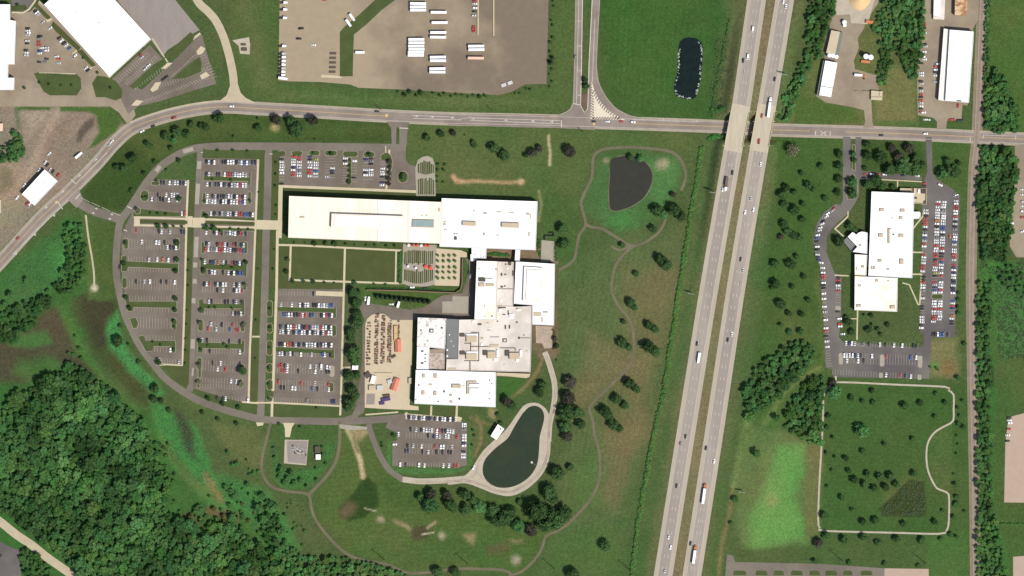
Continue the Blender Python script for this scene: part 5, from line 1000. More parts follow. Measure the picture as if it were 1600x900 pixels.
# ------------------------------------------------------------------ vehicles
PAINT = {'w':(.8,.8,.8),'s':(.5,.51,.53),'g':(.2,.2,.21),'k':(.022,.022,.025),'r':(.42,.05,.04),'b':(.04,.1,.3),'n':(.03,.035,.11),'o':(.5,.16,.04),'y':(.3,.4,.05)}
CN = {'w':'white','s':'silver','g':'grey','k':'black','r':'red','b':'blue','n':'navy','o':'orange','y':'lime green','W':'white'}
PM = {k: mat('car_paint_'+CN[k].replace(' ','_'),v,rough=.35,var=.02,var2=.01,spec=.5,metal=.0) for k,v in PAINT.items()}
def car_geo(kind):
    b = MB()
    L,Wd,H = {'car':(4.6,1.85,1.46),'suv':(4.8,1.95,1.75),'pickup':(5.6,2.0,1.85),'van':(5.9,2.1,2.4)}[kind]
    x0,x1 = -L/2,L/2; w = Wd/2; zb = .92 if kind != 'car' else .82
    # lower body, tapered nose and tail
    vs = []
    for x,zz,ww in ((x0,zb-.1,w*.86),(x0+.35,zb,w),(x1-.9,zb,w),(x1-.15,zb-.12,w*.9),(x1,zb-.25,w*.78)):
        vs += [(x,-ww,.25),(x,ww,.25),(x,ww,zz),(x,-ww,zz)]
    fs = [(0,1,2,3)[::-1]]
    for i in range(4):
        a = i*4; c = a+4
        fs += [(a+1,a,c,c+1)[::-1],(a+2,a+1,c+1,c+2)[::-1],(a+3,a+2,c+2,c+3)[::-1],(a,a+3,c+3,c)[::-1]]
    fs.append((16,17,18,19)); b.add(vs,fs,0)
    cab = {'car':(x0+.5,x0+1.25,x1-2.1,x1-1.25),'suv':(x0+.12,x0+.4,x1-2.0,x1-1.3),'pickup':(x0+1.9,x0+2.1,x1-2.0,x1-1.4),'van':(x0+.05,x0+.15,x1-1.3,x1-.6)}[kind]
    a0,a1,a2,a3 = cab; wi = w*.92; wt = w*.74
    q = [(a0,-wi,zb),(a3,-wi,zb),(a3,wi,zb),(a0,wi,zb),(a1,-wt,H),(a2,-wt,H),(a2,wt,H),(a1,wt,H)]
    g = 1 if kind != 'van' else 0
    b.add(q,[(0,1,5,4)],g); b.add(q,[(2,3,7,6)],g); b.add(q,[(1,2,6,5)],1); b.add(q,[(3,0,4,7)],g)
    b.add([(a1,-wt,H+.002),(a2,-wt,H+.002),(a2,wt,H+.002),(a1,wt,H+.002)],[(0,1,2,3)],0)
    if kind == 'pickup': b.box(x0+.12,-w*.8,zb+.005,a0-.1,w*.8,zb+.02,2)
    for sx in (x0+.85,x1-.9):
        for sy in (-w+.1,w-.1): b.rod((sx,sy-.11,.32),(sx,sy+.11,.32),.32,10,2)
    return b
CARG = {k: car_geo(k) for k in ('car','suv','pickup','van')}
CARM = {}
def car_mesh(kind,c):
    if (kind,c) not in CARM:
        g = CARG[kind]; me = bpy.data.meshes.new('parked_'+kind); me.from_pydata(g.v,[],g.f)
        for m in (PM[c],M['glass'],M['rubber']): me.materials.append(m)
        me.polygons.foreach_set('material_index',g.m); me.update(); CARM[(kind,c)] = me
    return CARM[(kind,c)]
ORD = 'first second third fourth fifth sixth seventh eighth ninth tenth eleventh twelfth thirteenth fourteenth fifteenth sixteenth seventeenth eighteenth nineteenth twentieth'.split()+['twenty-'+o for o in 'first second third fourth fifth sixth seventh eighth ninth'.split()]
STUFF = MB(); STUFFM = [PM[c] for c in 'wsgkrbnoy']+[M['glass'],M['rubber']]; CI = {c:i for i,c in enumerate('wsgkrbnoy')}
n_ind = [0]
def put_car(px_,py_,a,c,label,group,kind=None,stuff=False,z=None):
    if c == 'W': kind = 'van'; c = 'w'
    kind = kind or R.choices(('car','suv','pickup'),(5,4,1))[0]
    x,y = W(px_,py_); z = (Hm(x,y)+.09) if z is None else z
    if stuff:
        g = CARG[kind]; ca,sa = math.cos(a),math.sin(a); vs = [(x+u*ca-v*sa,y+u*sa+v*ca,z+w) for u,v,w in g.v]
        k0 = len(STUFF.v); STUFF.v += vs; STUFF.f += [tuple(i+k0 for i in f) for f in g.f]; STUFF.m += [CI[c] if m == 0 else 8+m for m in g.m]; return
    nm = {'car':'parked_car','suv':'parked_car','pickup':'pickup_truck','van':'van'}[kind]
    if group.startswith('vehicles'): nm = nm.replace('parked_','')
    o = bpy.data.objects.new(nm,car_mesh(kind,c)); COL.objects.link(o); o.location = (x,y,z); o.rotation_euler = (0,0,a)
    tag(o,label,{'car':'car','suv':'car','pickup':'pickup truck','van':'van'}[kind],group); n_ind[0] += 1; return o
LINES = MB()
def row(x0,y0,x1,y1,s,desc,group,vert=True,stuff=False,lines=True,depth=8.2,ang=None,axis=None):
    n = len(s); d = Vector((x1-x0,y1-y0)); L = d.length; d.normalize(); nn = Vector((-d.y,d.x)); step = L/(n-1)
    ax = axis or ('left' if abs(x1-x0) > abs(y1-y0) else 'top'); cnt = 0
    a0 = math.atan2(-nn.y,nn.x) if ang is None else ang
    for i,c in enumerate(s):
        x = x0+d.x*step*i; y = y0+d.y*step*i
        if lines:
            for e in ((-.5,.5) if i == 0 else (.5,)):
                q = Vector((x,y))+d*step*e; 
                u = Vector((math.cos(a0),-math.sin(a0)))
                strip_geo(LINES,[W(*(q-u*depth/2)),W(*(q+u*depth/2))],.22,.088,.01)
        if c == '.': continue
        cnt += 1; cn = CN[c]
        a = a0+R.uniform(-.035,.035)+(math.pi if R.random()<.25 else 0)
        put_car(x+R.uniform(-.3,.3),y+R.uniform(-.4,.4),a,c,f'{cn} '+('van' if c=='W' else 'car')+f', {ORD[cnt-1]} from the {ax}, {desc}',group,stuff=stuff,kind=None if c=='W' else R.choices(('car','suv'),(5,4))[0])
G4='cars in the lot below the square lawns'; G5='cars in the lot left of the pond'; GN='cars in the lot above the cream roof'; G2='cars in the long lot'; G1='cars in the crescent lot'; GE='cars in the office lots on the right'
# lot below the square lawns
N4='lot below the square lawns'
for a in (((435.5,458.3,489.5,459),'.............k'[1:],'top row, '+N4),((439,476,519.4,477.5),'s...w..wkww.kkwswsbb','second row, '+N4),((443.3,491.8,519,493),'bgwskkrwr.nb..kwrnw','third row, '+N4),((437.8,510.3,517.8,512),'kgkwwrswnkrnswsrwwkw','fourth row, '+N4),((438,518.3,517.8,520.5),'swkw.ksbwwkwkswkwrww','fifth row, '+N4),((436.6,538,518,539.3),'kkworkskgkwswwkkswkw','sixth row, '+N4),((437,552.5,516,554.5),'swk.wk..w...s...bw.k','seventh row, '+N4),((436,571,515.5,574),'rrkw.......w.s.W.ws','eighth row, '+N4),((435.5,579,515,581),'.rrw...k.....w...kk','ninth row, '+N4),((435,597,514,600),'r.......r....s....r','tenth row, '+N4),((435,605.5,514,608.5),'.kk..ww.....b.k...w','eleventh row, '+N4),((432.5,625,523,628),'...........g........nn','bottom row, '+N4)):
    row(*a[0],a[1],a[2],G4)
# lot left of the pond
N5='lot left of the pond'
for a in (((638.3,652,712,655.5),'ksgwkswnkgkwkwwkwkw','top row, '+N5),((641.7,671,708,674),'k.s.kwwsw.wrkkwww','second row, '+N5),((637.5,680,714.4,682.5),'........k.nws.ww..r'[1:],'third row, '+N5),((637.2,696.5,706,698.5),'k.s..w....r.ww..s','fourth row, '+N5),((633,705,705,707),'kn....k.s..k.k.kk','fifth row, '+N5),((625.5,725.8,714,728),'w.k....w.w......w.w.rr','bottom row, '+N5)):
    row(*a[0],a[1],a[2],G5)
row(725.5,662,724.5,714,'wwg.wwwnw.kww','right edge column, '+N5,G5); put_car(616.7,694.4,0,'w','white car alone at the left edge of the lot left of the pond',G5); put_car(622.8,678.3,1.57,'w','white car alone at the upper left notch of the lot left of the pond',G5)
# lot above the cream roof
NN='lot above the cream roof'
for a in (((440.6,248.7,440.2,287),'kwswwwx..k'.replace('x','.'),'leftmost column, '+NN),((459,244.8,458.3,274),'rswwnwrr','second column, '+NN),((468,244.8,467.3,274.5),'rrwwsgsw','third column, '+NN),((484.7,244.8,484,275),'nkwswrrw','fourth column, '+NN),((494,245,493.3,275.5),'.ywwwbws','fifth column, '+NN),((512,246,511.3,276),'.......s','sixth column, '+NN),((520,246,519.3,275.5),'....wnk.','seventh column, '+NN),((539.5,247.2,538.8,284),'wkw.......','eighth column, '+NN),((554.5,247,553.6,282),'.w.....k.','ninth column, '+NN),((571.6,248.7,570.8,278),'ng..wkw.','tenth column, '+NN),((580.2,248.2,579.4,278),'kgk.wsw.','eleventh column, '+NN),((597.8,251,597,289),'...wswk.nw','rightmost column, '+NN)):
    row(*a[0],a[1],a[2],GN,axis='top')
# long lot
N2='long lot'
for i,a in enumerate((((322.3,253,399,254.2),'kskw..kkwwwkgwbwgnk'),((322.3,272,384,273.5),'ks..kk.wrrgwwwws'),((324,288,384,289.5),'wk.kkwkgksswrww'),((324,306.3,383,307.8),'w.kskkkgwskwrkw'),((323.5,314.5,383,316),'wswwgkwwkwwwrbw'),((330,333.3,395,335.3),'wkgksgwskwrrbbkw'),((322.3,363,384,365),'w..kwrk.gwswkrgk'),((322.3,381,381,383),'ks..krrwk.rk.ks'),((321.6,389.5,381,391.5),'rwggwrrwswkkrrb'),((320,409.5,379,411.5),'w.kngo.wk.rkkwk'),((327,425,379,427),'kww..k.wkwkbb'),((319,443.5,374,445.5),'kwr.kskww..skw'),((318.5,452.5,378.5,454.5),'.....k.w...kwwr'),((318,470.5,378,472),'..sk....kk.ks.k'),((317.5,488.3,377,490),'...........skkw'),((317,506,377,508),'...s...k...r..k'),((317,514,377,516),'..r..s....b.rr.'),((315.7,531.5,375,533.5),'s.k.......k...k'),((315,548,375,550),'...k..........w'),((315,566.7,375,568.5),'....k..w......k'),((314.8,575.5,374,578),'......w..r...k.'),((314.5,594,374,596),'...........w.w.'),((314.3,603.5,374,605.5),'...............'),((339,622,388,625),'k.kw.......w'))):
    row(*a[0],a[1],f'{("top" if i==0 else ORD[i])} row of the {N2}',G2,stuff=True)
# crescent lot
for i,a in enumerate((((252,285,290.5,286.4),'kk.wgwskkw'),((233.3,303.8,277,305),'...k..w.wws'),((233.3,311,277,312.3),'.wg.kk.wg.s'),((218.7,331.8,288.7,333.4),'................wr'[1:]),((208.7,360.5,288,362.5),'.r.......kw..s...kn'),((204,378,275.3,379.5),'....w....ww.k...k'),((204,385.5,275.3,386.8),'.............wkkw'),((198.7,404.6,276,406.2),'........s..w.o.w.k.'),((198.7,419.8,276,421.4),'...................'),((200,439.3,273.3,441),'...k..s.w...k.k..w'),((200,448,273.3,449.5),'..................'),((205,465.5,272,467.5),'................'),((212,482.8,270,484.5),'..............'),((222,500,268,501.5),'...........'),((222,508.5,268,510),'...........'),((227,527.5,270,529),'..........'),((244,545.5,271,546.6),'.....wk'),((255.3,563.5,280,565),'......s'))):
    row(*a[0],a[1],f'{("top" if i==0 else ORD[i])} row of the crescent lot',G1,stuff=True)
print('individual cars so far',n_ind[0])
# office lots on the right
row(1447,328.7,1444,385,'swkrrrwkgwbsrw','upper inner column of the office lot at far right',GE,stuff=True)
row(1444,398,1441.5,424,'rwswrrw','a',GE,stuff=True); row(1443,433,1440,512,'kkrwwg..w..kk..wwwkw','b',GE,stuff=True)
row(1465.7,315,1460.5,431,'wrwwwwwowkswsgwwrwwrrkrrwwyk','c',GE,stuff=True); row(1475,315.5,1470,431,'wwwgswwwwbbwkswwsrwkkrbwwgwr','d',GE,stuff=True)
row(1460.8,441,1460.3,457,'rsnbw','e',GE,stuff=True); row(1470,441,1469.3,457,'wswrw','f',GE,stuff=True)
row(1460,470.5,1459,498.5,'wwwrwsrr','g',GE,stuff=True); row(1469,470.5,1468,498.5,'wwwrwsws','h',GE,stuff=True)
row(1494,306,1490.2,418,'k.swrrwwrskskg.swwbs.wwrrs.r'+'n','i',GE,stuff=True); row(1490.4,422,1487,506,'wnwwknwknw..bwrn..owkk','j',GE,stuff=True)
row(1457.5,522.3,1481,523.3,'kkwbb.k','k',GE,stuff=True); row(1458.5,502.5,1458.5,507,'w.','l',GE,stuff=True,lines=False)
put_car(1459+25.5,369,1.57,'o','orange car','',stuff=True)
for x,y,a,c in ((1303,325.5,.75,'r'),(1301,329,.75,'s'),(1293,334,.6,'w'),(1291.5,338.5,.5,'w'),(1286,346,.5,'k'),(1284.5,350,.35,'w'),(1281.5,356,.3,'w'),(1280.3,360.3,.25,'s'),(1277.5,367.5,.12,'w'),(1276.3,372,.08,'b'),(1276.5,377.5,0,'k'),(1276.7,385.5,0,'w'),(1277,390,0,'k'),(1277,397.8,-.1,'s'),(1278.7,402,-.15,'n'),(1280.3,406.4,-.2,'n'),(1283,410.5,-.2,'w'),(1285.3,418.6,-.12,'w'),(1285.7,426,-.1,'w'),(1286,430.5,-.05,'r'),(1286,434.6,0,'r'),(1286.5,442,0,'w'),(1286.7,446,0,'k')): put_car(x,y,a,c,'','',stuff=True)
row(1286.5,450,1292.5,542,'k.w.w..w.s..w..wr.k.w.w','m',GE,stuff=True); row(1293,546,1296,570,'.......','n',GE,stuff=True)
row(1310,434,1309,475,'krkwsr.....','o',GE,stuff=True)
for x,y,c in ((1309,487,'k'),(1311.5,498,'w'),(1312,506,'r'),(1312.5,510,'w'),(1317,522,'w')): put_car(x,y,0,c,'','',stuff=True)
row(1322.4,536.3,1432,540.5,'wnws..g.k...w.k..w..w...kk','p',GE,stuff=True); row(1319,555,1432,558.5,'wwwwnwk...w....r........b.w','q',GE,stuff=True); row(1319,563.5,1432,567,'.w...w.k...................','r',GE,stuff=True); row(1303,581.5,1432,588.5,'...................w....r.n.w..','s',GE,stuff=True)
for x,y,a,c in ((1352,272,0,'r'),(1362,272.2,0,'w'),(1372,272.4,0,'r'),(1382,272.6,0,'w'),(1411,274,0,'n'),(1433,275,0,'w'),(1444.5,287,0,'r'),(1444.5,290.5,0,'k'),(1469,289,-.4,'w'),(1493,305.3,.1,'w')): put_car(x,y,a,c,'','',stuff=True)
# strips of the upper right warehouse
for x,y,c in ((1444,37,'r'),(1444,40.5,'r'),(1444,51,'w'),(1444,60,'y'),(1445,69,'k'),(1446,73,'s'),(1444,81,'w'),(1441.5,88.5,'w'),(1444.5,93,'w'),(1439.5,99,'k'),(1440,114,'w'),(1440,118,'w'),(1439,127,'k'),(1439.5,131,'s'),(1439,138,'k'),(1439,142,'s'),(1439,148,'r'),(1439,152,'k'),(1439,157,'r'),(1439,161,'s'),(1439,166,'w'),(1439,170,'k'),(1439,174.6,'r'),(1443,176,'w'),(1446.5,187,'w'),(1450,187,'s'),(1464,100,'w'),(1463,104,'r'),(1462,109,'w'),(1461.5,113,'k'),(1461,118,'w'),(1461,128,'s')): put_car(x,y,R.uniform(-.15,.15),c,'','',stuff=True)
for x,y,a,c in ((1497,165,1.5,'r'),(1485.5,187,.2,'r'),(1489,187,.2,'r'),(1498,188,.2,'k'),(1502,188,.2,'k'),(1580,349,0,'w'),(1580,353,0,'k'),(1598,296,0,'w'),(1598,304,0,'w'),(1599,315,0,'s'),(1598,322,0,'w'),(1598,330,0,'w'),(1598,340,0,'r'),(1597,362,.3,'w'),(1577,653,0,'k'),(1577,657,0,'w'),(1578,661,0,'w'),(1576.5,670.5,0,'r'),(1574.5,680,0,'w'),(1574.5,689,0,'k'),(1350,120,1.5,'o')): put_car(x,y,a,c,'','',stuff=True)
# north-west lots
for x,y,c in ((43.5,44.5,'k'),(43.5,48,'w'),(43.5,51.5,'w'),(43,55,'s'),(42.5,64,'s'),(42.5,68,'k'),(40.6,78.4,'k'),(41,82.5,'w'),(41,86.5,'s'),(62.4,56.7,'k'),(61.5,60.5,'g'),(61,65.5,'r'),(61.5,70.5,'r'),(65,75.2,'w'),(63,79.5,'b'),(62,83.5,'w'),(73,74.5,'s'),(73,79,'w'),(73,92,'k'),(61.5,97,'k'),(71,96.5,'g'),(88.5,88.5,'w'),(92,92,'r'),(91.5,98.7,'s')): put_car(x,y,R.uniform(-.1,.1),c,'','',stuff=True)
for x,y,c in ((55,17,'k'),(57.5,20,'w'),(60,23,'s'),(67,35,'s'),(78.5,44.4,'w'),(92.6,59.5,'k'),(96,64,'w'),(100,67.5,'k'),(103.5,71,'w'),(108.7,75.6,'b'),(117,88,'w'),(134.5,106.5,'w'),(137.5,110,'k'),(220,86,'r'),(221.5,90,'s'),(232,102.5,'w'),(227,108,'s'),(260,120.5,'k'),(255,124,'k'),(77,240.5,'w'),(0,869,'k')): put_car(x,y,math.radians(38)+R.uniform(-.1,.1),c,'','',stuff=True)
for x,y,a,c in ((71,254,1.0,'w'),(74,258,.9,'k'),(61,266,.9,'w'),(38,289.5,.9,'w'),(27,309,.9,'w'),(91.5,273.5,1.0,'r'),(83,268,1,'k'),(78,265.5,1,'s'),(43,318,.9,'r'),(46,320,.9,'w')): put_car(x,y,a,c,'','',stuff=True)
so = STUFF.build('parked_cars',STUFFM); tag(so,'hundreds of further parked cars of all colours in the outer lots',kind='stuff')
tag(LINES.build('parking_lines',M['paint_worn']),'faded white stall lines in the parking lots',kind='structure')
# angled lots of the tilted plant: stall paint
ab = MB()
def hatch(x0,y0,x1,y1,n,u,v):
    for i in range(n):
        t = i/(n-1); x = x0+(x1-x0)*t; y = y0+(y1-y0)*t; strip_geo(ab,[W(x,y),W(x+u,y+v)],.28,.09,.01)
hatch(178,126,228,81,17,6,6); hatch(200,133,246,93,16,-5,-6); hatch(212,140,266,105,15,-3,-8); hatch(268,120,306,85,12,4,-4); hatch(222,157,322,119,26,4,4); hatch(245,141,325,110,22,-3,-6); hatch(311,84,331,122,10,8,-3); hatch(140,118,156,130,5,6,-5)
tag(ab.build('parking_lines',M['paint_worn']),'angled stall lines beside the tilted white plant',kind='structure')
sheet('hatched_corner',[(307,80),(314,72),(321,76),(316,84),(309,86)],M['tan_roof'],z=.085); sheet('hatched_corner',[(312,118),(322,112),(328,118),(316,124)],M['tan_roof'],z=.085); sheet('hatched_corner',[(205,165),(213,156),(224,158),(216,165)],M['tan_roof'],z=.085); sheet('hatched_corner',[(235,140),(243,129),(252,128),(246,140),(238,144)],M['tan_roof'],z=.086); sheet('hatched_corner',[(252,107),(262,98),(270,98),(258,108)],M['tan_roof'],z=.086)

# moving vehicles on the roads
GR = 'vehicles on the roads'
for x,y,a,c,k,lab in ((362,166.3,-.05,'w','suv','white car on the main road at the haul road mouth'),(272,184,.22,'r','pickup','dark red pickup on the main road bend'),(239,197,.4,'k','car','black car on the main road bend'),(222,205.3,.5,'w','suv','white car on the main road bend beside the angled lot'),(175,221.5,.72,'w','car','white car on the main road near the dirt yard'),(28,372,.82,'r','car','dark red car on the main road at the far left'),(171,226.5,.75,'s','car','silver car on the main road beside the white one'),(589,174,-.03,'k','car','black car on the main road above the campus'),(949,190,-.03,'w','car','white car below the chevron island, left one'),(971,190,-.03,'r','car','dark red car below the chevron island'),(989,190.8,-.03,'w','suv','white car below the tip of the chevron island'),(928,190,-.03,'k','car','black car stopped at the side road mouth'),(1446,209,-.03,'w','suv','white car on the main road near the railway'),(1377,211.4,-.03,'k','car','black car on the main road right of the bridges'),(187,417,1.57,'k','car','black car on the ring road left of the crescent lot'),(740,731,1.1,'w','suv','white car on the gravel by the lower pond'),(644,449,0,'w','suv','white car parked below the plaza, left one'),(665.6,450,.1,'k','suv','black car parked below the plaza, right one'),(611.5,475.5,0,'w','car','white car on the apron below the conifer row'),(571,467,1.5,'w','suv','white car beside the white box van'),(899,88,1.57,'g','suv','grey car on the left side of the divided side road'),(735,432,1.5,'w','car','white car in the narrow service court'),(733,425,1.5,'k','car','black car in the narrow service court')):
    put_car(x,y,a,c,lab,GR,kind=k)
HA = math.radians(81)
for x,y,c,k,lab in ((1176,46,'w','van','white van near the top of the left highway carriageway'),(1168,89,'w','van','white van beside a black car on the highway'),(1161,95,'k','suv','black car beside the white van on the highway'),(1224,3,'w','suv','white car at the top edge of the highway'),(1228,10,'w','car','white car second from the top on the highway'),(1210,124,'k','car','black car left of the highway sign'),(1144,270,'k','suv','dark car behind the flatbed truck'),(1129,296,'w','car','white car passing the flatbed truck'),(1188,257,'w','car','white car on the right carriageway just below the bridges'),(1173,310,'s','car','silver car on the right carriageway'),(1164,332,'w','suv','white car abreast of another, left one'),(1177,328,'w','suv','white car abreast of another, right one'),(1157,405,'k','car','black car leading a silver one on the right carriageway'),(1161,422,'s','car','silver car behind a black one on the right carriageway'),(1089,537,'k','car','black car ahead of the white box truck'),(1137,531,'k','car','black car behind a white one mid highway'),(1144,522,'w','car','white car ahead of a black one mid highway'),(1071,682,'k','car','black car in the right lane of the left carriageway'),(1063,693,'g','car','grey car in the left lane of the left carriageway'),(1057,759,'k','car','black car alone on the left carriageway'),(1045,839,'w','car','white car, upper of two near the bottom of the highway'),(1048,855,'w','suv','white car, lower of two near the bottom of the highway'),(1039,892,'s','car','silver car at the bottom edge of the highway'),(1103,700,'k','car','black car on the lower right carriageway'),(1116,721,'w','suv','white car on the lower right carriageway'),(1079,849,'k','car','black car left of the lower semi truck'),(1185.5,221,'r','pickup','red pickup at the lower end of the right bridge'),(1190,181,'r','car','dull red car beside the white semi on the right bridge')):
    X,Y = W(x,y); o = put_car(x,y,HA+(0 if x > np.interp(y,_hy,(_hxw+_hxe)/2) else math.pi),c,lab,GR,kind=k,z=hz(X,Y)+.06)
# trailers, box trucks, semis
def wheel(e,x,y,z,a,r=.5,w=.4):
    b = MB(); u = (-math.sin(a)*w/2,math.cos(a)*w/2); b.rod((x-u[0],y-u[1],z+r),(x+u[0],y+u[1],z+r),r,10); b.build('wheel',M['rubber'],e)
def trailer(x,y,a,label,m='white_paint',L=16.2,group='white trailers in the truck yard',name='semi_trailer',z=None,cab=None,cat='trailer'):
    X,Y = W(x,y); z = (.05 if z is None else z); e = empty(name,(X,Y,z),label,cat,group); c,d = math.cos(a),math.sin(a); P = lambda u,v: (X+u*c-v*d,Y+u*d+v*c)
    b = MB(); b.obox(X,Y,L,2.6,a,z+1.15,z+4.05); b.build('box',M[m],e)
    b = MB(); b.obox(X,Y,L*.96,1.1,a,z+.85,z+1.15); b.build('chassis',M['trim_dark'],e)
    for u in (-L/2+1.2,-L/2+2.6):
        for v in (-1.0,1.0): wheel(e,*P(u,v),z,a)
    if cab is None:
        for v in (-.8,.8): b = MB(); p = P(L/2-2.5,v); b.cyl(p[0],p[1],.12,z,z+.9,6); b.build('landing_leg',M['galv'],e)
    else:
        b = MB(); p = P(L/2+2.3,0); b.obox(p[0],p[1],2.6,2.5,a,z+.6,z+3.4); p = P(L/2+4.3,0); b.obox(p[0],p[1],1.7,2.1,a,z+.6,z+1.9); b.build('cab',M[cab],e)
        b = MB(); p = P(L/2+3.65,0); b.obox(p[0],p[1],.12,2.2,a,z+2.0,z+3.1); b.build('windscreen',M['glass'],e)
        for u in (L/2-1,L/2+.3,L/2+4.4):
            for v in (-1.0,1.0): wheel(e,*P(u,v),z,a)
    return e
tt = [(653.3,5.8,'top trailer of the three stacked at the top edge'),(653.3,11,'middle trailer of the three stacked at the top edge'),(653.5,16,'lowest trailer of the three stacked at the top edge'),
 (650.6,61.8,'topmost trailer of the block of six'),(650.8,67,'second trailer of the block of six'),(650.4,72.2,'third trailer of the block of six'),(650.8,77.2,'fourth trailer of the block of six'),(650,82,'fifth trailer of the block of six'),(649.8,86.6,'lowest trailer of the block of six'),
 (685.5,19.5,'uppermost single trailer in the middle column'),(687,35.5,'second single trailer in the middle column'),(685,51,'upper trailer of the top pair in the middle column'),(684.5,58.3,'lower trailer of the top pair in the middle column'),(684.3,89.5,'upper trailer of the middle pair in the middle column'),(684.5,95,'lower trailer of the middle pair in the middle column'),(683.5,107.5,'upper trailer of the lowest pair in the middle column'),(683.5,112.8,'lower trailer of the lowest pair in the middle column'),(744,72.3,'upper white trailer of the right-hand pair'),(744.5,77.8,'lower white trailer of the right-hand pair')]
for x,y,lab in tt: trailer(x,y,R.uniform(-.02,.02),'white '+lab)
trailer(743.5,91,-.01,'peach-coloured trailer below the right-hand pair of white ones','peach')
def boxtruck(x,y,a,L,label,m='white_paint',z=None,cabm='white_paint',group='box trucks'):
    X,Y = W(x,y); z = .05 if z is None else z; e = empty('box_truck',(X,Y,z),label,'truck',group); c,d = math.cos(a),math.sin(a); P = lambda u,v: (X+u*c-v*d,Y+u*d+v*c)
    p = P(-.9,0); b = MB(); b.obox(p[0],p[1],L-2.2,2.45,a,z+.9,z+3.6); b.build('box',M[m],e); p = P(L/2-.9,0); b = MB(); b.obox(p[0],p[1],1.8,2.2,a,z+.5,z+2.5); b.build('cab',M[cabm],e)
    b = MB(); p = P(L/2-.15,0); b.obox(p[0],p[1],.12,1.9,a,z+1.4,z+2.2); b.build('windscreen',M['glass'],e)
    for u in (-L/2+1.6,L/2-1.1):
        for v in (-.95,.95): wheel(e,*P(u,v),z,a,.45,.3)
for x,y,a,L,lab in ((562.5,82,0,9.5,'white box truck right of the bent grass strip'),(544.5,36,-.95,8.5,'white box truck on the grass strip bend, left one'),(550,27,-.95,8.5,'white box truck on the grass strip bend, right one'),(442,122.5,-.12,9.5,'white box truck at the lower left corner of the truck yard'),(576,470,1.45,8.5,'white box truck above the storage yard drive'),(622.5,476,1.3,6.5,'white box truck on the apron below the conifer row'),(1341,117.5,-.05,8.5,'white truck in the farm yard'),(123,243,.72,9,'silver box truck parked slanted beside the dirt yard')): boxtruck(x,y,a,L,lab)
X,Y = W(1092,559); boxtruck(1092,559,HA+math.pi,11,'white box truck on the left highway carriageway',z=hz(X,Y)+.06)
def tractor(x,y,a,label,cabm):
    X,Y = W(x,y); z=.05; e = empty('tractor_unit',(X,Y,z),label,'truck','tractor units along the left fence of the truck yard'); c,d = math.cos(a),math.sin(a); P = lambda u,v: (X+u*c-v*d,Y+u*d+v*c)
    p = P(1.2,0); b = MB(); b.obox(p[0],p[1],2.6,2.4,a,z+.6,z+3.3); p = P(3.1,0); b.obox(p[0],p[1],1.4,2.0,a,z+.6,z+1.8); b.build('cab',M[cabm],e); p = P(-1.9,0); b = MB(); b.obox(p[0],p[1],3.8,1.0,a,z+.6,z+1.0); b.build('chassis',M['trim_dark'],e)
    b = MB(); p = P(2.55,0); b.obox(p[0],p[1],.1,2.1,a,z+2,z+3); b.build('windscreen',M['glass'],e)
    for u in (-3,-1.7,2.8):
        for v in (-1,1): wheel(e,*P(u,v),z,a)
for i,(y,m) in enumerate(((4,'white_paint'),(15,'white_paint'),(28,'white_paint'),(72,'white_paint'),(84,'galv'),(89.5,'white_paint'),(95.5,'white_paint'),(101,'white_paint'),(107,'galv'),(112,'white_paint'),(117.5,'white_paint'))): tractor(443.5-.03*y,y,R.uniform(-.05,.05),f'{"white" if m=="white_paint" else "grey"} tractor unit, {ORD[i]} from the top along the left edge of the truck yard',m)
for x,y,c,k,lab in ((470.5,44.5,'k','pickup','black pickup in the open truck yard, upper one'),(467,60.5,'k','pickup','black pickup in the open truck yard, lower one'),(490,70.5,'w','car','white car in the open truck yard'),(507,0,'r','car','red car at the top edge of the truck yard'),(741.5,2,'r','car','red car at the top of the barrier row'),(742,6,'w','car','white car at the top of the barrier row'),(742,12.5,'w','suv','white car second down the barrier row'),(741,18,'k','car','black car in the barrier row'),(740.5,24.5,'s','suv','silver car lowest of the pale ones by the barrier'),(740.5,41.5,'r','car','red car, upper of three by the barrier end'),(740.5,45.3,'r','suv','red car, middle of three by the barrier end'),(740.5,49,'r','car','red car, lowest of three by the barrier end')): put_car(x,y,R.uniform(-.1,.1),c,lab,'cars in the truck yard',kind=k)
X,Y = W(1201,172); trailer(1201.2,172,HA+.02,'white semi truck heading up the right highway bridge','white_paint',15.5,'semi trucks on the highway','semi_truck',hz(X,Y)+.06,'white_paint','truck')
X,Y = W(1100,775); trailer(1099.5,775,HA+.02,'semi truck with an orange-red cab, upper one on the lower highway','white_paint',15.5,'semi trucks on the highway','semi_truck',hz(X,Y)+.06,'orange','truck')
X,Y = W(1085,870); trailer(1084.5,870,HA+.02,'semi truck with an orange-red cab, near the bottom edge of the highway','white_paint',13.5,'semi trucks on the highway','semi_truck',hz(X,Y)+.06,'orange','truck')
X,Y = W(1135,286); trailer(1135,284,HA+math.pi+.02,'truck with a dark brown box and pale cab below the bridges','stack_black',9,'semi trucks on the highway','semi_truck',hz(X,Y)+.06,'white_paint','truck')
print('individual vehicles',n_ind[0])
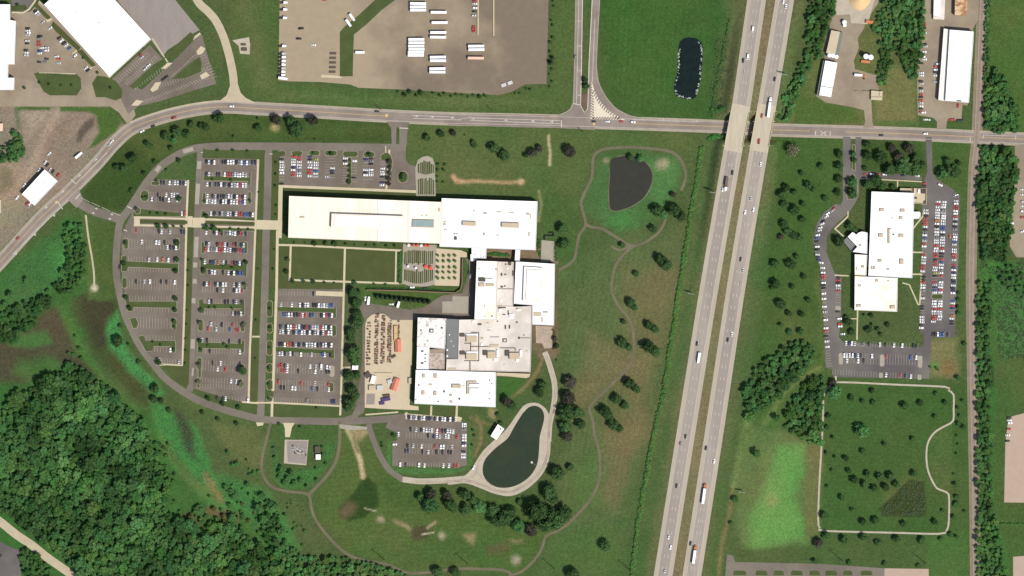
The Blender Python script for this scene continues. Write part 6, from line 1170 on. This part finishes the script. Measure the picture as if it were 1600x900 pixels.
# ------------------------------------------------------------------ trees
def crown_geo(seed,n=420,kind='d',core=True):
    """unit crown: radius 1, base at z=0, top near z=1.5; leaf-sized faces through lobed clumps round a rough core"""
    r = np.random.default_rng(seed); V=[]; F=[]
    if kind == 'c': lobes = [((0,0,.25+.3*i),1.0*(1-i*.19),.28) for i in range(5)]
    else:
        k = 9 if kind != 's' else 7; lobes = [((0,0,.8),.62,.55)]
        for i in range(k):
            t = 2*math.pi*(i+r.uniform(-.3,.3))/k; d = r.uniform(.42,.68); z = r.uniform(.45,1.05); s = r.uniform(.3,.46); lobes.append(((d*math.cos(t),d*math.sin(t),z),s,s*r.uniform(.75,1.0)))
        for i in range(3):
            t = r.uniform(0,6.28); lobes.append(((.28*math.cos(t),.28*math.sin(t),1.15),.34,.3))
    if core:
        for (c,s,h) in lobes:
            base = len(V); m1,m2 = 7,4; f_ = .8 if kind != 's' else .45
            ph = r.uniform(0,6)
            for j in range(1,m2):
                for i in range(m1):
                    th = math.pi*j/m2; t = 2*math.pi*i/m1+ph; q = f_*r.uniform(.82,1.1); V.append((c[0]+s*q*math.sin(th)*math.cos(t),c[1]+s*q*math.sin(th)*math.sin(t),c[2]+h*q*math.cos(th)))
            V.append((c[0],c[1],c[2]+h*f_)); V.append((c[0],c[1],c[2]-h*f_)); tp,bt = len(V)-2,len(V)-1
            for j in range(m2-2):
                for i in range(m1): F.append((base+j*m1+i,base+(j+1)*m1+i,base+(j+1)*m1+(i+1)%m1,base+j*m1+(i+1)%m1))
            for i in range(m1): F.append((base+i,base+(i+1)%m1,tp)); F.append((base+(m2-2)*m1+(i+1)%m1,base+(m2-2)*m1+i,bt))
    area = np.array([s*h for _,s,h in lobes]); pick = r.choice(len(lobes),n,p=area/area.sum())
    for li in pick:
        c,s,h = lobes[li]; d = r.normal(size=3); d[2] = abs(d[2])*1.0-.25*r.random(); d /= np.linalg.norm(d); q = r.uniform(.82,1.12)
        p = np.array(c)+np.array((s*d[0],s*d[1],h*d[2]))*q; nn = d+r.normal(size=3)*.55; nn /= np.linalg.norm(nn)
        u = np.cross(nn,r.normal(size=3)); u /= np.linalg.norm(u); w = np.cross(nn,u); a = r.uniform(.07,.13); b_ = a*r.uniform(.6,1)
        k0 = len(V); V += [tuple(p-u*a),tuple(p-w*b_*.8),tuple(p+u*a),tuple(p+w*b_)]; F.append((k0,k0+1,k0+2,k0+3))
    V = np.array(V); V[:,2] = np.maximum(V[:,2],.12); return V,F
def geo_mesh(name,V,F,m,sc=(1,1,1)):
    me = bpy.data.meshes.new(name); me.from_pydata([tuple(v) for v in (V*np.array(sc))],[],F); me.materials.append(m); me.update(); return me
CROWN = {}
for kd,mm,cnt in (('d','leaf_d',7),('b','leaf_b',3),('p','leaf_p',3),('c','leaf_c',3),('o','leaf_o',3)):
    CROWN[kd] = [geo_mesh('crown',*crown_geo(100+17*i+ord(kd),520,{'c':'c','o':'s'}.get(kd,'d')),M[mm]) for i in range(cnt)]
def trunk_mesh():
    b = MB(); b.cyl(0,0,.16,0,.95,8,0,.09)
    for i in range(4):
        t = i*1.57+.4; b.rod((0,0,.5),(.45*math.cos(t),.45*math.sin(t),1.0),.045,5)
    me = bpy.data.meshes.new('trunk'); me.from_pydata(b.v,[],b.f); me.materials.append(M['bark']); me.update(); return me
TR = trunk_mesh()
NMT = {'d':('shade_tree','dark green'),'b':('leafy_tree','bright green'),'p':('copper_tree','purplish-brown'),'c':('conifer','dark conical'),'o':('thin_tree','thin olive')}
ntree = [0]
TREES = []
def tree(px_,py_,r,kd,label,group,cat='tree'): TREES.append((px_,py_,r,kd,label,group,cat))
def plant(px_,py_,r,kd,label,group,cat):
    px_ += .15*r; py_ += .15*r; r = r*.98
    x,y = W(px_,py_); z = Hm(x,y); rm = r*S
    e = empty(NMT[kd][0],(x,y,z),label,cat,group)
    th = min(2.2,.3*rm+.6); hs = rm*{'c':1.5}.get(kd,1.0)*R.uniform(.85,1.1)
    c = bpy.data.objects.new('crown',R.choice(CROWN[kd])); COL.objects.link(c); c.parent = e; c.location = (0,0,th*.55); c.rotation_euler = (0,0,R.uniform(0,6.28)); c.scale = (rm*R.uniform(.93,1.1),rm*R.uniform(.93,1.1),hs)
    t = bpy.data.objects.new('trunk',TR); COL.objects.link(t); t.parent = e; t.scale = (.5+rm*.35,.5+rm*.35,th+hs*.75)
    ntree[0] += 1; return e
def size(r): return 'tiny' if r<2.6 else 'small' if r<4.2 else 'medium' if r<7.5 else 'large' if r<11.5 else 'very large'
def grove(desc,group,items,axis='x'):
    it = sorted(items,key=lambda q:q[0] if axis=='x' else q[1])
    for i,q in enumerate(it):
        kd = q[3] if len(q)>3 else 'd'
        tree(q[0],q[1],q[2],kd,f'{size(q[2])} {NMT[kd][1]} tree, {ORD[i] if i<len(ORD) else "thirtieth"} from {"left" if axis=="x" else "top"} {desc}',group)
def z4(ox,oy,L): return [(ox+a[0]/4,oy+a[1]/4)+tuple(a[2:]) for a in L]
grove('along the lower edge of the truck yard','trees below the truck yard',z4(400,0,[(885,572,3.6),(928,590,3.8),(960,573,4.6),(1003,597,3.6),(1030,578,4.6),(1108,582,3),(1150,597,3.2),(1178,583,3.2),(1217,600,3.4),(1250,588,3.2),(1287,592,2.4),(1325,605,3),(1357,593,3.2),(1398,603,3.8),(1433,597,3.6)]))
grove('in the column right of the truck yard','trees right of the truck yard',z4(800,0,[(258,5,3,'c'),(262,40,3,'c'),(245,128,2.6,'c'),(255,158,3.6,'c'),(255,235,3.6,'c'),(240,265,3.6,'c'),(237,322,3.4,'c'),(250,360,3.8,'c'),(240,390,4.2,'c'),(248,430,3.6,'c'),(235,463,2.8,'c'),(250,508,2.8,'c'),(232,540,3,'c'),(113,558,3,'c'),(88,553,2.8,'c'),(48,583,2.8,'c'),(20,583,2.8,'c')]),'y')
grove('on the median tip of the side road','trees on the side road median',z4(800,0,[(455,500,5.2),(460,535,5.8)]),'y')
grove('on the lawn inside the road bend','trees inside the main road bend',[(342,183,10),(321,198,7),(313,196,5),(299,194,7),(276,205,8.5),(291,209,7.5),(258,212,7.5),(271,218,6,'b'),(365,213,3),(230,224,5),(241,252,4),(225,270,4.2),(207,246,8.5),(192,262,7),(182,260,6),(206,298,4.2),(267,231,5),(235,228,5),(365,212,2)])
grove('below the main road, above the ring road','trees below the main road',[(430,186,9,'p'),(453,187,10),(462,201,13),(489,187,9,'p'),(403,200,7),(492,217,3),(403,185,3)])
grove('on the wide lawn above the white hall','trees above the white hall',[(666,214,6.5),(689,209,6),(707,207,5.5,'p'),(739,222,4.5),(726,211,2),(770,230,10),(786,242,9.5),(741,227,5),(831,237,8,'p'),(842,231,6.5,'p'),(821,242,5),(888,235,11,'p'),(877,356,9),(879,380,9.5)])
grove('round the brown pond','trees round the brown pond',[(1025,327,10.5),(1036,334,8,'b'),(1052,326,11),(1063,337,9),(1020,357,7),(971,382,5.2),(1050,303,5,'p'),(1000,247,6,'b'),(984,245,6)])
grove('down the lawn beside the highway hedge','trees on the long lawn',[(1030,404,10),(1040,413,9),(993,427,5),(984,472,8),(990,479,6,'b'),(974,502,4.5),(1012,507,8),(1023,514,6.5),(971,534,9),(982,542,6.5),(1011,540,11),(1023,549,9),(981,597,10),(994,607,7),(962,622,9),(975,632,7.5),(944,641,10),(951,649,8),(957,662,10),(967,669,7),(945,851,10),(894,896,11)],'y')
grove('in the clump right of the lower pond','trees right of the lower pond',[(889,595,11,'p'),(887,621,12,'p'),(884,642,14),(901,643,11),(882,665,12),(906,662,9),(885,680,10,'p'),(869,540,5),(866,529,4.5,'p'),(869,562,2.4),(870,737,12),(890,729,6.5),(856,767,13.5),(863,776,9)],'y')
grove('round the upper end of the lower pond','trees at the upper end of the pond',[(847,600,7.5),(842,612,8),(790,626,9,'p'),(800,633,8),(777,647,4),(782,661,4)])
grove('in the big clump below the lower pond','trees in the clump below the pond',[(835,795,18),(864,809,19),(880,799,14),(829,827,11,'p'),(808,820,12,'b'),(811,783,5),(847,817,13),(852,800,14)])
grove('in the row along the gravel pond road','trees below the gravel road',[(655,775,8),(672,771,9.5,'p'),(670,786,13,'b'),(680,792,8,'b'),(697,771,9,'p'),(702,786,11),(709,793,8),(725,771,9.5),(727,794,10),(737,779,10),(748,791,11,'b'),(768,796,11),(786,807,16),(773,811,12),(797,797,10),(683,892,10),(711,893,8)])
grove('in the tree wall beside the storage yard','trees right of the courtyard lot',[(550,455,9),(555,472,10),(557,490,9),(556,503,10),(547,519,9),(549,529,7),(550,549,12.5),(553,562,10),(545,586,10),(557,586,7),(549,608,10),(555,618,8),(545,627,10),(543,636,7),(560,456,5)],'y')
grove('in the crescent lot and its walk','lot trees of the crescent lot',[(244,282,3.4),(223,308,3.2),(229,308,3.2),(279,309,4.6),(235,333,3),(247,334,3.4),(259,334,3.6),(214,327,4.4,'o'),(247,353,4.6),(259,353,4.6),(271,353,3.2),(284,354,3.2),(196,379,4),(276,379,4.6),(276,405,4),(274,423,4.4),(193,411,4),(196,464,4),(274,466,4.2),(202,481,4.2),(273,484,4.2),(247,565,5.4),(272,502,4),(272,511,3.6),(239,534,2.8),(251,539,2.8),(271,546,3.4),(260,265,3),(279,250,4)],'y')
grove('along the outer side of the ring road','trees outside the ring road',[(188,509,4),(183,532,9.5),(201,538,3.6),(217,565,4.4),(316,644,4),(340,654,4),(369,661,4),(242,606,8),(240,623,7),(251,626,5),(264,641,4.5)],'y')
grove('in the upper half of the long lot','lot trees of the long lot, upper half',[(340,235,3.4),(364,235,3.4),(387,236,3),(332,280,2.8),(361,281,3),(322,337,4),(319,314,3),(390,313,3.4),(322,355,5.6),(334,356,5.6),(360,357,3.4),(374,358,3),(388,358,3),(318,422,4.4),(315,405,3.4),(384,409,4),(363,418,3),(350,415,3),(383,445,4.4,'o'),(344,361,3.6)],'y')
grove('in the lower half of the long lot','lot trees of the long lot, lower half',[(314,485,4),(312,504,4,'o'),(382,506,4,'o'),(327,480,3),(336,480,3),(362,481,3),(312,532,4),(314,546,3.4),(350,537,3.6),(355,542,3.6),(324,540,3),(311,570,4.6,'o'),(310,597,4.6,'o'),(379,578,7),(376,600,5.6,'o'),(325,622,4.6),(347,630,4),(372,636,4)],'y')
grove('in the lot above the cream roof','lot trees above the cream roof',[(431.6,254,3.2),(431,272,3.2),(430,290,3.2),(490,239,3.6),(517.5,240,3.8),(546,250,3),(546,259,3.6),(546,267,3.6),(546,276,3.6),(545,284,4),(577,241,4),(607.5,252,4.4,'p'),(608,261,3.8,'p'),(607.5,270,4,'p'),(607,278.5,4.4,'p'),(607,286.5,4.2,'p'),(629.5,276,6),(684,256.5,3.6),(684,265,3.4),(683,275.5,2.6),(683,283.5,2.6),(695,257,3.4),(693,265,3.4),(692,284,2.6)])
grove('in the rows framing the two square lawns','trees round the square lawns',[(459.5,378.5,3),(476.6,379,2.6),(491,380,4),(509,380,4.2),(523,380.5,4.6),(540,381,3.2),(554,382,2.6),(572,383,2.8),(586,383,2.6),(604,384,3.2),(617,384,3.2),(449,405,4),(447.5,424,4),(457,439,4),(474.6,439.5,3.8),(489,440,4),(507,441,3),(522,442,2.8),(554,442,4.4),(585,444,3),(602.5,444.5,3.4)])
k = 0
for j,y in enumerate((399.3,407.9,417.7,425.6,434.8)):
    for i,x in enumerate((684.4,693,702.3,711)):
        tree(x-.6,y-.6,R.uniform(2.6,3.6),'o',f'thin young tree in the gravel court, {ORD[j]} row from the top, {ORD[i]} from the left','young trees of the gravel court'); k += 1
for i in range(12):
    tree(588.5+7.3*i,462.5+.75*i,4.2,'c',f'dark conical conifer, {ORD[i]} from the left in the row along the service court','conifers along the service court','conifer')
grove('on the lawn below the right-hand office wing','trees below the office wing',[(1325,502,6.5),(1331,519,6),(1356,514,6),(1371,514,4.6),(1362,507,3.6),(1386,507,4.4),(1376,522,4),(1350,492,3.4),(1361,493,4),(1322,495,4)])
grove('on the lawn left of the right-hand office','trees between highway and office',[(1237,233,12,'o'),(1282,259,5.4),(1252,270,5),(1262,289,7),(1270,296,5),(1227,292,7),(1221,303,8.5),(1241,300,5.4),(1289,310,5.6),(1225,319,7),(1240,327,9),(1254,318,5),(1253,342,6),(1224,350,7),(1230,360,7),(1238,367,7),(1219,369,5.4,'p'),(1249,371,5.6),(1244,400,5),(1210,411,7.5),(1235,412,9),(1255,431,5),(1210,442,8.5),(1237,447,5),(1219,475,8),(1262,468,5),(1232,489,6),(1252,490,5.6)],'y')
grove('by the office drive and front lawn','trees by the office drive',[(1310,240,7),(1310,259,8),(1309,279,6.5),(1308,300,6.5),(1332,240,5.4,'b'),(1334,250,5),(1330,284,9,'b'),(1330,301,9),(1355,287,9),(1367,281,10),(1376,290,8),(1394,291,5),(1327,352,8),(1335,358,6),(1309,376,9)],'y')
grove('in the grove above the office','trees in the office grove',[(1354,242,8),(1375,245,11),(1392,231,8,'p'),(1419,231,8.5,'p'),(1402,244,9,'p'),(1429,246,9),(1410,258,14),(1388,264,11),(1426,262,13),(1351,262,4),(1440,258,8),(1355,226,7),(1480,252,7),(1471,270,10,'b'),(1488,266,12),(1497,254,5)])
grove('in the park lawn inside the path','trees inside the park path',[(1300,597,7,'p'),(1302,611,12,'b'),(1362,610,4.6),(1329,621,5),(1347,626,4),(1365,629,5.4),(1412,633,7),(1437,629,5.4),(1462,615,4.4),(1476,628,4.4),(1460,650,4.2),(1345,671,13,'b'),(1425,685,4),(1381,693,4.4),(1348,705,5),(1321,716,5),(1325,735,5.2),(1355,740,6.6),(1373,744,6.8),(1390,743,7),(1334,749,7),(1350,756,7),(1365,762,6.6),(1383,760,7),(1400,756,6.4),(1427,739,6),(1314,777,5)])
grove('along the lower side of the park path','trees below the park path',[(1331,796,4),(1286,804,7),(1347,814,6),(1366,812,6.4),(1412,818,5.6),(1460,815,5.4),(1290,835,7.4),(1317,842,7.4),(1349,839,7),(1371,847,5.8),(1400,841,7.4),(1439,843,6.6),(1277,846,8,'p')])
SH=[(1219,507,5),(1232,518,7.4),(1250,517,7.4),(1206,450,5),(1504,626,4),(1496,637,4),(1499,649,4.2),(1496,661,5.6),(1505,667,5.6),(1295,650,7),(1292,667,6),(1212,651,8),(1506,536,5),(1496,590,6),(1497,457,4.4),(1497,468,4.6),(1497,480,5),(1497,489,5),(1301,683,4.4),(1291,707,4.6),(1305,714,4),(1299,734,4.2),(1292,759,4),(1472,797,4),(1469,841,5.4),(1484,834,6),(1494,838,4),(1489,807,5.6),(1492,786,7),(1494,775,6),(1507,798,3.6),(1492,756,5.6),(1490,740,3),(1494,708,3.4),(1497,694,3.2),(1494,680,3.2),(1273,876,5.6),(1326,878,6),(1382,880,6),(1434,883,5),(1180,707,9),(1147,779,7.4),(1141,816,4.6),(295,406,2.6),(294,423,2.6),(294,446,2.6),(292,485,2.8),(292,507,2.8),(290,529,2.8),(290,547,2.8),(289,568,3),(62,129,3.2),(77,132,3.2),(95,133,3.2),(112,133,3.2),(38,137,3.2),(173,137,3.4),(130,90,3),(152,113,3),(28,8,4),(432,321,2.6),(431,335,2.6),(404,300,2.6),(403,420,2.6),(400,500,2.6),(399,560,2.6),(429,390,2.6),(427,420,3),(436,662,3.4),(469,667,3.4),(495,637,3),(615,680,5),(596,692,3),(597,697,2.6),(739,672,3),(741,680,3),(738,695,3),(1530,228,4),(422,482,3.6),(422,512,3.6),(421,543,3.6),(420,575,3.6),(420,600,3.6),(420,622,3)]
# tint-carrying mass of the closed woods
WG = [crown_geo(900+i,150,'d') for i in range(8)]
def inpoly(x,y,poly):
    ins = False; n = len(poly)
    for i in range(n):
        (ax,ay),(bx,by) = poly[i],poly[(i+1)%n]
        if (ay>y)!=(by>y) and x < (bx-ax)*(y-ay)/(by-ay)+ax: ins = not ins
    return ins
def mass(name,label,crowns,kind='stuff',cat=None,hs=(.6,.9),dz=4.5):
    VV=[];CCs=[];nf=[];off=0;LV=[]
    for (px_,py_,r,tint) in crowns:
        V,F = R.choice(WG); a = R.uniform(0,6.28); x,y = W(px_,py_); rm = r*S; h = rm*R.uniform(*hs); z0 = Hm(x,y)+.1+R.uniform(.15,1.0)*min(dz,rm)
        ca,sa = math.cos(a),math.sin(a); q = np.stack([(V[:,0]*ca-V[:,1]*sa)*rm+x,(V[:,0]*sa+V[:,1]*ca)*rm+y,V[:,2]*h+z0],1); VV.append(q); CCs.append(np.tile(np.array([*tint,1.0]),(len(q),1)))
        for f in F: LV.append([i+off for i in f])
        off += len(q)
    V = np.vstack(VV); me = bpy.data.meshes.new(name); me.from_pydata([tuple(v) for v in V],[],LV); at = me.color_attributes.new('tint','FLOAT_COLOR','POINT'); at.data.foreach_set('color',np.vstack(CCs).ravel()); me.materials.append(M['leaf_w']); me.update()
    o = bpy.data.objects.new(name,me); COL.objects.link(o); return tag(o,label,cat,kind=kind)
def scatter(poly,rmin,rmax,gap=.78,tints=None,tries=9000,amp=.3):
    out=[]; xs_=[p[0] for p in poly]; ys_=[p[1] for p in poly]; grid={}
    area = abs(area2(poly))/2; tries = int(area/ (rmin*rmin)*6)
    for _ in range(tries):
        x = R.uniform(min(xs_),max(xs_)); y = R.uniform(min(ys_),max(ys_))
        if not inpoly(x,y,poly): continue
        r = rmin+(rmax-rmin)*R.random()**1.6; k_ = (int(x//14),int(y//14)); ok = True
        for i in range(-2,3):
            for j in range(-2,3):
                for (a,b_,c) in grid.get((k_[0]+i,k_[1]+j),()):
                    if (a-x)**2+(b_-y)**2 < ((c+r)*gap)**2: ok=False;break
                if not ok: break
            if not ok: break
        if ok: grid.setdefault(k_,[]).append((x,y,r)); g = R.uniform(1-amp,1+amp)*float(.25+1.4*fbm(np.float64(x),np.float64(y),46,33)); w = R.uniform(.85,1.2); t = R.random(); out.append((x,y,r,(g*w*(1.25 if t<.06 else 1),g,g*R.uniform(.8,1.15))))
    return out
SWW=[(-15,640),(0,655),(10,622),(40,612),(70,592),(95,580),(105,568),(122,572),(150,590),(183,613),(202,640),(225,660),(238,690),(250,722),(262,760),(257,792),(272,822),(290,812),(312,832),(337,818),(380,832),(402,850),(432,882),(440,915),(140,915),(105,878),(60,838),(0,797),(-15,790)]
mass('woods','dense mixed wood filling the lower left corner',scatter(SWW,4.5,14,.52))
w2 = scatter([(-12,495),(15,480),(45,470),(60,465),(78,456),(82,470),(62,490),(58,508),(40,517),(20,537),(-12,532)],4,9,.62)+scatter([(100,350),(128,353),(134,400),(131,440),(112,455),(92,457),(85,447),(102,430),(106,400)],3.5,7.5,.66)+[(x,y,r,(1,1,1)) for x,y,r in ((40,440,5),(18,462,7),(8,475,6),(41,436,4),(118,525,3),(125,545,4),(108,552,3.5),(115,555,4.5),(128,560,4),(62,470,6),(75,455,5),(98,425,6))]
mass('woods','wood and tree belt at the left edge of the bright meadow',w2)
mass('tree_belt','belt of trees between highway and farm supply',scatter([(1266,-20),(1302,-20),(1306,15),(1295,35),(1290,60),(1283,85),(1262,112),(1252,142),(1240,167),(1231,188),(1217,186),(1221,165),(1240,125),(1257,90),(1261,50)],3.5,8,.6))
mass('thicket','leafy thicket beside the farm supply yard',scatter([(1384,-20),(1442,-20),(1445,40),(1440,78),(1433,120),(1421,124),(1413,100),(1397,80),(1386,66),(1371,55),(1362,43),(1378,15)],3.5,7.5,.62)+scatter([(1376,68),(1392,64),(1393,95),(1388,112),(1384,132),(1373,130),(1372,112),(1376,95)],3,6,.62))
mass('tree_belt','tree belt along the railway at the upper right',scatter([(1545,130),(1558,109),(1570,120),(1578,147),(1593,182),(1590,203),(1560,207),(1540,203),(1538,165)],4,9,.6)+scatter([(1541,-20),(1549,-20),(1546,60),(1542,140),(1538,150),(1538,60)],2.5,4,.65))
mass('tree_belt','wide tree belt right of the railway below the crossing',scatter([(1534,230),(1580,233),(1589,252),(1586,300),(1580,350),(1572,402),(1560,408),(1536,404),(1529,340),(1526,285)],4,9.5,.58))
mass('tree_belt','creekside trees along the railway down the right edge',scatter([(1530,442),(1550,440),(1552,480),(1544,520),(1549,560),(1550,600),(1545,640),(1551,680),(1549,740),(1554,800),(1568,858),(1572,915),(1527,915),(1526,800),(1527,650),(1526,560),(1525,500)],3.5,8,.68)+scatter([(1556,425),(1570,405),(1600,430),(1605,470),(1570,450)],3,5,1.0))
mass('woods','upper part of the wood between highway and office lots',scatter([(1166,655),(1163,612),(1180,576),(1205,556),(1230,539),(1258,531),(1273,550),(1262,576),(1245,590),(1224,610),(1205,633),(1180,646)],4.5,11,.6))
mass('woods','lower part of the wood beside the park path',scatter([(1227,668),(1232,640),(1252,610),(1264,590),(1286,592),(1290,612),(1284,650),(1284,692),(1268,692),(1250,682)],4.5,10.5,.6))
mass('thicket','scattered trees and thicket along the trail at the lower left',scatter([(410,768),(435,800),(445,845),(470,870),(560,872),(600,886),(640,898),(640,915),(400,915),(420,860),(405,810)],3.5,8.5,.72)+[(x,y,r,(1,1,1)) for x,y,r in ((353,761,6),(367,775,8),(361,768,6),(387,757,5),(312,797,10),(357,707,4),(370,725,5),(363,810,8),(410,775,7),(405,795,9),(412,812,8),(430,790,6),(440,830,8),(244,694,5),(260,712,4),(260,730,4),(262,756,4.5),(390,742,3))])
mass('scrub','brown and green scrub thinning out along the edge of the lower left wood',[(x,y,r,t) for x,y,r,t in [(R.gauss(252,9),R.uniform(690,800),R.uniform(1.5,4),R.choice(((1.1,.8,.8),(1.3,.75,.7),(.9,.9,.8),(1.2,1.1,.8)))) for _ in range(55)]+[(R.gauss(335,40),R.gauss(815,14),R.uniform(1.8,5),R.choice(((1.5,.7,.7),(1,1,.9),(.8,.9,.8),(1.2,1.15,.9)))) for _ in range(60)]+[(R.uniform(360,480),R.uniform(700,860),R.uniform(1.3,3.6),R.choice(((.7,.8,.7),(1,1.15,.9),(1.3,1.4,1.1)))) for _ in range(95)]+[(R.uniform(150,262),0,0,0) for _ in range(0)] if not (405 < x < 520 and 655 < y < 775)])
mass('tree_clump','dark clump of trees at the left edge beside the dirt yard',scatter([(19,208),(38,212),(38,246),(30,252),(-12,252),(-12,229),(19,229)],4,8,.6,amp=.2))
mass('tree_clump','dark clump of trees right of the lower left asphalt lot',scatter([(30,862),(42,856),(60,870),(78,888),(85,915),(60,915),(36,895)],4,8,.62,amp=.2))
mass('scrub','dark shrubs on the marsh bank and behind the pipe yard',[(x,y,r,(1,1,1)) for x,y,r in ((438,738,5),(440,730,4),(436,745,4),(494,732,3.5),(450,748,5),(456,740,6),(504,698,3),(505,710,3),(480,760,4),(495,750,4),(430,715,3.5),(428,700,3),(510,725,3),(445,755,5),(460,755,6),(470,750,5))]+[(1460+R.uniform(-8,8),575+R.uniform(-5,5),2.5,(1.3,1.1,.8)) for _ in range(3)])
# hedges
def hedge(name,label,pts,w,rm,tint,n_per=.55,ht=None):
    P_ = catmull(pts,3); cr=[]
    for i in range(len(P_)-1):
        L = math.dist(P_[i],P_[i+1]); 
        for _ in range(max(1,int(L*n_per+R.random()))):
            t = R.random(); cr.append((P_[i][0]+(P_[i+1][0]-P_[i][0])*t+R.uniform(-w,w)*.5,P_[i][1]+(P_[i+1][1]-P_[i][1])*t+R.uniform(-w,w)*.15,R.uniform(.7,1.2)*rm,tuple(v*R.uniform(.8,1.2) for v in tint)))
    o = mass(name,label,cr,kind='thing',cat='hedge',hs=(.45,.7),dz=.4); return o
hedge('hedgerow','long bushy hedgerow between the campus lawn and the highway',[(1097,228),(1090,280),(1081,330),(1070,400),(1062,450),(1050,530),(1036,620),(1022,680),(1011,740),(1000,800),(988,890),(984,915)],5.5,2.7,(1.35,1.2,1.05),1.5)
hedge('clipped_hedge','green hedge row at the left end of the plaza below the cream roof',[(626.5,393),(626,415),(625,442)],4,2.2,(1.0,1.0,.95),1.1)
hedge('clipped_hedge','thin dark hedge along the top of the service court wall',[(573,449.5),(640,451),(690,453.5)],1.5,1.3,(.7,.8,.7),.9)
hedge('shrub_bed','shrubs in the planted court between the hall and the courtyard block',[(765,397),(785,398),(800,399)],9,2.6,(.95,1.0,.9),1.2)
hedge('shrub_bed','reddish shrubs at the corner right of the process building',[(864,513),(867,535),(866,545)],4,2.2,(1.7,.75,.8),.6)
hedge('shrub_bed','green shrubs along the terrace right of the hall',[(843,375),(842,400)],4,2.2,(.9,.95,.8),.5); hedge('shrub_bed','green shrubs on the right wall of the paved court',[(869,385),(870,408)],3,1.8,(.9,.9,.8),.6)
hedge('field_hedge','thin dark hedge across the field at the lower right edge',[(1556,818),(1580,818),(1615,818)],1.5,1.6,(.8,.9,.8),.5)
hedge('shrub_row','shrubby verge along the left foot of the highway',[(1140,30),(1128,90),(1118,140),(1112,185)],3,2,(.8,.9,.75),.25)
hedge('roadside_bushes','bushes at the lower left corner of the left highway bridge',[(1107,217),(1117,214),(1126,213)],8,4,(1,1.2,1),.9)
hedge('roadside_bushes','bushes at the upper left corner of the left highway bridge',[(1113,172),(1124,172),(1132,166)],8,3.6,(.9,1,.9),.9)
# dense low growth of the meadows
def brush(name,label,polys,dens,sz,a,b_,hmax=1.2):
    VV=[];FF=[];k0=0;m = leafmat(name+'_leaves',a,b_)
    for poly in polys:
        xs_=[p[0] for p in poly]; ys_=[p[1] for p in poly]; n_ = int((max(xs_)-min(xs_))*(max(ys_)-min(ys_))*S*S*dens)
        q = NR.uniform(size=(n_,2))*np.array([max(xs_)-min(xs_),max(ys_)-min(ys_)])+np.array([min(xs_),min(ys_)])
        keep = (sdist(q[:,0],q[:,1],poly)>NR.uniform(-1,3,n_)) & (fbm(q[:,0],q[:,1],9,77)>.38); q = q[keep]
        for x,y in q:
            X,Y = W(x,y); s = sz*R.uniform(.6,1.4); z = R.uniform(.15,hmax); t = R.uniform(0,6.28); nx_,ny_ = R.uniform(-.5,.5),R.uniform(-.5,.5)
            for u,v in ((1,0),(0,.8),(-1,0),(0,-.8)):
                dx = s*(u*math.cos(t)-v*math.sin(t)); dy = s*(u*math.sin(t)+v*math.cos(t)); VV.append((X+dx,Y+dy,max(.05,z-nx_*dx-ny_*dy)))
            FF.append((k0,k0+1,k0+2,k0+3)); k0 += 4
    o = mesh_obj(name,VV,FF,m); return tag(o,label,kind='stuff')
brush('undergrowth','bright low growth of the marsh meadow and bank',[[(0,440),(60,382),(100,350),(104,440),(70,460),(10,485)],[(172,495),(182,487),(190,530),(215,562),(242,600),(252,616),(240,620),(215,597),(188,566),(170,545),(166,512)],[(340,742),(400,762),(420,775),(445,840),(475,866),(430,850),(380,812),(350,790)],[(424,692),(430,745),(450,765),(490,755),(524,700),(524,690),(512,692),(503,725),(478,733),(440,735)],[(240,630),(262,642),(300,668),(330,720),(340,770),(300,750),(265,715)],[(606,730),(612,732),(728,732),(733,660),(737,700),(733,728),(720,737),(640,740),(615,738)]],.4,.5,(.045,.12,.045),(.062,.15,.056))
brush('tall_weeds','darker weeds of the triangular scrub and verges',[[(1374,796),(1421,751),(1443,753),(1447,802),(1440,806),(1382,805)],[(1530,405),(1600,410),(1600,440),(1535,440)],[(1555,440),(1610,400),(1610,560),(1562,565),(1556,500)],[(1118,60),(1140,60),(1128,180),(1108,180)]],.5,.8,(.045,.075,.034),(.072,.105,.046))
for (x,y,r) in SH: TREES.append((x,y,r,'d',None,None,'tree'))
TREES.sort(key=lambda t:-t[2]); n_ind_t = 0; rest = []
for t in TREES:
    if t[4] and (t[6] == 'conifer' or n_ind_t < 300): plant(*t); n_ind_t += t[6] != 'conifer'
    else:
        k_ = {'b':(1,1.2,1),'p':(.9,.6,.7),'o':(1.6,1.25,1.1)}.get(t[3],(.82,.8,.78)); rest.append((t[0]+.2*t[2],t[1]+.2*t[2],t[2]*.86,k_))
mass('small_trees','many further small trees dotted over lots, walks and lawns',rest)
long_ = [o['label'] for o in bpy.data.objects if 'label' in o.keys() and o.parent is None and len(o['label'].split()) > 16]
print('trees',ntree[0],'rest',len(rest),'long labels',len(long_),long_[:40])
